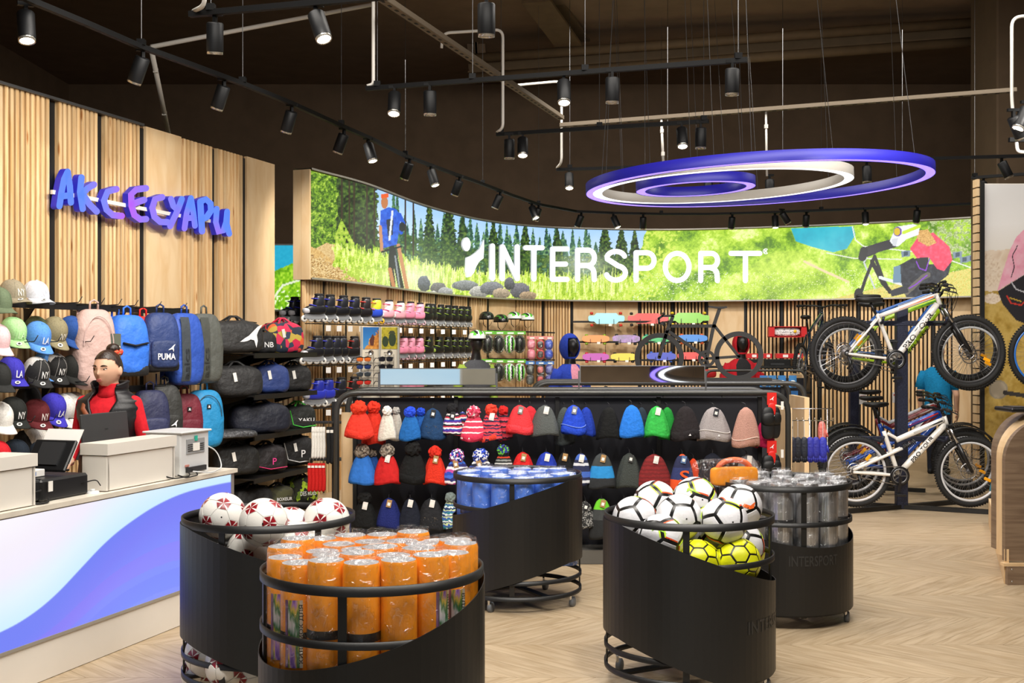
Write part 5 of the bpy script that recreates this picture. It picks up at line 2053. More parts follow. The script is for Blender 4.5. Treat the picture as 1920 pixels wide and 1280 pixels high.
def backpack(p, fwd, w_, h_, d_, col, label, pocket=None, panel=None, text=None, textcol='#f2f2f2', cat=False, textrot=False, straps=True, lower=None, tagc=None, group='backpacks on the left wall', piping=None, star=False, clip=False):
    """p = top handle; front along fwd"""
    t = thing('backpack', label, 'backpack', frame(p, x=fwd), group)
    cm = mat('bag_' + col.strip('#'), col, .6, var=.1, scale=9, bump=.55)
    zc = -h_ / 2 - .02

    def warp(x, y, z):
        k_ = 1 - (.16 * max(0, z) ** 2)
        sag = 1 + .07 * math.sin(z * 5 + y * 2) * (1 if x > 0 else .3)
        return x * k_ * sag * (1.08 - .12 * z), y * k_, z
    mb = MB()
    mb.sq((0, 0, zc), (d_ / 2, w_ / 2, h_ / 2), .45, .6, 28, 18, fn=warp)
    bd = mb.build('main_compartment', cm, t)

    def front(y, z, e=.004):
        """x on the front skin"""
        zz_ = (z - zc) / (h_ / 2)
        yy = y / (w_ / 2)
        k_ = max(0.02, 1 - abs(zz_) ** 4.2) ** .24 * max(.02, 1 - abs(yy) ** 3.3) ** .3
        return d_ / 2 * (1.08 - .12 * zz_) * k_ * 1.06 + e
    MB().tube([(0, -.03, -.025), (0, -.028, .03), (0, 0, .045), (0, .028, .03), (0, .03, -.025)], .008, 6).build('handle', cm, t)
    if pocket:
        pm_ = mat('bag_' + pocket.strip('#'), pocket, .6, var=.1, scale=9, bump=.55)
        pz = zc - h_ * .2

        mb = MB()
        mb.sq((d_ * .42, 0, pz), (d_ * .24, w_ * .4, h_ * .24), .4, .55, 22, 12)
        pk_ = mb.build('front_pocket', pm_, t)
        MB().tube([(d_ * .6, -w_ * .34 + w_ * .68 * q, pz + h_ * (.19 - .05 * (2 * q - 1) ** 2)) for q in [i / 8 for i in range(9)]], .003, 5).build('zipper', BLACKM, pk_)
    if panel:
        vs = []
        n = 10
        for i in range(n + 1):
            z = zc + h_ * (-.44 + .88 * i / n)
            for y in (-w_ * .33, -w_ * .08):
                vs.append((front(y, z, .006), y, z))
        MB().add(vs, [(2 * i, 2 * i + 1, 2 * i + 3, 2 * i + 2) for i in range(n)], True).build('side_panel', mat('bag_' + panel.strip('#'), panel, .6, var=.1, scale=9, bump=.3), bd)
    if piping:
        MB().tube([(front(w_ * .36 * math.cos(a), zc + h_ * .05 + h_ * .36 * math.sin(a), .004), w_ * .36 * math.cos(a), zc + h_ * .05 + h_ * .36 * math.sin(a)) for a in [PI * i / 14 for i in range(15)]], .004, 5).build('piping', plain(piping, .5), bd)
    if lower:
        MB().sq((0, 0, zc - h_ * .4), (d_ * .54, w_ * .5, h_ * .1), .4, .6, 22, 8).build('base_panel', mat('bag_' + lower.strip('#'), lower, .6, var=.1, scale=9, bump=.4), t)
    if straps:
        for s_ in (-1, 1):
            MB().tube([(-d_ / 2, s_ * w_ * .2, zc + h_ * .42), (-d_ / 2 - .05, s_ * w_ * .28, zc + h_ * .1), (-d_ / 2 - .03, s_ * w_ * .36, zc - h_ * .42)], .02, 6, flat=.4).build('shoulder_strap', cm, t)
    tx = d_ * .66 + .006 if pocket else None
    tzc = zc - h_ * .2 if pocket else zc + h_ * .05
    if text:
        ex = .004
        if textrot:
            f_ = lambda x, y: Vector((front(-w_ * .2 + y * -1, zc - h_ * .2 + x, .009), -w_ * .2 - y, zc - h_ * .2 + x))
            MB().text(text, f_, w=h_ * .42, h=.05).build('lettering', plain(textcol, .6), bd)
        else:
            f_ = lambda x, y: Vector((tx if tx else front(x, tzc + y, .006), x, tzc + y - .02))
            MB().text(text, f_, w=w_ * .5, h=.05).build('lettering', plain(textcol, .6), bd)
    if cat:
        mb = MB()
        cat_mark(mb, lambda x, y: Vector((tx if tx else front(x, tzc + .06 + y, .006), x + w_ * .14, tzc + .045 + y)), .06)
        mb.build('cat_emblem', plain(textcol, .6), bd)
    if star:
        mb = MB()
        mb.box((front(0, zc + h_ * .22, .004), 0, zc + h_ * .22), (.004, .035, .035))
        mb.m = 1
        mb.box((front(0, zc + h_ * .22, .007), 0, zc + h_ * .22), (.003, .012, .016)).box((front(0, zc + h_ * .22, .007), 0, zc + h_ * .22 - .008), (.003, .02, .004))
        mb.build('badge', [BLACKM, plain('#f0f0f0', .5)], bd)
    if tagc:
        MB().box((d_ * .5, w_ * .42, zc + h_ * .05), (.004, .075, .17)).build('swing_tag', plain(tagc, .6), t)
        MB().box((d_ * .5 + .003, w_ * .42, zc + h_ * .0), (.003, .06, .05)).build('barcode_sticker', plain('#efeee8', .6), t)
    if clip:
        MB().tube([(front(-w_ * .3, zc + .02), -w_ * .3, zc + .02), (front(0, zc, .01), 0, zc), (front(w_ * .36, zc + .0), w_ * .36, zc + .02)], .014, 6, flat=.5).build('cross_strap', BLACKM, bd)
    return t


def fw(deg):
    return Matrix.Rotation(math.radians(deg), 3, 'Z') @ NW


backpack(wlp(176, 574, .35), fw(-30), .30, .58, .17, '#c4a59d', 'pale pink padded backpack with a grey swing tag', tagc='#565b4f', piping='#cdb1ab')
backpack(wlp(152, 590, .2), fw(-20), .24, .42, .15, '#c2a39b', 'second pale pink backpack half hidden behind the padded one')
backpack(wlp(238, 585, .36), fw(-24), .31, .46, .2, '#2f6fd9', 'bright blue backpack with a black cross strap', clip=True, lower='#1c1d20')
backpack(wlp(216, 588, .2), fw(-20), .27, .36, .16, '#2d66c9', 'blue backpack at the wall behind the bright blue one')
backpack(wlp(268, 588, .24), fw(-20), .28, .44, .17, '#d8281f', 'bright red backpack squeezed between blue backpacks', lower='#1a1a1c', pocket='#d8281f')
backpack(wlp(300, 581, .36), fw(-30), .29, .46, .17, '#263a6e', 'navy backpack with white lettering and leaping cat', pocket='#22335f', text='PUMA', cat=True, lower='#15171c')
backpack(wlp(345, 582, .38), fw(-14), .34, .58, .18, '#2b51ae', 'large royal blue backpack with dark vertical lettered stripe', panel='#3a4148', text='asics', textcol='#23282d', textrot=True)
backpack(wlp(382, 583, .36), fw(-14), .34, .58, .18, '#595c57', 'large grey backpack with dark vertical lettered stripe', panel='#454843', text='asics', textcol='#2e302d', textrot=True)
backpack(wlp(281, 726, .30), fw(-34), .30, .46, .17, '#262a4a', 'dark navy backpack with striped letter emblem beside the woman', pocket='#2a2f52', text='NB', textcol='#d8dae2', group='backpacks on the lower bar')
backpack(wlp(308, 716, .34), fw(-34), .28, .50, .16, '#2c2d2b', 'black backpack with white lettering and leaping cat', pocket='#242523', text='PUMA', cat=True, group='backpacks on the lower bar')
backpack(wlp(345, 733, .30), fw(-30), .30, .44, .17, '#6b1c2c', 'dark red backpack with small black badge', star=True, pocket='#64192a', group='backpacks on the lower bar')
backpack(wlp(382, 726, .36), fw(-34), .32, .48, .19, '#1e86bd', 'turquoise hiking backpack with zigzag piping and orange cords', star=True, piping='#2a4b5c', group='backpacks on the lower bar')
t = thing('dangling_straps', 'pair of navy backpack straps dangling below the hanging row', 'strap', Matrix.Translation(wlp(300, 700, .3)))
for i, o_ in enumerate((-.05, .06, .16)):
    MB().tube([tuple(E * o_), tuple(E * o_ + Vector((0, 0, -.15))), tuple(E * (o_ + .04) + Vector((0, 0, -.22)))], .014, 6, flat=.3).build('strap', cloth('#22346a'), t)

# ------------------------------------------------------------------ bag shelves
SH = []
for i, (z, nm) in enumerate(((1.53, 'top'), (1.16, 'second'), (.80, 'third'), (.42, 'fourth'), (.08, 'bottom'))):
    a = wl(392, 0)
    b = wl(516, 0)
    t = thing('bag_shelf', '%s black metal shelf of the sports bag rack by the left wall end' % nm, 'shelf', Matrix.Translation(a + Vector((0, 0, z))), 'bag shelves')
    d = b - a
    MB().bar(NW * .23, d + NW * .23, .46, .015).build('shelf_board', BLACK, t)
    MB().bar(NW * .455 - Vector((0, 0, .012)), d + NW * .455 - Vector((0, 0, .012)), .012, .045).build('front_lip', BLACK, t)
    for q in (.02, .5, .98):
        mb = MB()
        c = d * q
        mb.prism([(0.005, -.01), (.4, -.01), (.005, -.12)], -.004, .004, lambda x, y, zz_, c=c: c + NW * x + E * zz_ + Vector((0, 0, y)))
        mb.build('bracket', BLACK, t)
    SH.append((a, d, z))
t = thing('side_panel', 'black back board behind the shelves of sports bags', 'panel', Matrix.Translation(wl(388, .012)))
dd_ = wl(462, .012) - wl(388, .012)
MB().bar(Vector((0, 0, .75)), dd_ + Vector((0, 0, .75)), .012, 1.5).build('board', BLACKM, t)
for q in (0, 1):
    MB().bar(dd_ * q + NW * .02, dd_ * q + NW * .02 + Vector((0, 0, 1.55)), .03, .03).build('upright', UPR, t)


def duffel(x, y, off, axis_deg, L_, h_, d_, col, label, logo=None, logocol='#f0f0f0', m=None, tagged=False, handles=True, piping=None, cat=False, second=None):
    """sports bag standing on a shelf; x,y = photo pixel of its bottom centre"""
    p = wlp(x, y, off)
    ax = Matrix.Rotation(math.radians(axis_deg), 3, 'Z') @ NW      # front direction
    t = thing('sports_bag', label, 'bag', frame(p, x=ax), 'sports bags on the shelves')
    cm = m or mat('bag_' + col.strip('#'), col, .6, var=.12, scale=9, bump=.6)

    def warp(x_, y_, z_):
        return x_ * (1 - .1 * z_), y_ * (1 - .06 * max(0, z_)), z_ - .05 * (y_ ** 2) * max(0, z_) + .03 * math.sin(y_ * 6)
    mb = MB()
    mb.sq((0, 0, h_ / 2), (d_ / 2, L_ / 2, h_ / 2), .5, .5, 30, 14, fn=warp)
    bd = mb.build('bag_body', cm, t)
    dm = mat('bag_' + (second or '#1a1a1b').strip('#'), second or '#1a1a1b', .6, var=.1, scale=9, bump=.4)
    if handles:
        for s_ in (-1, 1):
            MB().tube([(s_ * d_ * .42, -L_ * .2, h_ * .45), (s_ * d_ * .3, -L_ * .17, h_ * .95), (s_ * .02, -L_ * .05, h_ * 1.12), (s_ * .02, L_ * .05, h_ * 1.12), (s_ * d_ * .3, L_ * .17, h_ * .95), (s_ * d_ * .42, L_ * .2, h_ * .45)], .012, 6, flat=.5).build('handle', dm if not second else dm, t)
    MB().tube([(0, -L_ * .42 + L_ * .84 * i / 8, h_ * (.985 - .05 * (i / 4 - 1) ** 2)) for i in range(9)], .005, 5).build('zipper', BLACKM, bd)
    if logo or cat:
        mb = MB()
        if cat:
            cat_mark(mb, lambda a_, b_: Vector((d_ / 2 + .008, L_ * .22 + a_, h_ * .52 + b_)), h_ * .7)
        else:
            mb.text(logo, lambda a_, b_: Vector((d_ / 2 + .008, L_ * .1 + a_, h_ * .42 + b_)), h=h_ * (.24 if len(logo) < 4 else .15), w=None if len(logo) < 4 else L_ * .5)
        mb.build('print', plain(logocol, .6), bd)
    if tagged:
        mb = MB()
        mb.box((d_ / 2 + .012, -L_ * .02, h_ * .66), (.003, .03, .08), M=Matrix.Rotation(.2, 4, 'X'))
        mb.build('price_tag', plain('#f2f0ea', .7), t)
    if piping:
        MB().tube([(d_ / 2 + .003, -L_ * .4, h_ * .8), (d_ / 2 + .006, -L_ * .3, h_ * .25), (d_ / 2 + .008, 0, h_ * .14), (d_ / 2 + .006, L_ * .42, h_ * .2)], .005, 5).build('piping', plain(piping, .5), bd)
    return t


FLOR = speckle('floral_print', ['#d8234f', '#e0335c', '#2c3648', '#34405a', '#e86a3a', '#d8234f', '#c9b04a', '#2c3648'], 16, .7, .2)
CAMO = speckle('green_camouflage', ['#1d2016', '#a7c92a', '#2b2f1c', '#1a1c14', '#6b8a22', '#15170f'], 30, .7, .2)
CAMB = speckle('brown_camouflage', ['#3a3a26', '#5a5234', '#23241a', '#4a4a2c'], 18, .7, .2)
duffel(437, 662, .26, -40, .52, .29, .27, '#2b2b2b', 'big black sports bag with a white leaping cat on the top shelf', cat=True)
duffel(492, 663, .30, -40, .24, .2, .2, '#1f1f20', 'small black bag with white letters between two bags on the top shelf', logo='NB')
duffel(528, 663, .30, -36, .40, .30, .27, '#c9234c', 'pink and grey floral print sports bag on the top shelf', m=FLOR, tagged=True, second='#d8234f')
duffel(440, 744, .26, -40, .48, .28, .27, '#262627', 'black sports bag with white tag, left on the second shelf', tagged=True)
duffel(504, 737, .32, -40, .36, .27, .25, '#2a3f7c', 'navy blue sports bag in the middle of the second shelf', tagged=True, second='#2a3f7c')
duffel(549, 734, .30, -40, .34, .26, .25, '#1b1b1c', 'black sports bag with white tag at the right of the second shelf', tagged=True)
duffel(486, 812, .31, -40, .56, .28, .28, '#171b2a', 'dark navy sports bag with small triangle mark on the third shelf', second='#232a40')
duffel(557, 806, .30, -36, .34, .25, .25, '#1c201d', 'black sports bag with bright green piping on the third shelf', logo='YAKU', piping='#4fd84a', second='#56d84c')
duffel(430, 820, .32, -40, .46, .07, .3, '#55565a', 'flat grey bag in crinkled clear plastic on the third shelf', handles=False, m=mat('bag_in_plastic', '#4a4b4e', .15, var=.5, scale=18, bump=1.0))
duffel(438, 890, .26, -40, .44, .27, .26, '#1c1c1c', 'black sports bag with small white tag on the fourth shelf', tagged=True)
duffel(498, 884, .32, -40, .38, .25, .25, '#1f1a1c', 'black sports bag with pink piping and pink letter on the fourth shelf', logo='P', logocol='#e0408c', piping='#d8336f')
duffel(550, 872, .30, -36, .40, .29, .26, '#1b1b1c', 'black sports bag with white piping and white letter on the fourth shelf', logo='P', piping='#e8e8e8', tagged=True)
duffel(470, 955, .24, -40, .38, .22, .24, '#1d1d1e', 'dark bag on the bottom shelf behind the football bin')
duffel(520, 950, .34, -40, .3, .2, .2, '#3a3a26', 'brown camouflage bag with white lettering on the bottom shelf', logo='BOXEUR', m=CAMB)
duffel(561, 945, .32, -36, .34, .28, .24, '#2a2d1a', 'green camouflage bag with white lettering on the bottom shelf', logo='DES RUES', m=CAMO)
t = thing('red_tag_card', 'small red price card hanging beside the floral sports bag', 'tag', frame(P(565, 634, 11.3), x=(1, 0, 0)))
MB().box((0, 0, 0), (.035, .003, .09)).build('card', plain('#d8321f', .5), t)
MB().tube([(0, 0, .045), (0, 0, .1)], .002, 4).build('cord', BLACKM, t)


# ------------------------------------------------------------------ hanging sock bundles
def sock_row(px0, px1, y0, y1, D, n, col, word, where):
    for i in range(n):
        x = px0 + (px1 - px0) * (i + .5) / n
        top = P(x, y0, D + .01 * i)
        h_ = (y1 - y0) / F * D
        w_ = (px1 - px0) / n / F * D * 1.15
        t = thing('sock_pair', '%s sock pair, %s from the left of the %s bundle %s' % (word, ORD[i], word, where), 'socks', Matrix.Translation(top), '%s hanging socks' % word)
        mb = MB()
        mb.tube([(0, 0, 0), (0, .0, -h_ * .3), (w_ * .15, -.01, -h_ * .6), (w_ * .1, -.02, -h_ * .95), (-w_ * .1, -.03, -h_)], [w_ * .42, w_ * .5, w_ * .52, w_ * .55, w_ * .3], 10)
        mb.build('sock', cloth(col, .5, 120), t)
        MB().tube([(0, 0, 0), (0, 0, .03), (0, .03, .045)], .002, 5).build('hanger', STEEL, t)
        MB().box((0, -w_ * .52, -h_ * .12), (w_ * .7, .003, h_ * .08)).build('paper_band', plain('#e9e6df', .7), t)


sock_row(584, 610, 800, 858, 10.4, 5, '#e4e1da', 'white', 'beside the bag rack')
sock_row(577, 610, 868, 920, 10.3, 5, '#c41f1c', 'red', 'beside the bag rack')
sock_row(612, 626, 800, 868, 10.4, 2, '#1d1d1e', 'black', 'behind the gondola post')
t = thing('sock_rack', 'thin black rack with hooks carrying the hanging socks', 'display rack', Matrix.Translation(P(600, HY, 10.62) * 1.0 - Vector((0, 0, CH))))
MB().bar((.13, 0, 0), (.13, 0, 1.1), .04, .04).build('post', BLACK, t)
for z in (.92, .59):
    MB().bar((-.18, -.1, z), (.3, -.1, z), .2, .012).build('crossbar', BLACK, t)
MB().box((0, 0, .01), (.4, .3, .02)).build('foot', BLACK, t)
# ------------------------------------------------------------------ inline skates on the curved wall
WHEELM = plain('#e4e2dc', .35)
WHEELD = plain('#6a6c6e', .4)


def skate_proto(body, accent, cuffc, wheelc, key, pale=None):
    """inline skate, toe along +X, height .28"""
    t = link('inline_skate', None)
    bm_ = plain(body, .35)
    am = plain(accent, .3)
    cm = plain(cuffc, .35)
    mb = MB()

    def warp(x, y, z):
        if x > 0:
            z = z - .35 * x * (z + 1) * .9
        return x, y * (1 - .1 * x), z
    mb.sq((.0, 0, .135), (.125, .045, .055), .6, .7, 20, 12, fn=warp)
    bt = mb.build('boot', bm_, t)
    mb = MB()
    mb.sq((-.045, 0, .215), (.058, .046, .07), .55, .8, 18, 10, fn=lambda x, y, z: (x * (1 - .1 * z) - .12 * z, y, z))
    cf = mb.build('cuff', cm, t)
    MB().sq((-.05, 0, .285), (.05, .038, .014), .6, .8, 16, 6).build('liner', plain('#1a1a1c', .8), cf)
    MB().tube([(-.02, -.048, .24), (.02, -.03, .245), (.03, 0, .245), (.02, .03, .245), (-.02, .048, .24)], .009, 6, flat=.6).build('cuff_strap', am, cf)
    MB().tube([(.0, -.046, .165), (.045, -.03, .178), (.05, 0, .18), (.045, .03, .178), (.0, .046, .165)], .010, 6, flat=.6).build('instep_strap', am, bt)
    MB().sq((.085, 0, .118), (.047, .04, .03), .6, .7, 16, 8).build('toe_cap', plain(pale or '#c9c9cf', .3), bt)
    fr_ = MB()
    fr_.prism([(-.12, .045), (-.11, .09), (.11, .09), (.13, .045), (.06, .03), (-.05, .03)], -.016, .016, lambda x, y, d: Vector((x, d, y)))
    fr_.build('wheel_frame', plain('#8d9094', .3), t)
    for i in range(4):
        x = -.115 + i * .077
        M = Matrix.Translation((x, 0, .037)) @ Matrix.Rotation(PI / 2, 4, 'X')
        wb = MB().lathe([(.012, -.012), (.032, -.011), (.037, 0), (.032, .011), (.012, .012)], 14, M=M)
        wo = wb.build('wheel', plain(wheelc, .35), t)
        MB().lathe([(0, -.0135), (.012, -.0135), (.012, .0135), (0, .0135)], 10, M=M).build('hub', plain('#3a3b3e', .4), wo)
    return t


SKP = {'blue': skate_proto('#15161c', '#3136c0', '#22242c', '#ece9e2', 'b'),
       'red': skate_proto('#1a1719', '#d0302a', '#2a2426', '#e8e4dc', 'r'),
       'multi': skate_proto('#2846b8', '#e8622c', '#c9cf3a', '#e0b03a', 'm', '#b9d23c'),
       'rose': skate_proto('#e8a6b4', '#d83a78', '#f0e2e2', '#f0c9cf', 'o', '#f2e6e6'),
       'pink': skate_proto('#ee8fae', '#f3b4c6', '#f2a2bc', '#efc6d2', 'p', '#f2a6bf'),
       'green': skate_proto('#191b19', '#8fae3c', '#202220', '#d8d8d2', 'g', '#9db850'),
       'cobalt': skate_proto('#2b36b4', '#3f4fd8', '#2530a0', '#ece9e2', 'c', '#c6c9d8')}
SKW = {'blue': 'black and blue', 'red': 'black and red', 'multi': 'blue, orange and lime', 'rose': 'white and rose', 'pink': 'candy pink', 'green': 'black and lime', 'cobalt': 'cobalt blue'}
used = set()


def put_skate(kind, px, z, D, rz, label, s=1.0):
    src = SKP[kind]
    o = src if kind not in used else copy_tree(src)
    used.add(kind)
    p = P(px, HY, D)
    o.matrix_basis = Matrix.Translation((p.x, p.y, z)) @ Matrix.Rotation(rz, 4, 'Z') @ Matrix.Scale(s, 4)
    tag(o, label, 'skate', 'inline skates on the back wall')


def sdep(px):
    return depth(max(px, 545)) - .12


R1 = [('blue', 590), ('blue', 611), ('blue', 636), ('blue', 658), ('red', 679), ('multi', 699), ('rose', 724), ('rose', 746), ('pink', 765), ('pink', 783), ('green', 799), ('green', 807), ('green', 822), ('green', 836), ('green', 849), ('green', 862), ('green', 873)]
R2 = [('blue', 587), ('blue', 606), ('blue', 622), ('blue', 634), ('red', 657), ('red', 676), ('pink', 752), ('pink', 766), ('pink', 782), ('green', 800), ('green', 820), ('green', 836), ('green', 849), ('green', 861), ('green', 873)]
R3 = [('cobalt', 590), ('cobalt', 608), ('blue', 632), ('red', 657), ('red', 676), ('pink', 766), ('pink', 782), ('green', 804), ('green', 822), ('green', 838), ('green', 852), ('green', 866)]
for row, zz_, nm in ((R1, 1.845, 'top'), (R2, 1.41, 'middle'), (R3, .97, 'lower')):
    cnt = {}
    for kind, px in row:
        i = cnt.get(kind, 0)
        cnt[kind] = i + 1
        rz = math.radians(-146 if px < 700 else -128)
        put_skate(kind, px, zz_ + (.0 if px < 750 else .01), sdep(px) - .12, rz, '%s inline skate, %s of that colour in the %s row' % (SKW[kind], ORD[i], nm), 1.0)
for i, (px, z, nm) in enumerate(((545, 1.845, 'top'), (562, 1.845, 'top'), (545, 1.42, 'middle'), (562, 1.42, 'middle'))):
    put_skate('blue', px, z, 12.9, math.radians(-146), 'black and blue inline skate in the wall gap, %s one of the %s pair' % (('left', 'right')[i % 2], nm))
for z, nm in ((1.845, 'top'), (1.41, 'middle'), (.97, 'lower')):
    for (x0, x1, wd) in ((578, 690, 'left'), (692, 880, 'right')):
        qs = [P(x, HY, sdep(x)) for x in range(x0, x1, 6)]
        base = Vector((qs[0].x, qs[0].y, z - .012))
        t = thing('skate_shelf', '%s steel skate ledge on the curved wall, %s section' % (nm, wd), 'shelf', Matrix.Translation(base), 'skate ledges')
        mb = MB()
        for a, b in zip(qs[:-1], qs[1:]):
            a_, b_ = Vector((a.x, a.y, z - .012)) - base, Vector((b.x, b.y, z - .012)) - base
            nn = bn(960 + a.x / a.y * F)
            mb.bar(a_ + nn * .04, b_ + nn * .04, .16, .008)
        mb.build('ledge', BLACK, t)
        for x in range(x0 + 14, x1 - 6, 21):
            p = P(x, HY, sdep(x))
            nn = bn(x)
            q = Vector((p.x, p.y, z - .03)) - base + nn * .15
            MB().box(tuple(q - Vector((0, 0, .03))), (.05, .004, .06)).build('price_card', plain('#ece9e4', .7), t)

# ------------------------------------------------------------------ helmets
def helmet(name, M, c1, c2, label, bag=None, straps=True, cat='helmet', group='cycling helmets', parent=None):
    t = parent if parent else thing(name, label, cat, M, group)
    LM = M if parent else Matrix.Identity(4)
    a = plain(c1, .25)
    b = plain(c2, .25)

    def warp(x, y, z):
        return x * (1.0 - .0 * z), y * (1 - .12 * max(0, -x)), z
    mb = MB()
    mb.sq((0, 0, 0), (.145, .1, .105), .9, .95, 30, 10, fn=warp, lo=.0)
    for i, f in enumerate(mb.f):
        c = sum((Vector(mb.v[j]) for j in f), Vector()) / len(f)
        an = math.atan2(c.y, c.x + .0)
        st = int((c.y + .1) / .022)
        mb.mi[i] = 1 if (st % 3 == 1 and c.z > .035) else (2 if st % 3 == 2 and abs(c.x) < .11 and c.z > .03 else 0)
    mb.v = [tuple(LM @ Vector(v)) for v in mb.v]
    sh = mb.build('shell', [a, b, BLACKM], t)
    mb = MB()
    mb.lathe([(1.0, 0), (.96, -.014), (.9, .0)], 28, M=LM @ Matrix.Diagonal((.145, .1, 1, 1)))
    mb.build('rim', BLACKM, sh if not parent else t)
    if straps:
        for s_ in (-1, 1):
            MB().tube([tuple(LM @ Vector((.05, s_ * .09, .0))), tuple(LM @ Vector((.02, s_ * .06, -.09))), tuple(LM @ Vector((.01, s_ * .01, -.13)))], .006, 5, flat=.4).build('chin_strap', BLACKM, t)
    return t


for i, (px, py, c1, c2, lab) in enumerate(((912, 589, '#1a1c1a', '#2f3a2c', 'glossy black helmet, first of four on the wall'), (939, 594, '#161816', '#3f7a2c', 'glossy black helmet with green fleck, second of four on the wall'),
                                           (964, 589, '#e6ebe6', '#5fbf3a', 'white and green helmet, third of four on the wall'), (988, 591, '#e9eeea', '#5abf36', 'white and green striped helmet, last of four on the wall'))):
    helmet('cycling_helmet', frame(P(px, py + 8, depth(px) - .2), x=(.55, -.85, 0)), c1, c2, lab)
helmet('h', Matrix.Translation((0, -.02, 1.69)) @ Matrix.Rotation(-PI / 2 + .0, 4, 'Z'), '#e6ebe6', '#5fbf3a', '', parent=HELM_ON)
BAGF = film('clear_bag_film', '#eef3ee', .3)


def bagged(px, py, D, w_, h_, label, build_inner, head='#5fae2e', group='bagged goods on the back wall', hh=.05):
    p = P(px, py, D)
    t = thing('bagged_helmet' if 'helmet' in label else 'bagged_pads', label, 'helmet' if 'helmet' in label else 'knee pads', Matrix.Translation(p), group)
    build_inner(t)
    mb = MB()
    mb.sq((0, -.0, -.01), (w_ / 2, .07, h_ / 2), .5, .5, 18, 10)
    mb.build('clear_bag', BAGF, t)
    MB().box((0, -.0, h_ / 2 + hh / 2 - .01), (w_, .008, hh)).build('header_card', plain(head, .5), t)
    MB().box((w_ * .1, -.006, h_ / 2 + hh / 2 - .015), (w_ * .5, .003, hh * .45)).build('header_print', plain('#e6ebe2', .5), t)
    MB().tube([(0, 0, h_ / 2 + hh), (0, .1, h_ / 2 + hh + .01)], .003, 5).build('hook', STEEL, t)


def hel_in(c1, c2):
    def f(t):
        helmet('x', Matrix.Rotation(PI / 2, 4, 'X') @ Matrix.Rotation(PI / 2, 4, 'Z') @ Matrix.Scale(.95, 4), c1, c2, '', straps=False, parent=t)
    return f


bi = 0
for row, py in (('upper', 645), ('lower', 698)):
    for k_, px in enumerate((914, 935, 955, 974)):
        white = (row == 'upper' and k_ == 2) or (row == 'lower' and k_ in (2, 3))
        bagged(px, py, depth(px) - .28, .19, .31, 'clear-bagged %s helmet, %s from the left in the %s bagged row' % ('white and green' if white else 'black', ORD[k_], row),
               hel_in('#e6ebe6' if white else '#1b1d1b', '#5fbf3a' if white else '#3a3f38'))


def pads_in(c1, c2):
    def f(t):
        for s_ in (1, -1):
            MB().sq((0, 0, s_ * .075), (.065, .05, .08), .8, .8, 16, 10).build('pad', plain(c1, .5), t)
            MB().sq((.0, -.045, s_ * .075), (.045, .02, .05), .7, .8, 14, 8).build('pad_cap', plain(c2, .3), t)
    return f


for row, py, hd in (('upper', 655, '#d98c84'), ('lower', 702, '#3f79c4')):
    for k_, (px, c1, c2, wd) in enumerate(((996, '#e77f94', '#ee93a6', 'pink'), (1013, '#c02a28', '#2a2628', 'red and black'), (1029, '#2746b4', '#3154cf', 'blue')) if row == 'upper' else ((994, '#1d1d1f', '#2a2a2c', 'black'), (1013, '#2a2426', '#b82a28', 'black and red'), (1030, '#2b2f8a', '#3a40a8', 'violet blue'))):
        bagged(px, py, depth(px) - .25, .14, .33, 'bagged %s knee pads in the %s row right of the helmets' % (wd, row), pads_in(c1, c2), head=hd)
t = thing('hook_panel', 'black wire rail carrying the bagged helmets and knee pads', 'display rail', Matrix.Translation(P(905, 628, depth(940) - .1)))
for i, z in enumerate((.0, -.42)):
    o_ = P(1040, 628, depth(1010) - .1) - P(905, 628, depth(940) - .1)
    MB().bar((0, 0, z + .07), (o_.x, o_.y, z + .04), .02, .02).build('rail', BLACK, t)


# ------------------------------------------------------------------ skateboards on the back wall
def skateboard(px, py, wpx, hpx, col, wheelc, label, longb=False, m=None):
    D = depth(px) - .1
    L_, W_ = wpx / F * D, hpx / F * D
    p = P(px, py, D)
    t = thing('skateboard', label, 'skateboard', Matrix.Translation(p) @ Matrix.Rotation(math.radians(-14), 4, 'X'), 'skateboards on the back wall')
    if longb:
        outl = [(-.5, .12), (-.48, .26), (-.34, .28), (-.27, .5), (.27, .5), (.34, .28), (.48, .26), (.5, .12), (.5, -.12), (.48, -.26), (.34, -.28), (.27, -.5), (-.27, -.5), (-.34, -.28), (-.48, -.26), (-.5, -.12)]
    else:
        outl = [(.5 * math.copysign(abs(math.cos(a)) ** .75, math.cos(a)), .5 * math.copysign(abs(math.sin(a)) ** .6, math.sin(a))) for a in [2 * PI * i / 28 for i in range(28)]]
    dm = m or plain(col, .35)
    pl = [(x * L_, y * W_) for x, y in outl][::-1]
    MB().prism(pl, -.006, .006, lambda x, y, d: Vector((x, d, y))).build('deck', dm, t)
    for s_ in (-1, 1):
        x = s_ * L_ * (.4 if longb else .33)
        tr = MB().box((x, .03, 0), (.04, .04, W_ * .6)).build('truck', GREYM, t)
        for q in (-1, 1):
            MB().lathe([(0, -.016), (.024, -.016), (.028, 0), (.024, .016), (0, .016)], 12, M=Matrix.Translation((x, .045, q * W_ * .55))).build('wheel', plain(wheelc, .4), tr)
        MB().tube([(s_ * L_ * .2, .06, -W_ * .5 - .004), (s_ * L_ * .2, -.03, -W_ * .5 - .004), (s_ * L_ * .2, -.03, -W_ * .1)], .004, 5).build('wire_holder', BLACK, t)
    MB().box((L_ * .1, -.02, -W_ * .62), (.05, .003, .035)).build('price_card', plain('#ece9e4', .7), t)


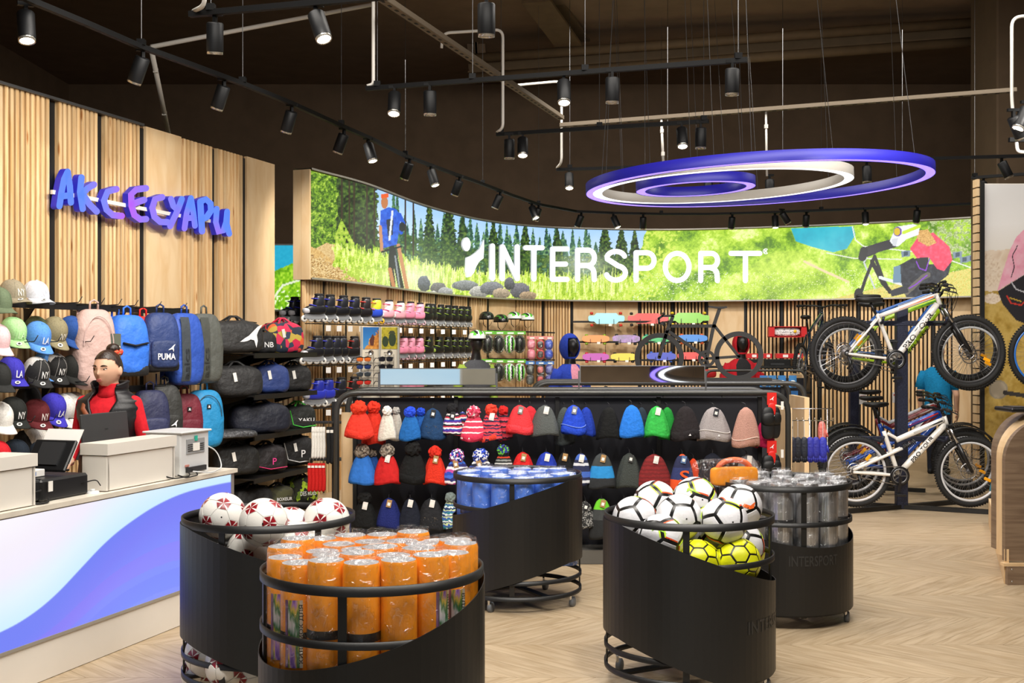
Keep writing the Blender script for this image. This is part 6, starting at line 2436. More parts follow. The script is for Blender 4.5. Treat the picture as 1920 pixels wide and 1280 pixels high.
PURG = mat('purple_sparkle', '#6a2f8a', .25, var=.8, scale=14, coat=.5)
skateboard(1137, 597, 68, 21, '#8fd8ea', '#d83a2c', 'light blue longboard, first in the top row of boards', True)
skateboard(1215, 597, 76, 20, '#d8332c', '#2a2a2a', 'red longboard in the middle of the top row of boards', True)
skateboard(1292, 596, 76, 20, '#7ecb2c', '#e8c92a', 'lime green longboard, last in the top row of boards', True)
skateboard(1117, 635, 51, 14, '#ef8a24', '#8fb82c', 'orange mini skateboard in the middle row of boards')
skateboard(1174, 635, 52, 15, '#6a2f8a', '#2a2a2a', 'sparkling purple mini skateboard in the middle row of boards', m=PURG)
skateboard(1230, 635, 52, 14, '#35b86a', '#2f9a8a', 'emerald green mini skateboard behind the silhouette wheel')
skateboard(1298, 634, 57, 14, '#2a86e0', '#e0622c', 'sky blue mini skateboard, last in the middle row of boards')
skateboard(1117, 669, 50, 14, '#b83ab0', '#d83a4c', 'magenta mini skateboard, first in the bottom row of boards')
skateboard(1170, 669, 50, 14, '#ead22a', '#2a2a2a', 'yellow mini skateboard in the bottom row of boards')
skateboard(1240, 668, 55, 15, '#3248c4', '#3a6ad0', 'royal blue mini skateboard in the bottom row of boards')
skateboard(1295, 667, 50, 14, '#e0403c', '#d84a4a', 'coral red mini skateboard, last in the bottom row of boards')
for i, y in enumerate((603, 641, 675)):
    a, b = P(1076, y, depth(1076) + .05), P(1326, y, depth(1326) + .05)
    t = thing('board_rail', 'thin black rail behind the %s row of skateboards' % ('top', 'middle', 'bottom')[i], 'display rail', Matrix.Translation(a))
    MB().bar((0, 0, 0), b - a, .02, .03).build('rail', BLACK, t)
    MB().bar((0, .02, 0), (.0, .1, 0), .02, .02).build('bracket', BLACK, t)

# boxed toys on the wall to the right
t = thing('boxed_skateboard', 'white checkered skateboard in a red open carton on the wall', 'boxed toy', Matrix.Translation(P(1476, 622, depth(1476) - .1)))
k_ = depth(1476) / F
REDC = plain('#c8262a', .4)
MB().box((0, .06, 0), (70 * k_, .02, 20 * k_)).build('carton_back', REDC, t)
for s_ in (-1, 1):
    MB().box((s_ * 30 * k_, 0, 0), (10 * k_, .12, 20 * k_)).build('carton_end', REDC, t)
for s_ in (-1, 1):
    MB().box((0, 0, s_ * 9.5 * k_), (70 * k_, .12, 1.4 * k_)).build('carton_edge', REDC, t)
MB().sq((0, .02, 0), (25 * k_, .04, 8 * k_), .6, .6, 22, 8).build('board_deck', stripes('checker_deck', ['#e9e9ea', '#e9e9ea', '#5a5a5c', '#e9e9ea'], 5, .5, .4, -.1, .1), t)
MB().sq((14 * k_, -.03, .01), (.025, .006, .025), 1, 1, 12, 6).build('yellow_badge', plain('#e8c22a', .4), t)
for i, (px, wpx) in enumerate(((1410, 24), (1437, 18), (1468, 28), (1493, 22), (1508, 9))):
    t = thing('red_carton', 'red toy carton, %s from the left behind the silhouette wheel' % ORD[i], 'carton', Matrix.Translation(P(px, 667, 17.6)), 'red cartons on the back shelf')
    k_ = 17.6 / F
    MB().box((0, 0, 0), (wpx * k_, .14, 9 * k_), bev=.004).build('carton', REDC, t)
    MB().box((wpx * k_ * .1, -.072, 0), (wpx * k_ * .35, .003, 5 * k_)).build('label', plain('#efe6e2', .6), t)
for i, (px, wpx, col, nm) in enumerate(((1405, 30, '#17181a', 'left'), (1455, 50, '#131415', 'middle'), (1494, 20, '#1a1c1c', 'right'))):
    t = thing('scooter_box', 'black gear box on the back shelf, %s one under the red cartons' % nm, 'box', Matrix.Translation(P(px, 682, 17.6)), 'black boxes on the back shelf')
    k_ = 17.6 / F
    MB().box((0, 0, 0), (wpx * k_, .2, 18 * k_), bev=.01).build('case', plain(col, .35), t)
    MB().box((0, -.103, 0), (wpx * k_ * .5, .004, 3 * k_)).build('edge_trim', plain('#3a3c3e', .3), t)
t = thing('back_shelf', 'dark shelf unit with red goods in front of the back wall slats', 'shelf', Matrix.Translation(P(1420, HY, 17.5) - Vector((0, 0, CH))))
for z in (1.28, .9, .5):
    MB().box((0, .1, z), (1.55, .45, .03)).build('shelf_board', BLACK, t)
for x in (-.77, .77):
    MB().box((x, .1, .66), (.03, .45, 1.3)).build('side_panel', BLACK, t)
for i, (px, py) in enumerate(((1330, 700), (1362, 706), (1390, 703), (1420, 705))):
    t = thing('red_toy_pack', 'red packed toy, %s from the left below the silhouette wheel' % ORD[i], 'toy', Matrix.Translation(P(px, py, 16.9)), 'red packed toys')
    MB().sq((0, 0, 0), (.1, .06, .06), .5, .5, 14, 8).build('pack', plain('#b8262a', .3), t)
    MB().box((0, -.05, .03), (.08, .01, .03)).build('dark_insert', plain('#2a1a1a', .4), t)

# ------------------------------------------------------------------ sunglasses stand
DS = 9.9
k_ = DS / F
base = P(712, HY, DS)
t = thing('sunglasses_stand', 'white sunglasses stand with two adventure posters on top', 'display stand', Matrix.Translation((base.x, DS, 0)))


def sx(px):
    return (px - 712) * k_


def sz(py):
    return CH - (py - HY) * k_


MB().box((sx(712), .05, (sz(612) + .02) / 2), (72 * k_, .05, sz(612) - .02)).build('panel', mat('cream_panel', '#dcd3c0', .5), t)
for px in (677, 712, 747):
    MB().box((sx(px), .01, (sz(612)) / 2), (.012, .04, sz(612))).build('aluminium_post', ALU, t)
MB().box((0, .05, .015), (.5, .4, .03)).build('foot', ALU, t)
for x0, x1, kind in ((680, 710, 0), (715, 746, 1)):
    gx, gy = np.meshgrid(np.linspace(x0, x1, 60), np.linspace(654, 613, 70))
    A = Art(gx, gy)
    n2 = fbm(gx * .25, gy * .25, 4)
    if kind == 0:
        A.c[:] = A.mixcol((gy - 613) / 41, ['#1b62a8', '#2a78bd', '#4f8fbf'])
        A.put((gx - 680) * 1.0 + (gy - 613) * .7 + 14 * (n2 - .5) > 32, A.mixcol(n2 * 1.3, ['#6a3f16', '#c47a2a', '#e8ae52']))
        A.put(A.poly([(692, 638), (698, 626), (702, 632), (700, 648), (694, 648)]), '#5a2a1c')
    else:
        A.c[:] = A.mixcol(n2 * 1.2, ['#6b6a12', '#a89a1c', '#c9b82c'])
        A.put(A.ell(722, 640, 6, 10) | A.ell(735, 636, 7, 13), '#2a3a1c')
        A.put(A.poly([(727, 626), (742, 626), (738, 620), (731, 620)]), '#3a4024')
    pt = np.stack([(gx - 712) * k_, np.full(gx.shape, .02), CH - (gy - HY) * k_], -1)
    print_mesh('poster', pt, A.c, printed('poster_print', 0, .4), t)
    MB().box((sx((x0 + x1) / 2), .032, sz(633.5)), ((x1 - x0) * k_, .02, 42 * k_)).build('poster_board', WHITEP, t)
for px in (697, 732):
    MB().lathe([(0, .0), (.02, .0), (.024, .01), (.02, .02)], 14, M=Matrix.Translation((sx(px), -.04, sz(661))) @ Matrix.Rotation(PI / 2, 4, 'X')).build('lock_knob', STEEL, t)
    MB().tube([(sx(px - 12), 0, sz(661)), (sx(px), -.035, sz(661))], .004, 6).build('lock_arm', STEEL, t)
mb = MB()
for px in (690, 700, 722, 738):
    mb.tube([(sx(px), .015, sz(664)), (sx(px), .015, sz(740))], .0016, 4)
for py in (680, 694, 708, 722):
    mb.tube([(sx(682), .015, sz(py)), (sx(710), .015, sz(py))], .0016, 4)
tag(mb.build('wire_holder', STEEL, t), kind='stuff')
n_ = 0
for cx, col in ((680, 'left'), (721, 'right')):
    for j, py in enumerate((673, 687, 701, 716, 730)):
        cc = [('#d2692c', '#17181a'), ('#2b3a6a', '#17181a'), ('#3a3f44', '#8a8d90'), ('#b8342c', '#1d1d1d'), ('#5a2a2a', '#1d1d1d')][j] if col == 'left' else [('#23242a', '#2b2c30'), ('#1d1e22', '#26272a'), ('#7a2030', '#1d1d1d'), ('#3a4a3f', '#1d1d1d'), ('#2f3033', '#222')][j]
        g = thing('sunglasses', '%s sunglasses, %s from the top in the %s column of the stand' % (('orange-lensed', 'blue-lensed', 'grey', 'red-lensed', 'brown')[j] if col == 'left' else ('dark', 'black', 'dark red', 'green-tinted', 'smoky')[j], ORD[j], col), 'sunglasses', Matrix.Translation((base.x + sx(cx + 4), DS - .07, sz(py))) @ Matrix.Rotation(math.radians(28), 4, 'Z'), 'sunglasses on the stand')
        for s_ in (-1, 1):
            MB().sq((s_ * .034, 0, 0), (.03, .006, .02), .7, .7, 14, 8).build('lens', plain(cc[0], .1), g)
            MB().tube([(s_ * .066, 0, .008), (s_ * .066, .07, .008), (s_ * .062, .12, -.02)], .0035, 5).build('temple', plain(cc[1] if len(cc[1]) > 4 else '#222222', .4), g)
        MB().tube([(-.066, 0, .012), (-.03, -.006, .02), (0, -.004, .012), (.03, -.006, .02), (.066, 0, .012)], .004, 5).build('brow_bar', plain(cc[1] if len(cc[1]) > 4 else '#222222', .4), g)
# ------------------------------------------------------------------ hat gondola
GD = 8.8
RAILZ = CH - (736 - HY) / F * GD
NAVY = mat('navy_gondola_panel', '#12131c', .6)


def gondola(x0, x1, D, zt, label, depth_=.7, panels=4, end_wood=True, shelf=True):
    a = (x0 - 960) / F * D
    b = (x1 - 960) / F * D
    t = thing('hat_gondola' if shelf else 'gondola', label, 'gondola', Matrix.Translation((a, D, 0)))
    W_ = b - a
    for dy in (-.03, depth_ - .1):
        if dy > 0 and not shelf:
            pass
        pts_ = bend([(0, dy, .02), (0, dy, zt), (W_, dy, zt), (W_, dy, .02)], .16, 8)
        MB().tube(pts_, .022, 12).build('frame_tube', mat('graphite_tube', '#4a4a48', .35, .5), t)
    inset = .13
    pw = (W_ - inset - .2) / panels
    for i in range(panels):
        MB().box((inset + pw * (i + .5), .05, zt * .5 + .02), (pw - .012, .02, zt - .12)).build('back_panel', NAVY, t)
    for i in range(panels + 1):
        MB().box((inset + pw * i, .03, zt / 2), (.03, .03, zt - .06)).build('slotted_upright', UPR, t)
    MB().box((W_ / 2, depth_ / 2 - .1, .06), (W_ - .1, depth_ + .2, .1)).build('base_deck', mat('grey_base', '#5c5a55', .5), t)
    if end_wood:
        MB().box((.075, .06, zt * .44), (.1, .02, zt * .88)).build('plywood_filler', PLY, t)
    return t, a, W_


GT, GA, GW = gondola(632, 1476, GD, RAILZ, 'long low black gondola with bent tube frame covered in hanging hats')
G2, _, _ = gondola(1000, 1508, 11.1, CH - (718 - HY) / F * 11.1, 'second low gondola behind the hats with the bicycle silhouette on top', shelf=False, end_wood=False)
# wooden ends of the gondolas behind
for px, py0, py1, D, nm in ((1480, 765, 905, 9.4, 'nearest'), (1513, 745, 860, 10.8, 'middle'), (1507, 702, 730, 14, 'farthest')):
    p = P(px, HY, D)
    t = thing('wooden_end_strip', 'pale wooden end strip of the gondolas, %s one right of the hats' % nm, 'strip', Matrix.Translation((p.x, D, 0)))
    zt = CH - (py0 - HY) / F * D
    MB().box((0, .3, zt / 2), (.045, .6, zt)).build('end_board', PLY, t)
    mb = MB()
    for i in range(5):
        mb.box((.025, .3, zt * (.3 + .14 * i)), (.004, .6, .02))
    tag(mb.build('slot', BLACKM, t), kind='stuff')
# third unit behind
t = thing('gondola', 'dark gondola with a thin top rail behind the bicycle silhouette', 'gondola', Matrix.Translation(((1320 - 960) / F * 14, 14, 0)))
w3 = 186 / F * 14
zt = CH - (694 - HY) / F * 14
MB().box((w3 / 2, 0, zt * .48), (w3, .06, zt * .9)).build('back_panel', NAVY, t)
MB().tube(bend([(0, -.1, 0), (0, -.1, zt), (w3, -.1, zt), (w3, -.1, 0)], .1), .015, 8).build('frame_tube', mat('graphite_tube', '#4a4a48', .35, .5), t)
for i, (px, col) in enumerate(((1432, '#3f7fc4'), (1448, '#4a8cc9'), (1466, '#3f86c9'), (1486, '#4a90d0'), (1488, '#3a78bd'), (1486, '#86b84a'), (1489, '#3f7fc4'))):
    py = 715 if i < 4 else (745, 775, 800)[i - 4]
    c = thing('blister_pack', 'small %s blister pack, %s on the gondola behind the hats' % ('green' if i == 5 else 'blue', ORD[i]), 'pack', Matrix.Translation(P(px, py, 13.5 if i < 4 else 12.4)), 'blister packs')
    MB().box((0, 0, 0), (.09, .01, .14)).build('card', plain(col, .4), c)
    MB().sq((0, -.02, -.02), (.03, .015, .035), .6, .6, 12, 6).build('blister', plain('#dfe6e2', .15), c)


# mirrors on the rail
def mirror(x0, x1, y0, y1, tilt, label):
    D = GD - .03
    c = P((x0 + x1) / 2, (y0 + y1) / 2, D)
    w_, h_ = (x1 - x0) / F * D, (y1 - y0) / F * D
    t = thing('rail_mirror', label, 'mirror', Matrix.Translation(c))
    M = Matrix.Rotation(math.radians(tilt), 4, 'X')
    MB().box((0, 0, 0), (w_, .012, h_), M=M).build('frame', GREYM, t)
    MB().box((0, -.0075, 0), (w_ - .012, .004, h_ - .012), M=M).build('mirror_glass', mat('mirror_glass', '#eef2f2', .02, 1), t)
    for s_ in (-1, 1):
        MB().bar((s_ * (w_ / 2 + .006), 0, h_ * .2), (s_ * (w_ / 2 + .006), 0, RAILZ - c.z + .015), .012, .012).build('post', GREYM, t)


mirror(712, 930, 690, 722, 0, 'long low tilted mirror above the left half of the hats')
mirror(1087, 1322, 685, 718, -6.5, 'long low mirror reflecting the dark ceiling above the right hats')

# ------------------------------------------------------------------ hats
def dens(a, b):
    return None


HOOKM = plain('#26262a', .4)


def beanie(px, y0, y1, wpx, D, m, label, pom=None, cuff=None, tagc=None, tagw=1.0, tilt=0, logo=False, fold=False, sparkle=False, fur=False, cuffh=.28, edge=None, emblem=None):
    """knitted hat hanging from y0 (top of the knit) to y1, wpx wide"""
    s = D / F
    h_ = (y1 - y0) * s
    w_ = wpx * s
    top = P(px, y0, D)
    t = thing('beanie_hat', label, 'hat', Matrix.Translation(top) @ Matrix.Rotation(math.radians(tilt), 4, 'Y'), 'hats on the gondola')
    vs, fs = [], []
    nj, ni = 26, 12
    dp = min(w_ * .30, .055)
    for i in range(ni + 1):
        q = i / ni
        r = (1 - (1 - q) ** 2.2) ** .58 if q < 1 else 1
        r = .09 + .91 * r
        r *= (1 - .05 * math.sin(q * 5)) * (1 + .04 * q)
        for j in range(nj):
            a = 2 * PI * j / nj
            rip = 1 + (.085 * math.sin(5 * a + 1.3 * q + px) + .07 * math.sin(8 * a - px + q)) * (1 - .5 * q)
            vs.append((w_ / 2 * r * rip * math.cos(a), dp * r * rip * math.sin(a), -h_ * q + .01 * q * math.sin(2 * a + px)))
    for i in range(ni):
        for j in range(nj):
            fs.append((i * nj + j, (i + 1) * nj + j, (i + 1) * nj + (j + 1) % nj, i * nj + (j + 1) % nj))
    mb = MB().add(vs, fs, True)
    mb.add([(vs[j][0] * .85, vs[j][1] * .85, vs[j][2]) for j in range(nj)], [tuple(range(nj))])
    k = mb.build('knit', m, t)
    k.modifiers.new('thickness', 'SOLIDIFY').thickness = -.004
    if cuff is not None:
        vs, fs = [], []
        prof = [(1.0, 1 - cuffh), (1.07, 1 - cuffh + .01), (1.10, 1 - cuffh / 2), (1.09, .99), (1.02, 1.0)]
        for fr_, q in prof:
            for j in range(nj):
                a = 2 * PI * j / nj
                rip = 1 + .02 * math.sin(5 * a + px)
                vs.append((w_ / 2 * 1.02 * fr_ * rip * math.cos(a), (dp * 1.02 * fr_ + .004) * rip * math.sin(a), -h_ * q + .012 * math.sin(2 * a + px)))
        for i in range(len(prof) - 1):
            for j in range(nj):
                fs.append((i * nj + j, (i + 1) * nj + j, (i + 1) * nj + (j + 1) % nj, i * nj + (j + 1) % nj))
        MB().add(vs, fs, True).build('cuff', cuff, t)
    if edge is not None:
        MB().tube([(w_ / 2 * 1.1 * math.cos(a), (dp * 1.1 + .006) * math.sin(a), -h_ * (1 - cuffh) + .012 * math.sin(2 * a + px)) for a in [2 * PI * j / nj for j in range(nj)]], .0035, 5, closed=True).build('light_edge', edge, t)
    if pom is not None:
        rr = w_ * .30
        mb = MB()
        rnd = random.Random(int(px))
        bm = bmesh.new()
        bmesh.ops.create_icosphere(bm, subdivisions=3, radius=1)
        for v in bm.verts:
            v.co *= rr * (.86 + .28 * rnd.random())
        bm.verts.index_update()
        mb.add([(v.co.x, v.co.y * .8 - .01, v.co.z + rr * .35) for v in bm.verts], [[v.index for v in f.verts] for f in bm.faces], False)
        bm.free()
        mb.build('pompom', pom, t)
    if tagc:
        mb = MB()
        mb.box((w_ * .08 * tagw, -dp * .5 - .02, -.03), (.036, .003, .055), M=Matrix.Rotation(math.radians(12 * tagw), 4, 'Y'))
        tg = mb.build('swing_tag', plain(tagc, .7), t)
        mb = MB()
        mb.box((w_ * .08 * tagw, -dp * .5 - .023, -.034), (.02, .002, .022), M=Matrix.Rotation(math.radians(12 * tagw), 4, 'Y'))
        mb.build('barcode', plain('#f4f2ec', .7), tg)
    if logo:
        mb = MB()
        mb.add([(w_ * .12 + x * .02, -dp * 1.16 - .006, -h_ * .86 + y * .02) for x, y in ((-.5, 0), (.5, 0), (.1, .8))], [(0, 1, 2)])
        mb.build('triangle_mark', plain('#e9e9ea', .6), t)
    if emblem:
        mb = MB()
        mb.text(emblem, lambda x, y: Vector((x + .01, -dp - .014, -h_ * .62 + y)), h=.09, w=.07)
        mb.build('letter_mark', plain('#e85a1c', .6), t)
    if sparkle:
        mb = MB()
        rnd = random.Random(3)
        for i in range(60):
            a = -PI / 2 + rnd.uniform(-1.2, 1.2)
            q = rnd.uniform(.55, .95)
            mb.box((w_ / 2 * 1.02 * math.cos(a), dp * 1.06 * math.sin(a), -h_ * q), (.003, .003, .003))
        tag(mb.build('rhinestones', STEEL, t), kind='stuff')
    MB().tube([(0, 0, -.01), (0, .0, .025), (.0, .07, .03), (0, .16, .03)], .003, 5).build('hook', HOOKM, t)
    return t


def K(hexc, sc=55):
    return cloth(hexc, .6, sc)


TAGW, TAGB = '#ece9e4', '#b08a58'
A_ = GD - .12
ST = stripes
# ----- top row
beanie(701, 768, 832, 40, A_ - .05, K('#c92f1e'), 'orange-red cable-knit hat hanging behind the first pompom hat', pom=K('#d8321f'), cuff=K('#c92f1e'))
beanie(673, 770, 820, 48, A_ - .16, K('#e0392a'), 'orange-red bobble hat with ribbed cuff at the left of the top row', pom=K('#e23b22', 90), cuff=K('#e0392a', 120))
beanie(743, 772, 824, 24, A_, K('#b9b4aa'), 'light grey bobble hat behind the white one in the top row', pom=K('#a9a6a0', 90))
beanie(726, 773, 824, 30, A_ - .12, K('#d9d4c8'), 'white knitted bobble hat in the top row', pom=K('#ece8e0', 90))
beanie(789, 775, 822, 28, A_, K('#1f5aa8'), 'blue bobble hat behind the bright blue one in the top row', pom=K('#2148c4', 90))
beanie(769, 776, 824, 36, A_ - .1, K('#1f64ad'), 'denim blue hat with bright blue pompom in the top row', pom=K('#2a50e0', 90), tagc=None)
beanie(811, 766, 822, 44, A_ - .06, K('#1f3f66'), 'dark denim hat with rhinestones in the top row', tagc='#2a2c30', sparkle=True)
beanie(867, 772, 814, 22, A_, ST('knit_multi2', ['#2a3a8a', '#e8e4e0', '#c23a4a', '#1d1f2a'], 4, .1, .9, -.2, 0), 'striped multicolour hat, rear one of two in the top row')
beanie(848, 770, 814, 36, A_ - .06, ST('knit_multi', ['#2a3aa8', '#efeae6', '#c8324a', '#1d1f2a', '#efeae6', '#6a2a8a'], 3, .08, .9, -.2, 0), 'red, white and blue striped hat with black loop top', tagc='#2a2c30', pom=K('#1b1b1e', 90))
beanie(888, 777, 825, 42, A_ - .1, ST('knit_pinkwhite', ['#d23a58', '#d23a58', '#d23a58', '#efe6e4'], 5, .05, .9, -.2, 0), 'pink and white striped bobble hat in the top row', pom=speckle('pink_melange_pom', ['#d83a5c', '#f2d8dc', '#e86a84', '#c22a48'], 70), cuff=K('#c9304e'))
beanie(944, 772, 822, 30, A_, ST('knit_redblack2', ['#c22a3a', '#2a1a2c', '#d8455a'], 5, .1, .9, -.2, 0), 'red striped bobble hat, rear one behind the red and navy hat', pom=K('#c92422', 90))
beanie(921, 772, 826, 38, A_ - .1, ST('knit_redblack', ['#d83a48', '#2a1a38', '#e0525e', '#d83a48', '#3a2a52'], 4, .12, .9, -.2, 0), 'red and navy striped bobble hat in the top row', pom=K('#e2402e', 90), cuff=K('#e0402e', 120), tagc=TAGW, cuffh=.18)
beanie(994, 762, 812, 34, A_, K('#c92a34'), 'plain red hat behind the coral cuffed hat', cuff=None)
beanie(974, 760, 812, 46, A_ - .1, K('#e53a40', 120), 'coral red ribbed hat with cuff and price tag in the top row', cuff=K('#e83c44', 120), tagc='#8a8680')
beanie(1058, 764, 832, 34, A_, K('#454c4c', 120), 'dark slate ribbed hat behind the blue hat in the top row')
beanie(1022, 760, 816, 48, A_ - .08, K('#575b59', 140), 'grey ribbed slouch hat in the top row', tagc=TAGW)
beanie(1099, 764, 816, 30, A_, K('#1d39a0'), 'royal blue hat at the back of the blue pair')
beanie(1075, 760, 812, 42, A_ - .1, K('#2347c4'), 'royal blue cuffed hat in the middle of the top row', cuff=K('#274ccc'), tagc='#8a8d94', edge=K('#6a86e0'))
beanie(1142, 764, 822, 42, A_ - .08, K('#131414'), 'plain black hat left of the sky blue hat', tagc=None)
beanie(1203, 764, 815, 24, A_, K('#26323c'), 'dark hat hidden behind the sky blue hat')
beanie(1184, 760, 818, 42, A_ - .1, K('#2877d8'), 'sky blue hat with small dark label in the top row', tagc=None)
beanie(1251, 764, 822, 30, A_, K('#1f8a34'), 'green hat behind the bright green one in the top row')
beanie(1231, 762, 818, 42, A_ - .1, K('#37b04a'), 'bright green hat with price tag in the top row', cuff=K('#2fa643'), tagc=TAGW, cuffh=.15)
beanie(1285, 762, 824, 50, A_ - .08, K('#262123'), 'black-brown cuffed hat with white triangle in the top row', cuff=K('#211d1f'), logo=True)
beanie(1338, 764, 825, 56, A_ - .08, K('#a19a9a', 120), 'light grey cuffed hat with dark tag in the top row', cuff=K('#a59d9b', 120), tagc='#22252e', logo=True, edge=K('#cfcac6'))
beanie(1398, 764, 836, 46, A_ - .14, K('#b88c7e', 120), 'dusty pink slouch hat at the right of the top row', cuff=K('#b88a7a', 120), edge=K('#e0c4b8'), cuffh=.2)
# ----- second row
MELF = speckle('grey_fur', ['#6b6157', '#8a7f72', '#4a433c', '#a89c8c'], 90)
beanie(699, 852, 900, 28, A_, K('#2a5aa8'), 'blue hat with fur pompom, rear one at the left of the second row', pom=MELF)
beanie(679, 850, 906, 46, A_ - .1, K('#2f6fc4', 30), 'blue cable-knit hat with grey fur pompom in the second row', pom=MELF)
beanie(726, 850, 906, 46, A_ - .1, K('#c42222', 30), 'red cable-knit hat with grey fur pompom in the second row', pom=MELF, tagc=TAGW)
beanie(774, 846, 904, 50, A_ - .1, K('#141515'), 'black bobble hat with wide cuff in the second row', pom=K('#161616', 90), cuff=K('#111212'))
beanie(816, 852, 906, 40, A_ - .1, K('#d8331f', 120), 'orange-red bobble hat with brown tag in the second row', pom=K('#cf2c1c', 90), tagc=TAGB, cuff=K('#d8331f', 120), cuffh=.12)
beanie(857, 860, 904, 46, A_ - .1, ST('knit_violet', ['#2a48b8', '#c04a9a', '#efeef2', '#2a2a6a', '#3a6ad0'], 2, .15, .9, -.2, 0), 'violet, blue and white patterned hat with speckled pompom', pom=speckle('violet_pom', ['#3a4ab8', '#e8e6f0', '#d85a9a', '#22264a'], 80), tagc=TAGB, tagw=-1)
beanie(901, 860, 900, 50, A_ - .1, ST('knit_bluewhite', ['#1f2a4a', '#efeef0', '#2a52c4', '#1a2038', '#efeef0'], 2, .12, .9, -.2, 0), 'navy and white striped hat with blue speckled pompom', pom=speckle('blue_pom', ['#1a2a7a', '#e8eaf0', '#2a4ac4'], 80), tagc=TAGB, tagw=-1)
beanie(944, 848, 900, 38, A_ - .1, ST('knit_dark', ['#1f2220', '#8a8d8a', '#1f2220', '#d8462a', '#1f2220', '#c9c9c6'], 3, .06, .9, -.2, 0), 'dark striped hat with lime speckled pompom in the second row', pom=speckle('lime_pom', ['#2a3a8a', '#6ac43a', '#1d2a2a'], 80))
beanie(980, 848, 900, 42, A_ - .1, K('#cf2424'), 'plain red hat with brown tag behind the blue mat bin', tagc=TAGB)
beanie(1024, 848, 900, 44, A_ - .1, K('#2239a6'), 'plain royal blue hat with white tag in the second row', tagc=TAGW)
beanie(1058, 848, 898, 30, A_ - .1, K('#161718'), 'black hat with brown tags behind the blue mat bin', tagc=TAGB)
beanie(1089, 850, 908, 34, A_ - .1, ST('knit_navystripe', ['#22284a', '#22284a', '#d8dae0', '#22284a', '#3f62b4', '#3f62b4'], 2, .03, .9, -.25, 0), 'navy hat with white and blue stripes in the second row', tagc=TAGW)
beanie(1128, 850, 914, 46, A_ - .1, ST('knit_cyanblock', ['#25282b', '#25282b', '#2487c9', '#2487c9', '#3a3f40', '#3a3f40'], 1, .02, .9, -.26, 0), 'black, sky blue and grey block hat in the second row', tagc=TAGB)
beanie(1180, 850, 914, 44, A_ - .1, K('#3d423f', 120), 'olive grey slouch hat in the second row', tagc='#3a3c3c')
beanie(1226, 852, 914, 58, A_ - .12, ST('knit_darkred', ['#7d1a1c', '#6b1517'], 9, .1, .9, -.26, 0), 'dark red ribbed hat in the second row', tagc=TAGW)
beanie(1300, 860, 916, 24, A_ - .08, K('#d8441c'), 'orange hat peeking out behind the navy letter hat')
beanie(1279, 852, 916, 40, A_ - .14, ST('knit_navyorange', ['#e0501c', '#2b3566', '#23284a'], 1, .05, .9, -.26, 0), 'navy and orange hat with big orange letter', tagc='#5a7aa8', emblem='S')
beanie(1336, 850, 910, 50, A_ - .1, K('#171a26'), 'plain dark navy hat in the second row', tagc=None)
beanie(1400, 852, 906, 44, A_ - .1, K('#7f7d80', 120), 'grey slouch hat with white tag above the mat bins', tagc=TAGW, tilt=-6)
# ----- third row
beanie(684, 938, 990, 44, A_ - .1, K('#111212'), 'black bobble hat at the left of the bottom row', pom=K('#131313', 90), tagc=TAGW)
beanie(729, 934, 988, 42, A_ - .1, K('#1d2768', 120), 'navy ribbed hat with brown tag in the bottom row', tagc=TAGB)
beanie(769, 934, 992, 38, A_ - .1, K('#1a1e2a'), 'dark slate hat with white tag in the bottom row', tagc=TAGW)
beanie(809, 934, 994, 48, A_ - .1, K('#222326'), 'charcoal hat sprinkled with rhinestones in the bottom row', tagc=TAGW, sparkle=True)
beanie(845, 936, 988, 34, A_ - .1, ST('knit_teal', ['#1f3a6a', '#d8e4e4', '#2a7a8a', '#3a5aa8', '#c9d8a0'], 4, .2, .9, -.2, 0), 'teal and white patterned hat beside the blue mat bin', pom=K('#7d8a86', 90))
beanie(1097, 940, 990, 34, A_ - .1, speckle('pepper_knit', ['#1d1e1e', '#8a8a88', '#3a3a3a'], 110), 'black and white speckled hat in the bottom row', tagc='#2a2c30')
beanie(1128, 934, 1008, 42, A_ - .1, ST('knit_greenblock', ['#1d1f20', '#1d1f20', '#3a3d3d', '#6fd02c'], 1, .02, .9, -.3, 0), 'lime green, grey and black block hat in the bottom row', tagc=TAGB)
for i, px in enumerate((880, 930, 1000, 1050, 1170, 1215)):
    beanie(px, 936, 990, 42, A_ - .1, K(('#1a1c22', '#22263a', '#1d2320', '#2a2024', '#23262a', '#1a1e2c')[i]), 'dark hat in the bottom row, %s of those hidden behind the bins' % ORD[i])
# ----- end display: slippers
for i, (py) in enumerate((752, 842)):
    p = P(1446, py, GD - .1)
    t = thing('slipper_pair', 'black slippers on a red hanger card, %s on the gondola end' % ('upper', 'lower')[i], 'slippers', Matrix.Translation(p), 'hanging slippers')
    MB().box((0, -.02, .02), (.07, .006, .09)).build('hanger_card', plain('#e02a24', .4), t)
    MB().sq((0, -.02, -.06), (.03, .008, .05), .7, .7, 14, 8).build('card_tongue', plain('#e02a24', .4), t)
    mb = MB()
    cat_mark(mb, lambda x, y: Vector((x, -.0245, .02 + y)), .035)
    mb.build('cat_emblem', plain('#f4eeee', .5), t)
    for s_ in (-1, 1):
        sl = MB().sq((s_ * .03, .01 + .03 * s_, -.16), (.05, .025, .12), .6, .8, 16, 10).build('sole', plain('#17181a', .5), t)
        MB().sq((s_ * .03, -.005 + .03 * s_, -.13), (.052, .03, .05), .7, .8, 16, 8).build('upper_strap', plain('#101112', .5), sl)
    mb = MB()
    cat_mark(mb, lambda x, y: Vector((x, -.055, -.115 + y)), .03)
    mb.build('small_emblem', plain('#e0e0e0', .5), t)
    MB().box((.075, -.03, -.03), (.02, .003, .06)).build('price_tag', plain('#f0eee8', .6), t)
beanie(1433, 790, 838, 34, GD - .02, K('#b01a4a'), 'raspberry pink hat at the gondola end', cuff=None)
beanie(1440, 868, 906, 44, GD - .05, K('#b9b2ae'), 'pale grey hat hanging at the gondola end above the silver mats')

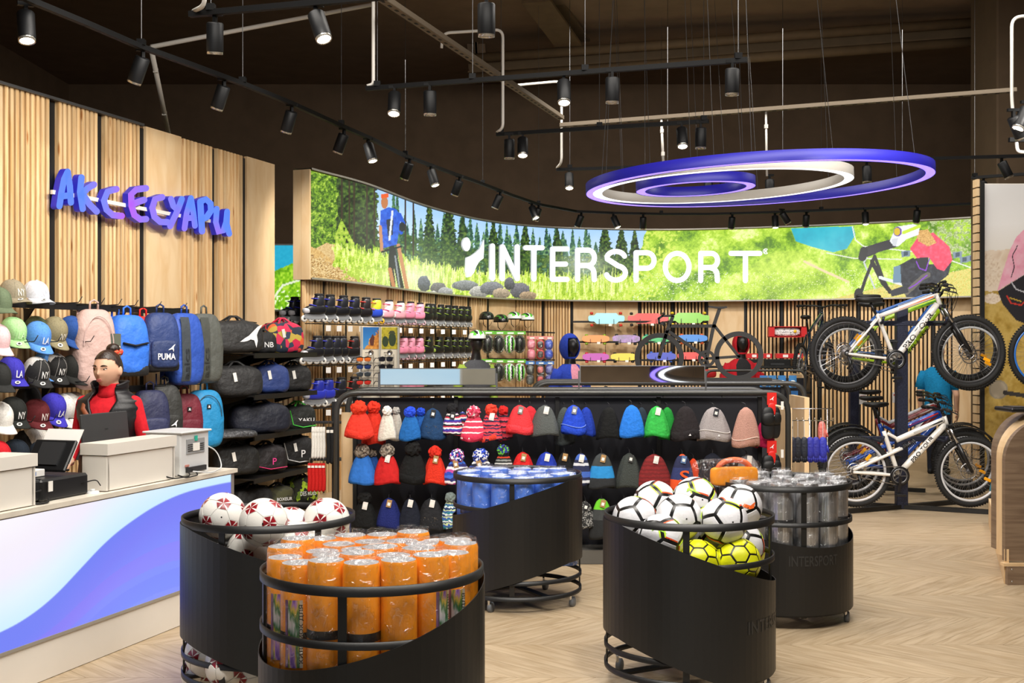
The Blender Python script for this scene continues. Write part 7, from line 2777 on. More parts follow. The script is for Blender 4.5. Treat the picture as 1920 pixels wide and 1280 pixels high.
# ------------------------------------------------------------------ bicycle silhouette on the second gondola
DB = 11.2
kb = DB / F
b0 = P(1300, 714, DB)
t = thing('bicycle_silhouette', 'flat black cut-out bicycle sculpture standing on the second gondola', 'sculpture', Matrix.Translation(b0))


def bs(px, py):
    return Vector(((px - 1300) * kb, 0, (714 - py) * kb))


SIL = mat('matt_graphite_board', '#2e2d2b', .7)
for cx, cy in ((1385, 667), (1236, 670)):
    M = Matrix.Translation(bs(cx, cy)) @ Matrix.Rotation(PI / 2, 4, 'X')
    r0, r1 = 46 * kb, 37 * kb
    MB().lathe([(r0, -.012), (r0, .012), (r1, .012), (r1, -.012), (r0, -.012)], 48, M=M, smooth=False).build('wheel', SIL, t)


def sb(pts_, w_, nm):
    mb = MB()
    for a, b in zip(pts_[:-1], pts_[1:]):
        mb.bar(bs(*a), bs(*b), .024, w_ * kb)
        mb.lathe([(0, -.012), (w_ * kb / 2, -.012), (w_ * kb / 2, .012), (0, .012)], 12, M=Matrix.Translation(bs(*b)) @ Matrix.Rotation(PI / 2, 4, 'X'), smooth=False)
    mb.build(nm, SIL, t)


sb([(1256, 611), (1340, 611)], 6, 'top_tube')
sb([(1252, 620), (1325, 670)], 6, 'down_tube')
sb([(1350, 576), (1338, 611), (1325, 672)], 6, 'seat_tube')
sb([(1340, 611), (1385, 668)], 5, 'seat_stay')
sb([(1325, 672), (1385, 668)], 5, 'chain_stay')
sb([(1262, 592), (1250, 622), (1236, 670)], 6, 'fork')
sb([(1264, 592), (1242, 592), (1235, 597), (1236, 606), (1246, 607)], 4, 'handlebar')
MB().prism([((x - 1300) * kb, (714 - y) * kb) for x, y in ((1328, 573), (1345, 575), (1362, 574), (1363, 577), (1354, 579), (1342, 578), (1329, 576))], -.02, .02, lambda x, y, d: Vector((x, d, y))).build('saddle', SIL, t)
M = Matrix.Translation(bs(1325, 672)) @ Matrix.Rotation(PI / 2, 4, 'X')
cr = MB().lathe([(16 * kb, -.014), (16 * kb, .014), (11 * kb, .014), (11 * kb, -.014), (16 * kb, -.014)], 30, M=M, smooth=False).build('chainring', SIL, t)
mb = MB()
for i in range(5):
    a = 2 * PI * i / 5
    mb.bar(bs(1325, 672), bs(1325 + 12 * math.cos(a), 672 + 12 * math.sin(a)), .026, 4 * kb)
mb.build('crank_star', SIL, cr)
MB().box((.09, 0, .015), (1.3, .1, .03)).build('base_plate', SIL, t)
# ------------------------------------------------------------------ round bins
RB = .40
RIMZ = .80


def bin_(cx, cy, th0, amp, zc, ht, label, text=None, mid=.62, posts=(0, 90, 180, 270)):
    """th0 = direction (deg, world) where the sheet stands highest"""
    t = thing('round_bin', label, 'bin', Matrix.Translation((cx, cy, 0)), 'round display bins')
    n = 72
    vs, fs = [], []
    for j in range(n):
        a = 2 * PI * j / n
        wv = math.cos(a - math.radians(th0))
        z1 = min(RIMZ - .01, zc + amp * wv)
        z0 = max(.09, z1 - ht)
        for r, z in ((RB + .009, z0), (RB + .009, z1), (RB + .006, z1), (RB + .006, z0)):
            vs.append((r * math.cos(a), r * math.sin(a), z))
    for j in range(n):
        a, b = 4 * j, 4 * ((j + 1) % n)
        fs += [(a, b, b + 1, a + 1), (a + 1, b + 1, b + 2, a + 2), (a + 2, b + 2, b + 3, a + 3), (a + 3, b + 3, b, a)]
    sh = MB().add(vs, fs, True).build('sheet_wrap', BLACK, t)
    sh.data.polygons.foreach_set('use_smooth', [False] * len(sh.data.polygons))
    a = math.radians(th0 + 180)
    for q in (.0, .05):
        pass

    def hoop(z, nm, h_=.03, r=RB):
        MB().lathe([(r + .004, z - h_ / 2), (r + .004, z + h_ / 2), (r - .004, z + h_ / 2), (r - .004, z - h_ / 2), (r + .004, z - h_ / 2)], n).build(nm, BLACK, t)
    hoop(RIMZ, 'top_hoop', .034)
    hoop(mid, 'middle_hoop', .026)
    hoop(.19, 'lower_hoop', .026)
    hoop(.095, 'bottom_hoop', .026)
    for p in posts:
        a = math.radians(p)
        c = Vector((math.cos(a), math.sin(a), 0)) * (RB - .008)
        MB().bar(c + Vector((0, 0, .075)), c + Vector((0, 0, RIMZ - .01)), .03, .008, up=c).build('upright', BLACK, t)
    for an in (.5, .5 + PI / 2):
        e = Vector((math.cos(an), math.sin(an), 0)) * (RB - .004)
        MB().bar(e + Vector((0, 0, .095)), Vector((0, 0, .095)) - e, .05, .012).build('cross_bar', BLACK, t)
    for p in (-28, 62, 152, 242):
        a = math.radians(p)
        c = Vector((math.cos(a), math.sin(a), 0)) * (RB - .03)
        ca = MB().bar(c + Vector((0, 0, .05)), c + Vector((0, 0, .085)), .05, .012).build('caster_fork', STEEL, t)
        wm_ = Matrix.Translation(c + Vector((.012, 0, .034))) @ Matrix.Rotation(PI / 2, 4, 'Y') @ Matrix.Rotation(.4, 4, 'X')
        MB().lathe([(0, -.014), (.026, -.014), (.034, -.009), (.034, .009), (.026, .014), (0, .014)], 16, M=wm_).build('caster_wheel', mat('grey_rubber', '#5f6368', .5), ca)
    if text:
        az, tzz, tw = text
        def wrap(x, y):
            an = math.radians(az) + x / RB
            return Vector(((RB + .0105) * math.cos(an), (RB + .0105) * math.sin(an), tzz + y))
        MB().text('INTERSPORT', wrap, w=tw, h=.06).build('cut_lettering', mat('cut_letter_grey', '#2c2c2c', .5), t)
    return t


BINS = {'orange': (-.508, 4.28), 'white': (-1.152, 5.57), 'blue': (.034, 7.40), 'nike': (.847, 5.63), 'silver': (1.61, 7.0)}
bin_(*BINS['orange'], 35, .14, .655, .53, 'nearest round black bin full of orange rolled mats', posts=(20, 110, 200, 262))
bin_(*BINS['white'], 190, .14, .665, .52, 'round black bin holding white and red footballs beside the counter', posts=(20, 200, 250, 315))
bin_(*BINS['blue'], -8, .13, .68, .50, 'round black bin of blue rolled mats in front of the hats', posts=(-95, 85, 170, 0))
bin_(*BINS['nike'], 182, .15, .655, .53, 'round black bin heaped with white and yellow footballs', text=(-28, .34, .42), posts=(-100, 0, 80, 180))
bin_(*BINS['silver'], 120, .10, .57, .47, 'round black bin of silver rolled mats near the bicycles', text=(-76, .40, .30), mid=.60, posts=(-85, 5, 95, 185))

# ------------------------------------------------------------------ rolled mats
FILM = film('mat_wrap_film', '#eef0f2', .2)


def mat_protos(col, bandc, r, h_, key, label_print=None):
    sv = key == 'silver'
    foam = mat('foam_' + key, '#c4c4c6' if sv else col, .3 if sv else .55, .85 if sv else 0, var=.35 if sv else .08, scale=40, bump=.9 if sv else .25, stretch=(1, 1, .05))
    mb = MB()
    n = 22
    prof = [(0, 0), (r * .97, 0), (r, .01), (r, h_ * .5), (r, h_ - .014), (r * .93, h_ - .002)]
    mb.lathe(prof, n)
    roll = mb.mesh('roll', foam)
    mb = MB()
    tt = [(r * .93, h_ - .003)]
    pts_ = [(r * (.92 - .86 * i / 40) * math.cos(i * .75), r * (.92 - .86 * i / 40) * math.sin(i * .75), h_ - .003 + (.003 if i % 2 else 0)) for i in range(41)]
    mb.lathe([(r * .93, h_ - .002), (r * .5, h_ - .006), (0, h_ - .004)], n)
    end = mb.mesh('end_face', mat('foam_end_' + key, '#8f8f92' if key != 'blue' else '#a9b6d8', .5, var=.3, scale=60, bump=.6))
    mb = MB()
    mb.lathe([(r * 1.012, h_ * .58), (r * 1.012, h_ * .58 + .03)], n)
    band = mb.mesh('band', plain(bandc, .5))
    mb = MB()
    rnd = random.Random(len(key))
    vs, fs = [], []
    zs_ = [0, .2, .4, .6, .8, .97, 1.02, 1.015]
    for i, q in enumerate(zs_):
        for j in range(20):
            a = 2 * PI * j / 20
            rr = r * (1.035 + .04 * rnd.random()) if i < 6 else (r * (.9 + .1 * rnd.random()) if i == 6 else r * .35 * rnd.random())
            vs.append((rr * math.cos(a), rr * math.sin(a), h_ * q + (.008 * rnd.random() if i > 5 else 0)))
    for i in range(len(zs_) - 1):
        for j in range(20):
            fs.append((i * 20 + j, i * 20 + (j + 1) % 20, (i + 1) * 20 + (j + 1) % 20, (i + 1) * 20 + j))
    mb.add(vs, fs, True)
    wrap = mb.mesh('plastic_wrap', FILM)
    return roll, end, band, wrap


def put_mat(pr, x, y, z, rz, label, group, band=True, insert=None, r=.06, h_=.5, tilt=0):
    t = thing('rolled_mat', label, 'mat', Matrix.Translation((x, y, z)) @ Matrix.Rotation(rz, 4, 'Z') @ Matrix.Rotation(tilt, 4, 'X'), group)
    ro = link('roll', pr[0], t)
    link('end_face', pr[1], ro)
    if band:
        link('band', pr[2], t)
    link('plastic_wrap', pr[3], t)
    if insert is not None:
        az = insert
        n = 14
        gx, gz = np.meshgrid(np.linspace(-.8, .8, 40), np.linspace(.27, .50, 60))
        A = Art(gx * 40, gz * 300)
        nn = fbm(gx * 2.2, gz * 12, 4)
        A.c[:] = A.mixcol(nn * 1.3, ['#2a1a52', '#6a3fa8', '#b98ad8', '#e8c84a', '#3f7a4a', '#e8e4e8'])
        A.put(gx < -.5, A.mixcol(nn, ['#e8e4da', '#8a5a8a', '#3a5a3a']))
        A.put(gx > .55, '#ddd8c8')
        an = az - rz + gx * .62
        pt = np.stack([np.cos(an) * r * 1.014, np.sin(an) * r * 1.014, gz], -1)
        io = print_mesh('picture_insert', pt, A.c, printed('poster_print', 0, .4), t)
        MB().text('КИЛИМОК ДЛЯ', lambda x_, y_: Vector((math.cos(az - rz + .42 - y_ / r) * r * 1.018, math.sin(az - rz + .42 - y_ / r) * r * 1.018, .385 + x_)), w=.2, h=.016).build('insert_lettering', plain('#2a2a2a', .5), io)
    return t


def ringspots(n_list, R):
    out = []
    for R_i, k in n_list:
        for i in range(k):
            out.append((R_i * R, 2 * PI * (i + (.5 if k % 2 else 0)) / k))
    return out


def fill(key, nm, spots, pr, z, r, h_, word, inserts={}):
    cx, cy = BINS[key]
    rnd = random.Random(5)
    sp = []
    for R_i, a in spots:
        sp.append((cy + R_i * math.sin(a), cx + R_i * math.cos(a), round(math.degrees(a)) if R_i > .3 else -1))
    sp.sort()
    rows = {}
    for i, (y, x, dg) in enumerate(sp):
        ins = math.radians(inserts[dg]) if dg in inserts else None
        side = 'left' if x < cx - .13 else ('right' if x > cx + .13 else 'middle')
        dep = 'front' if y < cy - .2 else ('back' if y > cy + .15 else 'centre')
        put_mat(pr, x, y, z + rnd.uniform(-.012, .018), rnd.uniform(0, 6), '%s rolled mat in its bin, %s from the front, standing at the %s %s' % (word, ORD[i] if i < len(ORD) else ORD[i - len(ORD)] + ' last', dep, side), nm, band=(i % 3 != 1), insert=ins, r=r, h_=h_)


OR = mat_protos('#ff9a1c', '#2f2a28', .064, .62, 'orange')
fill('orange', 'orange rolled mats', ringspots([(.80, 16), (.46, 9), (.14, 3)], RB), OR, .26, .064, .62, 'orange', inserts={225: -98, 202: -100, 338: -72, 315: -40})
BL = mat_protos('#4a78d8', '#2a2f52', .062, .56, 'blue')
fill('blue', 'blue rolled mats', ringspots([(.80, 15), (.42, 8), (0, 1)], RB), BL, .25, .062, .56, 'blue')
SV = mat_protos('#8d8f92', '#2a2a2c', .064, .55, 'silver')
fill('silver', 'silver rolled mats', ringspots([(.80, 14), (.42, 7)], RB), SV, .27, .064, .55, 'silver')
p = P(1385, 900, 6.72)
t = thing('orange_kneeboard', 'orange foam board in a clear bag on top of the silver mats', 'foam board', frame((p.x, 6.86, .80), rz=.15))
ORF = mat('foam_orange', '#f08a1c')
MB().sq((0, 0, .05), (.145, .022, .055), .35, .45, 24, 10).build('foam_pad', ORF, t)
MB().tube([(.1 * math.cos(a), 0, .085 + .06 * math.sin(a)) for a in [PI * i / 12 for i in range(13)]], .016, 8).build('carry_grip', plain('#e86a3a', .6), t)
MB().sq((-.05, 0, .07), (.22, .04, .085), .5, .5, 20, 10).build('clear_bag', FILM, t)

# ------------------------------------------------------------------ footballs
def football_mesh(key):
    ph = (1 + 5 ** .5) / 2
    iv = [Vector(v).normalized() for v in ((0, 1, ph), (0, -1, ph), (0, 1, -ph), (0, -1, -ph), (1, ph, 0), (-1, ph, 0), (1, -ph, 0), (-1, -ph, 0), (ph, 0, 1), (ph, 0, -1), (-ph, 0, 1), (-ph, 0, -1))]
    ed = [(i, j) for i in range(12) for j in range(12) if i != j and (iv[i] - iv[j]).length < 1.1]
    nb = {i: [j for a, j in ed if a == i] for i in range(12)}
    R = .11

    def order(c, pts_):
        u = (pts_[0] - c * pts_[0].dot(c)).normalized()
        v = c.cross(u)
        return sorted(pts_, key=lambda q: math.atan2(q.dot(v), q.dot(u)))
    panels = []
    if key == 'nike':
        for i in range(12):
            cs = [(iv[i] + iv[j] + iv[k_]).normalized() for j in nb[i] for k_ in nb[i] if j < k_ and k_ in nb[j]]
            panels.append((iv[i], order(iv[i], cs), 5))
    for i in range(12 if key != 'nike' else 0):
        panels.append((iv[i], order(iv[i], [iv[i].lerp(iv[j], 1 / 3) for j in nb[i]]), 5))
    done = set()
    for i in range(12 if key != 'nike' else 0):
        for j in nb[i]:
            for k_ in nb[i]:
                if k_ in nb[j] and tuple(sorted((i, j, k_))) not in done:
                    done.add(tuple(sorted((i, j, k_))))
                    c = (iv[i] + iv[j] + iv[k_]).normalized()
                    pts_ = [iv[a].lerp(iv[b], 1 / 3) for a in (i, j, k_) for b in (i, j, k_) if a != b]
                    panels.append((c, order(c, pts_), 6))
    mb = MB()
    mb.m = 1
    mb.sq((0, 0, 0), (R * .985, R * .985, R * .985), 1, 1, 32, 20)
    seam = {'red': .03, 'nike': .16, 'yellow': .12}[key]
    for pi_, (c, poly, k_) in enumerate(panels):
        n = len(poly)
        sub = 4
        loop = []
        for a in range(n):
            for q in range(sub):
                loop.append(poly[a].lerp(poly[(a + 1) % n], q / sub))
        cc = sum(poly, Vector()) / n
        rings = [(1 - seam, R * .988), (1 - seam - .03, R), (.70, R), (.5, R), (.2, R)]
        vs = []
        for s_, rr in rings:
            vs += [(cc.lerp(q, s_)).normalized() * rr for q in loop]
        vs.append(c * R)
        m = len(loop)
        for i in range(len(rings) - 1):
            for a in range(m):
                sec = a // sub
                col = 0
                if key == 'red':
                    if k_ == 5:
                        col = 2 if (i >= 1) and (a % sub not in (0,)) else 0
                        if i == 0:
                            col = 0
                elif key == 'nike':
                    if i <= 1 and (pi_ % 2 == 0):
                        col = 2 if (sec + pi_) % 3 == 0 else (3 if (sec + pi_) % 3 == 1 and pi_ % 4 == 0 else 0)
                    if i <= 1 and pi_ % 5 == 3 and sec % 2 == 0:
                        col = 3
                mb.m = col
                base = i * m
                mb.add([vs[base + a], vs[base + (a + 1) % m], vs[base + m + (a + 1) % m], vs[base + m + a]], [(0, 1, 2, 3)], True)
        b_ = (len(rings) - 1) * m
        for a in range(m):
            mb.m = 2 if (key == 'red' and k_ == 5 and a % sub) else 0
            mb.add([vs[b_ + a], vs[b_ + (a + 1) % m], vs[-1]], [(0, 1, 2)], True)
    WHT = mat('ball_white', '#eceae4', .3)
    if key == 'red':
        ms = [WHT, plain('#c9c7c2', .5), mat('ball_red', '#8e1420', .3, var=.4, scale=30)]
    elif key == 'nike':
        ms = [mat('ball_cool_white', '#dcdce0', .3), plain('#141414', .3), plain('#c6e83a', .35), plain('#ef5a2c', .35)]
    else:
        ms = [plain('#dde01a', .35), plain('#161616', .35)]
    return mb.mesh('ball_skin', ms)


FB = {k: football_mesh(k) for k in ('red', 'nike', 'yellow')}


def ball(key, px, py, D, label, rot, mark=None):
    p = P(px, py, D)
    t = thing('football', label, 'ball', Matrix.Translation(p), 'footballs in the bins')
    link('ball_skin', FB[key], t, Euler(rot).to_matrix().to_4x4())
    MB().lathe([(0, 0), (.004, 0)], 8, M=Matrix.Translation((.02, -.109, .01)) @ Matrix.Rotation(PI / 2, 4, 'X')).build('valve', BLACKM, t)

    def srf(x, y):
        return Vector((x, -math.sqrt(max(1e-6, .1125 ** 2 - x * x - y * y)), y))
    if mark == 'tick':
        mb = MB()
        swoosh(mb, lambda x, y: srf(-x + .0, y + .03), .12)
        mb.build('tick_mark', plain('#ef6a2c', .4), t)
    elif mark == 'tickg':
        mb = MB()
        swoosh(mb, lambda x, y: srf(x - .02, -y + .05), .07)
        mb.build('tick_mark', plain('#9fdc3a', .4), t)
    elif mark == '5':
        MB().text('5', lambda x, y: srf(x + .03, y - .03), h=.03).build('size_number', BLACKM, t)
    elif mark == 'P':
        mb = MB()
        mb.add([srf(.045 + x, y - .03) for x, y in ((0, 0), (.012, .004), (.012, .02), (0, .024), (0, .017), (.006, .015), (.006, .008), (0, .007))], [(0, 1, 2, 3, 4, 5, 6, 7)])
        mb.build('maker_mark', plain('#8e1420', .4), t)


for i, (px, py, D, lab, rot, mk) in enumerate((
        (418, 967, 5.52, 'white and red football resting at the left on the bin rim', (.3, .2, .1), None), (494, 979, 5.34, 'white and red football beside the leftmost one on top', (.9, .5, .4), 'P'),
        (612, 977, 5.50, 'white and red football at the right of the white ball bin', (1.4, .1, .9), None), (545, 992, 5.75, 'white and red football half hidden in the middle of the bin', (.2, 1.1, .3), None),
        (560, 1022, 5.42, 'white and red football lower in the bin with a number five', (.6, .3, 1.5), '5'), (590, 1045, 5.4, 'white and red football sunk behind the orange mats', (1.9, .3, .5), None), (470, 1030, 5.5, 'white and red football hidden inside behind the black sheet', (1.2, .9, .2), None),
        (392, 1224, 5.42, 'white and red football showing below the sheet at the left', (.4, .7, .2), None), (430, 1245, 5.30, 'white and red football at the bottom hoop of the white ball bin', (1.1, .2, .7), None), (480, 1255, 5.32, 'white and red football at the bottom beside the orange mat bin', (.2, .4, 1.2), None),
        (385, 1262, 5.5, 'white and red football lying lowest at the left of its bin', (.8, .2, .3), None))):
    ball('red', px, py, D, lab, rot, mk)
for i, (px, py, D, lab, rot, mk) in enumerate((
        (1190, 972, 5.74, 'white football with lime trim at the left of the heap', (.3, .6, .2), None), (1228, 942, 5.86, 'white football with black seams behind the heap, second from left', (1.1, .2, .5), None),
        (1273, 970, 5.52, 'white football with grey tint in the middle of the heap', (.5, .9, .8), None), (1303, 935, 5.84, 'white football with lime tick at the top of the heap', (1.3, .3, .1), 'tickg'),
        (1386, 950, 5.66, 'white football with an orange tick at the right of the heap', (.1, 1.2, .4), 'tick'), (1358, 976, 5.46, 'white football with orange trim at the front right of the heap', (.9, .1, 1.2), None),
        (1240, 1008, 5.42, 'white football with orange seams at the front left below the hoop', (1.6, .4, .3), 'tickg'), (1318, 985, 5.78, 'white football deep in the heap behind the front ones', (.2, .2, 1.8), None),
        (1390, 1022, 5.62, 'white and lime football low at the right of the bin', (.7, 1.5, .2), None), (1290, 1030, 5.62, 'white football buried under the heap', (1.9, .2, .9), None), (1345, 1000, 5.62, 'white football squeezed below the orange trimmed one', (.4, 1.9, .2), None))):
    ball('nike', px, py, D, lab, rot, mk)
for i, (px, py, D, lab, rot) in enumerate(((1308, 1056, 5.42, 'yellow football with black seams, left one in the bin', (.3, .2, .5)), (1382, 1052, 5.44, 'yellow football with black seams, right one in the bin', (1.2, .6, .1)), (1392, 1034, 5.80, 'yellow football with black seams hidden at the back right', (.5, .9, .4)))):
    ball('yellow', px, py, D, lab, rot)
# ------------------------------------------------------------------ bicycles
TYRE = mat('black_rubber', '#161616', .75, bump=.5, scale=160)
SPOKE = mat('steel_spoke', '#b8b8ba', .3, .9)
BPART = mat('black_bike_part', '#141416', .35)
WHC = {}


def wheel_meshes(r, rimc):
    key = (round(r, 3), rimc)
    if key in WHC:
        return WHC[key]
    M = Matrix.Rotation(PI / 2, 4, 'X')
    tw = .026
    mb = MB()
    mb.lathe([(r - tw + tw * math.cos(a), tw * math.sin(a)) for a in [2 * PI * i / 12 for i in range(13)]], 64, M=M)
    for i in range(80):
        a = 2 * PI * i / 80
        for s_ in (-1, 1):
            c = Vector(((r + .001) * math.cos(a), s_ * .011, (r + .001) * math.sin(a)))
            mb.bar(c - Vector((-math.sin(a), 0, math.cos(a))) * .006, c + Vector((-math.sin(a), 0, math.cos(a))) * .006, .012, .007, up=(math.cos(a), 0, math.sin(a)))
    ty = mb.mesh('tyre', TYRE)
    r2 = r - 2 * tw + .004
    mb = MB()
    mb.lathe([(r2, -.013), (r2, .013), (r2 - .02, .010), (r2 - .022, 0), (r2 - .02, -.010), (r2, -.013)], 64, M=M)
    ri = mb.mesh('rim', plain(rimc, .3))
    mb = MB()
    for i in range(32):
        a = 2 * PI * i / 32
        b = a + (.35 if i % 2 else -.35)
        s_ = .028 if (i // 2) % 2 else -.028
        mb.tube([(.022 * math.cos(b), s_, .022 * math.sin(b)), ((r2 - .02) * math.cos(a), 0, (r2 - .02) * math.sin(a))], .0013, 3)
    sp = mb.mesh('spokes', SPOKE)
    mb = MB()
    mb.lathe([(0, -.05), (.012, -.05), (.014, -.032), (.026, -.03), (.026, -.026), (.014, -.024), (.014, .024), (.026, .026), (.026, .03), (.012, .05), (0, .05)], 16, M=M)
    hb = mb.mesh('hub', GREYM)
    mb = MB()
    mb.lathe([(.07, -.036), (.082, -.036), (.082, -.034), (.07, -.034), (.07, -.036)], 30, M=M)
    for i in range(5):
        a = 2 * PI * i / 5
        mb.bar((.02 * math.cos(a), -.035, .02 * math.sin(a)), (.072 * math.cos(a + .4), -.035, .072 * math.sin(a + .4)), .006, .002, up=(0, 1, 0))
    di = mb.mesh('brake_disc', STEEL)
    mb = MB()
    mb.box((0, -.012, r2 * .62), (.03, .01, .07), bev=.003)
    rf = mb.mesh('reflector', plain('#f0a41c', .2))
    WHC[key] = (ty, ri, sp, hb, di, rf)
    return WHC[key]


def bike(label, D, ra, fa, r, tubes, fcol, rimc, bb, head, saddle, bars, accent='#e0682c', text=None, textcol='#1a1a1a', rot=0, fork=None, shift=(0, 0), forkc='#1a1a1c', shock=None, group='bicycles on the rack', fenders=False, name='mountain_bike'):
    """side view in photo pixels; D = depth of the bike plane"""
    s = D / F
    o = P(ra[0] + shift[0], ra[1] + shift[1], D)
    t = thing(name, label, 'bicycle', Matrix.Translation(o) @ Matrix.Rotation(math.radians(rot), 4, 'Z'), group)

    def q(p, y=0.0):
        return Vector(((p[0] - ra[0]) * s, y, (ra[1] - p[1]) * s))
    fm_ = mat('bike_paint_' + fcol.strip('#'), fcol, .25, coat=.6)
    W = wheel_meshes(r, rimc)
    for k_, a in enumerate((ra, fa)):
        w_ = link('wheel', None, t, Matrix.Translation(q(a)) @ Matrix.Rotation(.7 + k_ * 1.3, 4, 'Y'))
        for nm, me in zip(('tyre', 'rim', 'spokes', 'hub', 'brake_disc', 'reflector'), W):
            c = link(nm, me, w_)
            if nm == 'spokes':
                c['kind'] = 'stuff'
    for nm, a, b, rr in tubes:
        dbl = nm in ('seat_stay', 'chain_stay', 'swing_arm')
        for y in ((-.05, .05) if dbl else (0,)):
            A0, B0 = q(a, y), q(b, y * .55 if dbl else 0)
            n = 8
            MB().tube([A0.lerp(B0, i / n) for i in range(n + 1)], [rr * (1 + .12 * math.sin(PI * i / n)) for i in range(n + 1)], 12).build(nm, fm_, t)
    for y in (-.055, .055):
        f_ = fork or [head[1], fa]
        A0, B0 = q(f_[0], y), q(f_[1], y)
        m_ = A0.lerp(B0, .42)
        MB().tube([A0, m_], .014, 10).build('fork_stanchion', STEEL, t)
        MB().tube([m_.lerp(A0, .1), B0], [.02, .016], 10).build('fork_leg', plain(forkc, .35), t)
    MB().bar(q(head[1], -.075), q(head[1], .075), .045, .03).build('fork_crown', BPART, t)
    MB().tube([q(head[0]), q(head[1])], .021, 12).build('head_tube', fm_, t)
    st = q(bars)
    MB().tube([q(head[0]), st], .016, 8).build('stem', BPART, t)
    hb = MB().tube([st + Vector((-.06, -.33, .02)), st + Vector((-.03, -.12, .025)), st, st + Vector((-.03, .12, .025)), st + Vector((-.06, .33, .02))], .012, 8).build('handlebar', BPART, t)
    for y in (-1, 1):
        MB().tube([st + Vector((-.045, y * .24, .022)), st + Vector((-.062, y * .35, .02))], .018, 10).build('grip', TYRE, hb)
        MB().tube([st + Vector((-.03, y * .2, .015)), st + Vector((.03, y * .23, -.005)), st + Vector((.03, y * .31, -.015))], .006, 6).build('brake_lever', BPART, hb)
        MB().tube(bend([st + Vector((.0, y * .2, .01)), st + Vector((.14, y * .1, .0)), st + Vector((.1, y * .04, -.18)), q(head[1], 0) + Vector((.03, y * .03, -.05))], .1), .003, 5).build('brake_cable', BPART, t)
    if saddle:
        sp_, sq_ = saddle
        MB().tube([q(sp_), q(sq_)], .014, 10).build('seat_post', BPART, t)
        MB().sq(tuple(q(sq_) + Vector((-.01, 0, .03))), (.135, .07, .028), .7, .8, 22, 10, fn=lambda x, y, z: (x, y * (1 - .62 * max(0, x + .1)), z + .25 * x * x)).build('saddle', plain('#171717', .5), t)
    c = q(bb, -.05)
    Mx = Matrix.Translation(c) @ Matrix.Rotation(PI / 2, 4, 'X')
    ch = MB().lathe([(.092, -.003), (.092, .003), (.07, .003), (.07, -.003), (.092, -.003)], 36, M=Mx).build('chainring', BPART, t)
    mb = MB()
    mb.lathe([(.072, .004), (.06, .004), (.06, .008), (.072, .008), (.072, .004)], 30, M=Mx)
    for i in range(5):
        a = 2 * PI * i / 5
        mb.bar(c, c + Vector((.075 * math.cos(a), 0, .075 * math.sin(a))), .006, .018, up=(0, 1, 0))
    mb.build('spider', GREYM, ch)
    for s_, y in ((-1, -.075), (1, .075)):
        e = q(bb, y) + Vector((-.02 * s_ * -1, 0, .17 * s_))
        MB().bar(q(bb, y), e, .014, .024, up=(1, 0, 0)).build('crank_arm', BPART, t)
        MB().box(tuple(e + Vector((0, y * .7, 0))), (.09, .08, .022), bev=.006).build('pedal', BPART, t)
    MB().lathe([(.02, -.02), (.055, -.012), (.05, -.004), (.042, .006), (.03, .016)], 24, M=Matrix.Translation(q(ra, -.035)) @ Matrix.Rotation(PI / 2, 4, 'X')).build('cassette', mat('cassette_steel', '#8a8680', .35, .8), t)
    mb = MB()
    for dz in (.05, -.05):
        mb.bar(q(ra, -.045) + Vector((0, 0, dz * .9)), c + Vector((0, 0, dz * 1.8)), .006, .008)
    mb.build('chain', mat('cassette_steel', '#8a8680'), t)
    MB().tube([q(ra, -.055) + Vector((.01, 0, -.03)), q(ra, -.06) + Vector((.03, 0, -.1)), q(ra, -.06) + Vector((.0, 0, -.15))], .012, 6).build('derailleur', BPART, t)
    if shock:
        a, b = shock
        MB().tube([q(a), q(b)], .012, 8).build('shock_damper', GREYM, t)
        A0, B0 = q(a), q(b)
        n = 60
        d = (B0 - A0)
        u = d.normalized().orthogonal()
        v = d.normalized().cross(u)
        MB().tube([A0 + d * (i / n) + (u * math.cos(i * .75) + v * math.sin(i * .75)) * .024 for i in range(n + 1)], .004, 5).build('shock_spring', plain('#1d1d1f', .3), t)
    if text:
        txt_, a, b, hh = text
        A0, B0 = q(a), q(b)
        d = (B0 - A0)
        Ln = d.length
        d.normalize()
        n_ = Vector((-d.z, 0, d.x))
        mid = (A0 + B0) / 2
        MB().text(txt_, lambda x, y: mid + d * x + n_ * y + Vector((0, -.0, 0)) - Vector((0, .034 - 8 * y * y, 0)), w=Ln, h=hh).build('frame_lettering', plain(textcol, .4), t)
    if accent:
        nm, a, b, rr = tubes[0]
        MB().bar(q(a, -rr * 1.02).lerp(q(b, -rr * 1.02), .35), q(a, -rr * 1.02).lerp(q(b, -rr * 1.02), .95), .003, rr * .5).build('accent_stripe', plain(accent, .35), t)
    if fenders:
        for k_, a in enumerate((ra, fa)):
            rr = r + .035
            MB().tube([q(a) + Vector((rr * math.cos(x), 0, rr * math.sin(x))) for x in [math.radians((40 + 9 * i) if k_ == 0 else (25 + 9 * i)) for i in range(13)]], .03, 8, flat=.3, up=(0, 0, 1)).build('mudguard', plain('#1d1d1e', .5), t)
    return t


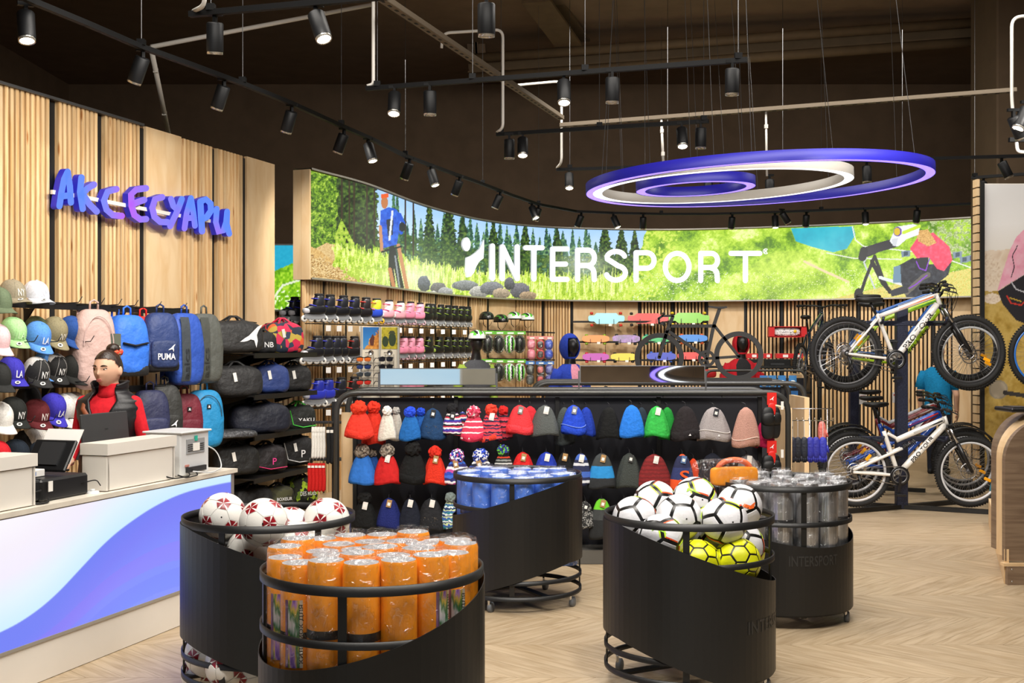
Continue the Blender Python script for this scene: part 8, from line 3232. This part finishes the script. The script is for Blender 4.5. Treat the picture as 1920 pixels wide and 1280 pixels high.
HT = [('top_tube', (1647, 593), (1754, 554), .021), ('down_tube', (1682, 668), (1757, 570), .031), ('seat_tube', (1677, 672), (1644, 588), .018), ('seat_stay', (1590, 660), (1645, 597), .010), ('chain_stay', (1588, 663), (1672, 673), .012)]
FS = [('top_tube', (1680, 825), (1770, 786), .026), ('down_tube', (1692, 880), (1772, 796), .030), ('seat_tube', (1684, 889), (1657, 808), .020), ('gusset', (1664, 812), (1684, 823), .014), ('swing_arm', (1597, 880), (1690, 840), .014), ('chain_stay', (1597, 884), (1676, 890), .014)]
HEADT, HEADB = ((1754, 550), (1764, 574)), ((1770, 780), (1776, 799))
UP = dict(ra=(1586, 662), fa=(1816, 659), tubes=HT, bb=(1677, 674), head=HEADT, saddle=((1643, 590), (1632, 568)), bars=(1762, 541))
LO = dict(ra=(1605, 884), fa=(1819, 884), tubes=FS, bb=(1684, 891), head=HEADB, bars=(1766, 770))
bike('white mountain bike with orange stripes hanging on the upper rack arm', 11.2, r=.35, fcol='#dcd8d2', rimc='#3a3a3c', text=('PRO TOUR', (1694, 652), (1745, 587), .05), **UP)
bike('lime green mountain bike hanging behind the white upper one', 11.75, r=.345, fcol='#9ec41e', rimc='#b8babc', text=('PRO TOUR', (1697, 652), (1742, 594), .05), accent='#2f8a3a', shift=(4, 8), **UP)
bike('dark upper bike with a blue rim mark, rearmost on the rack', 12.4, r=.345, fcol='#2a62b0', rimc='#2a2c30', accent='#e8e8e8', shift=(-2, -6), **UP)
bike('white full-suspension bike standing lowest and nearest on the rack', 11.2, r=.335, fcol='#e4e1da', rimc='#c9c9cb', saddle=None, text=('PRO TOUR', (1708, 864), (1747, 818), .042), shock=((1694, 838), (1716, 826)), accent='#2a2a2c', **LO)
bike('blue and red bike with mudguards behind the white lower one', 11.9, r=.335, fcol='#1f4fae', rimc='#c2c4c8', saddle=((1657, 808), (1652, 778)), accent='#d8342c', shift=(-8, -14), fenders=True, **LO)
bike('black and red bike third from the front on the lower rack', 12.6, r=.335, fcol='#7a1f2a', rimc='#9a9ca0', saddle=((1657, 808), (1650, 776)), accent='#e8e4e0', shift=(-14, -24), fenders=True, **LO)
bike('silver bike farthest back in the lower row with black mudguards', 13.2, r=.335, fcol='#b9bcc2', rimc='#9a9ca0', saddle=((1657, 808), (1648, 770)), accent='#c8342c', shift=(-16, -30), fenders=True, **LO)
bike('black bike with blue rim stickers cut by the right edge', 11.3, r=.345, fcol='#22242a', rimc='#2f6fc4', accent='#d8342c', shift=(372, 2), **UP)
bike('dark mountain bike leaning near the back wall left of the rack', 15.2, r=.335, fcol='#1c2a3a', rimc='#9a9ca0', accent='#e8e8e8', shift=(-85, 30), rot=62, **UP)

# turquoise city bike rear carrier at the right edge
o = P(1885, 884, 9.6)
t = thing('city_bike', 'turquoise city bike with rear carrier behind the curved wooden desk', 'bicycle', Matrix.Translation((o.x + .26, 9.6, .35)))
TQ = plain('#2a8fae', .35)
W = wheel_meshes(.35, '#b8babc')
w_ = link('wheel', None, t)
for nm, me in zip(('tyre', 'rim', 'spokes', 'hub'), W):
    c = link(nm, me, w_)
    if nm == 'spokes':
        c['kind'] = 'stuff'
MB().tube([(.385 * math.cos(a), 0, .385 * math.sin(a)) for a in [math.radians(60 + 10 * i) for i in range(12)]], .03, 8, flat=.35).build('mudguard', TQ, t)
for y in (-.06, .06):
    MB().tube(bend([(-.24, y, .47), (.3, y, .49), (.34, y, .44)], .05), .007, 6).build('carrier_rail', TQ, t)
    MB().tube([(0, y, 0), (-.12, y, .46)], .006, 6).build('carrier_stay', TQ, t)
    MB().tube([(0, y, 0), (.12, y, .47)], .006, 6).build('carrier_stay', TQ, t)
for x in (-.22, -.05, .12):
    MB().tube([(x, -.06, .475), (x, .06, .475)], .006, 6).build('carrier_cross', TQ, t)
MB().tube([(0, 0, 0), (.45, 0, .02)], .014, 8).build('chain_stay', TQ, t)
MB().tube([(.45, 0, .02), (.33, 0, .55)], .016, 8).build('seat_tube', TQ, t)

# ------------------------------------------------------------------ bike rack
RX, RY = (1690 - 960) / F * 11.5, 11.5
RKM = mat('hammered_blue_steel', '#2b2f42', .4, .4, var=.5, scale=120, bump=.3)
t = thing('bike_rack', 'dark blue steel bike rack post with arms and crossed feet', 'rack', Matrix.Translation((RX, RY, 0)))
MB().box((0, 0, 1.0), (.11, .08, 1.98), bev=.006).build('post', RKM, t)
for z, nm in ((CH - (606 - HY) / F * 11.5, 0), (CH - (822 - HY) / F * 11.5, 1)):
    MB().box((0, -.02, z), (.86, .05, .05), bev=.004).build('arm', RKM, t)
    for s_ in (-1, 1):
        MB().tube([(s_ * .3, .9, z), (s_ * .3, -.36, z), (s_ * .3, -.4, z + .05)], .014, 8).build('holder', RKM, t)
for a in (-14, 14, 166, 194):
    r_ = math.radians(a)
    e = Vector((math.cos(r_) * .78, math.sin(r_) * 1.6, .03))
    f_ = MB().bar((0, 0, .03), e, .06, .04).build('foot_bar', BLACK, t)
    MB().lathe([(.018, -.03), (.018, .0)], 10, M=Matrix.Translation(e * .96)).build('glide', BLACKM, f_)
tt = thing('bike_rack', 'second bike rack foot frame further back on the floor', 'rack', Matrix.Translation((RX, RY + 1.6, 0)))
MB().box((0, 0, .95), (.1, .08, 1.9), bev=.006).build('post', RKM, tt)
for a in (-14, 14, 166, 194):
    r_ = math.radians(a)
    MB().bar((0, 0, .03), (math.cos(r_) * .7, math.sin(r_) * 1.4, .03), .06, .04).build('foot_bar', BLACK, tt)

# ------------------------------------------------------------------ glove rack
gx0 = P(1518, 800, 9.9)
t = thing('glove_rack', 'wire rack carrying hanging gloves between the hats and bicycles', 'display rack', Matrix.Translation((gx0.x, 9.9, 0)))
zt = CH - (788 - HY) / F * 9.9
mb = MB()
for x in (-.15, 0, .15):
    MB().tube([(x, .0, .05), (x, .0, zt + .1)], .005, 6).build('wire_upright', STEEL, t)
for z in (zt, zt - .26, zt - .45, zt + .1):
    MB().tube([(-.17, -.02, z), (.2, -.02, z)], .004, 6).build('wire_bar', STEEL, t)
for i in range(7):
    MB().tube([(-.15 + i * .05, -.02, zt), (-.15 + i * .05, -.16, zt + .01), (-.15 + i * .05, -.17, zt + .03)], .003, 5).build('prong', STEEL, t)
MB().box((0, .0, .03), (.4, .36, .05)).build('foot', BLACK, t)
for i, (px, col, wd) in enumerate(((1486, '#23283a', 'dark slate'), (1496, '#1f2430', 'charcoal'), (1508, '#1f2634', 'dark navy'), (1519, '#2b2f9c', 'violet blue'), (1530, '#2a2e98', 'violet blue quilted'), (1543, '#2d33a6', 'bright violet'), (1541, '#d8746a', 'salmon pink'))):
    p = P(px, 812, 9.72 + (.12 if i == 6 else 0))
    g = thing('glove_pair', '%s glove pair hanging on the wire rack' % wd, 'gloves', Matrix.Translation(p), 'hanging gloves')
    cm = mat('glove_' + col.strip('#'), col, .6, var=.15, scale=40, bump=.7)
    z0 = -.01 if i < 6 else .12
    MB().sq((0, 0, z0 - .11), (.034, .025, .09), .7, .8, 14, 10).build('palm', cm, g)
    for j in range(4):
        MB().tube([(-.022 + .015 * j, 0, z0 - .17), (-.024 + .016 * j, -.01, z0 - .235 + .008 * abs(j - 1.5))], [.011, .008], 8).build('finger', cm, g)
    MB().tube([(.028, 0, z0 - .09), (.046, -.01, z0 - .15)], [.013, .009], 8).build('thumb', cm, g)
    MB().tube([(0, 0, z0 - .02), (0, 0, .1)], .0025, 4).build('loop', plain('#cfcfcf', .4), g)

# ------------------------------------------------------------------ curved wooden desk at the right edge
LAM = wood('walnut_grey_laminate', '#8a7560', '#6f5a49', knots=False, grain=(.6, .6, 9), rnd=.03, rough=.4)
dx = (1885 - 960) / F * 7.92
t = thing('curved_desk', 'wooden desk end with rounded top at the right edge', 'desk', Matrix.Translation((dx, 7.9, 0)))


def dprof(r_, w_, z1, x0):
    pts_ = [(x0, .16)]
    for i in range(13):
        a = PI - PI / 2 * i / 12
        pts_.append((x0 + r_ + r_ * math.cos(a), z1 - r_ + r_ * math.sin(a)))
    return pts_ + [(x0 + w_, z1), (x0 + w_, .16)]


MB().prism(dprof(.28, 1.2, 1.11, -.01), 0, .05, lambda x, y, d: Vector((x, d, y))).build('front_board', LAM, t)
MB().prism(dprof(.3, 1.2, 1.13, .055), .05, .3, lambda x, y, d: Vector((x, d, y))).build('edge_board', PLY, t)
MB().prism(dprof(.3, 1.2, 1.15, .12), .3, .55, lambda x, y, d: Vector((x, d, y))).build('rear_board', LAM, t)
MB().box((.56, .0, .14), (1.18, .06, .02)).build('ledge', PLY, t)
MB().box((.57, -.02, .065), (1.16, .04, .13)).build('kick_board', LAM, t)
MB().bar((.0, .0, .12), (.95, 2.6, .12), .03, .24).build('side_kick_board', PLY, t)
for x, z in ((.02, .11), (.02, .03)):
    MB().sq((x, -.042, z), (.006, .003, .006), nu=10, nv=6).build('screw', STEEL, t)
mb = MB()
mb.box((.2, .3, 1.165), (.2, .3, .03), bev=.008)
tt = thing('black_case', 'black flat case lying on top of the curved desk', 'case', Matrix.Translation((dx, 7.9, 0)))
mb.build('case', BPART, tt)
MB().box((.2, .3, 1.183), (.12, .18, .006)).build('lid', plain('#2a2b2e', .4), tt)
# hanging accessories on the back wall behind the bikes
for i, px in enumerate((1800, 1812, 1826)):
    t = thing('cable_lock', 'black bike lock hanging on the back wall, %s of three' % ORD[i], 'bike lock', Matrix.Translation(P(px, 742, 17.3)), 'bike locks on the back wall')
    MB().tube(bend([(-.03, 0, 0), (-.04, 0, -.12), (.04, 0, -.12), (.03, 0, 0)], .04), .012, 6).build('shackle', BPART, t)
    MB().box((0, 0, .01), (.1, .03, .04), bev=.006).build('lock_body', BPART, t)
for i, (px, py) in enumerate(((1618, 748), (1680, 745))):
    t = thing('price_sign', 'white price card standing among the bicycles, %s one' % ('left', 'right')[i], 'price card', Matrix.Translation(P(px, py, 13.6)))
    MB().box((0, 0, 0), (.085, .004, .12)).build('card', plain('#e9e7e4', .6), t)
    MB().box((0, -.003, .03), (.06, .002, .02)).build('print', plain('#b8463c', .6), t)
    MB().tube([(0, 0, -.06), (0, 0, -.5)], .004, 5).build('stem', BPART, t)
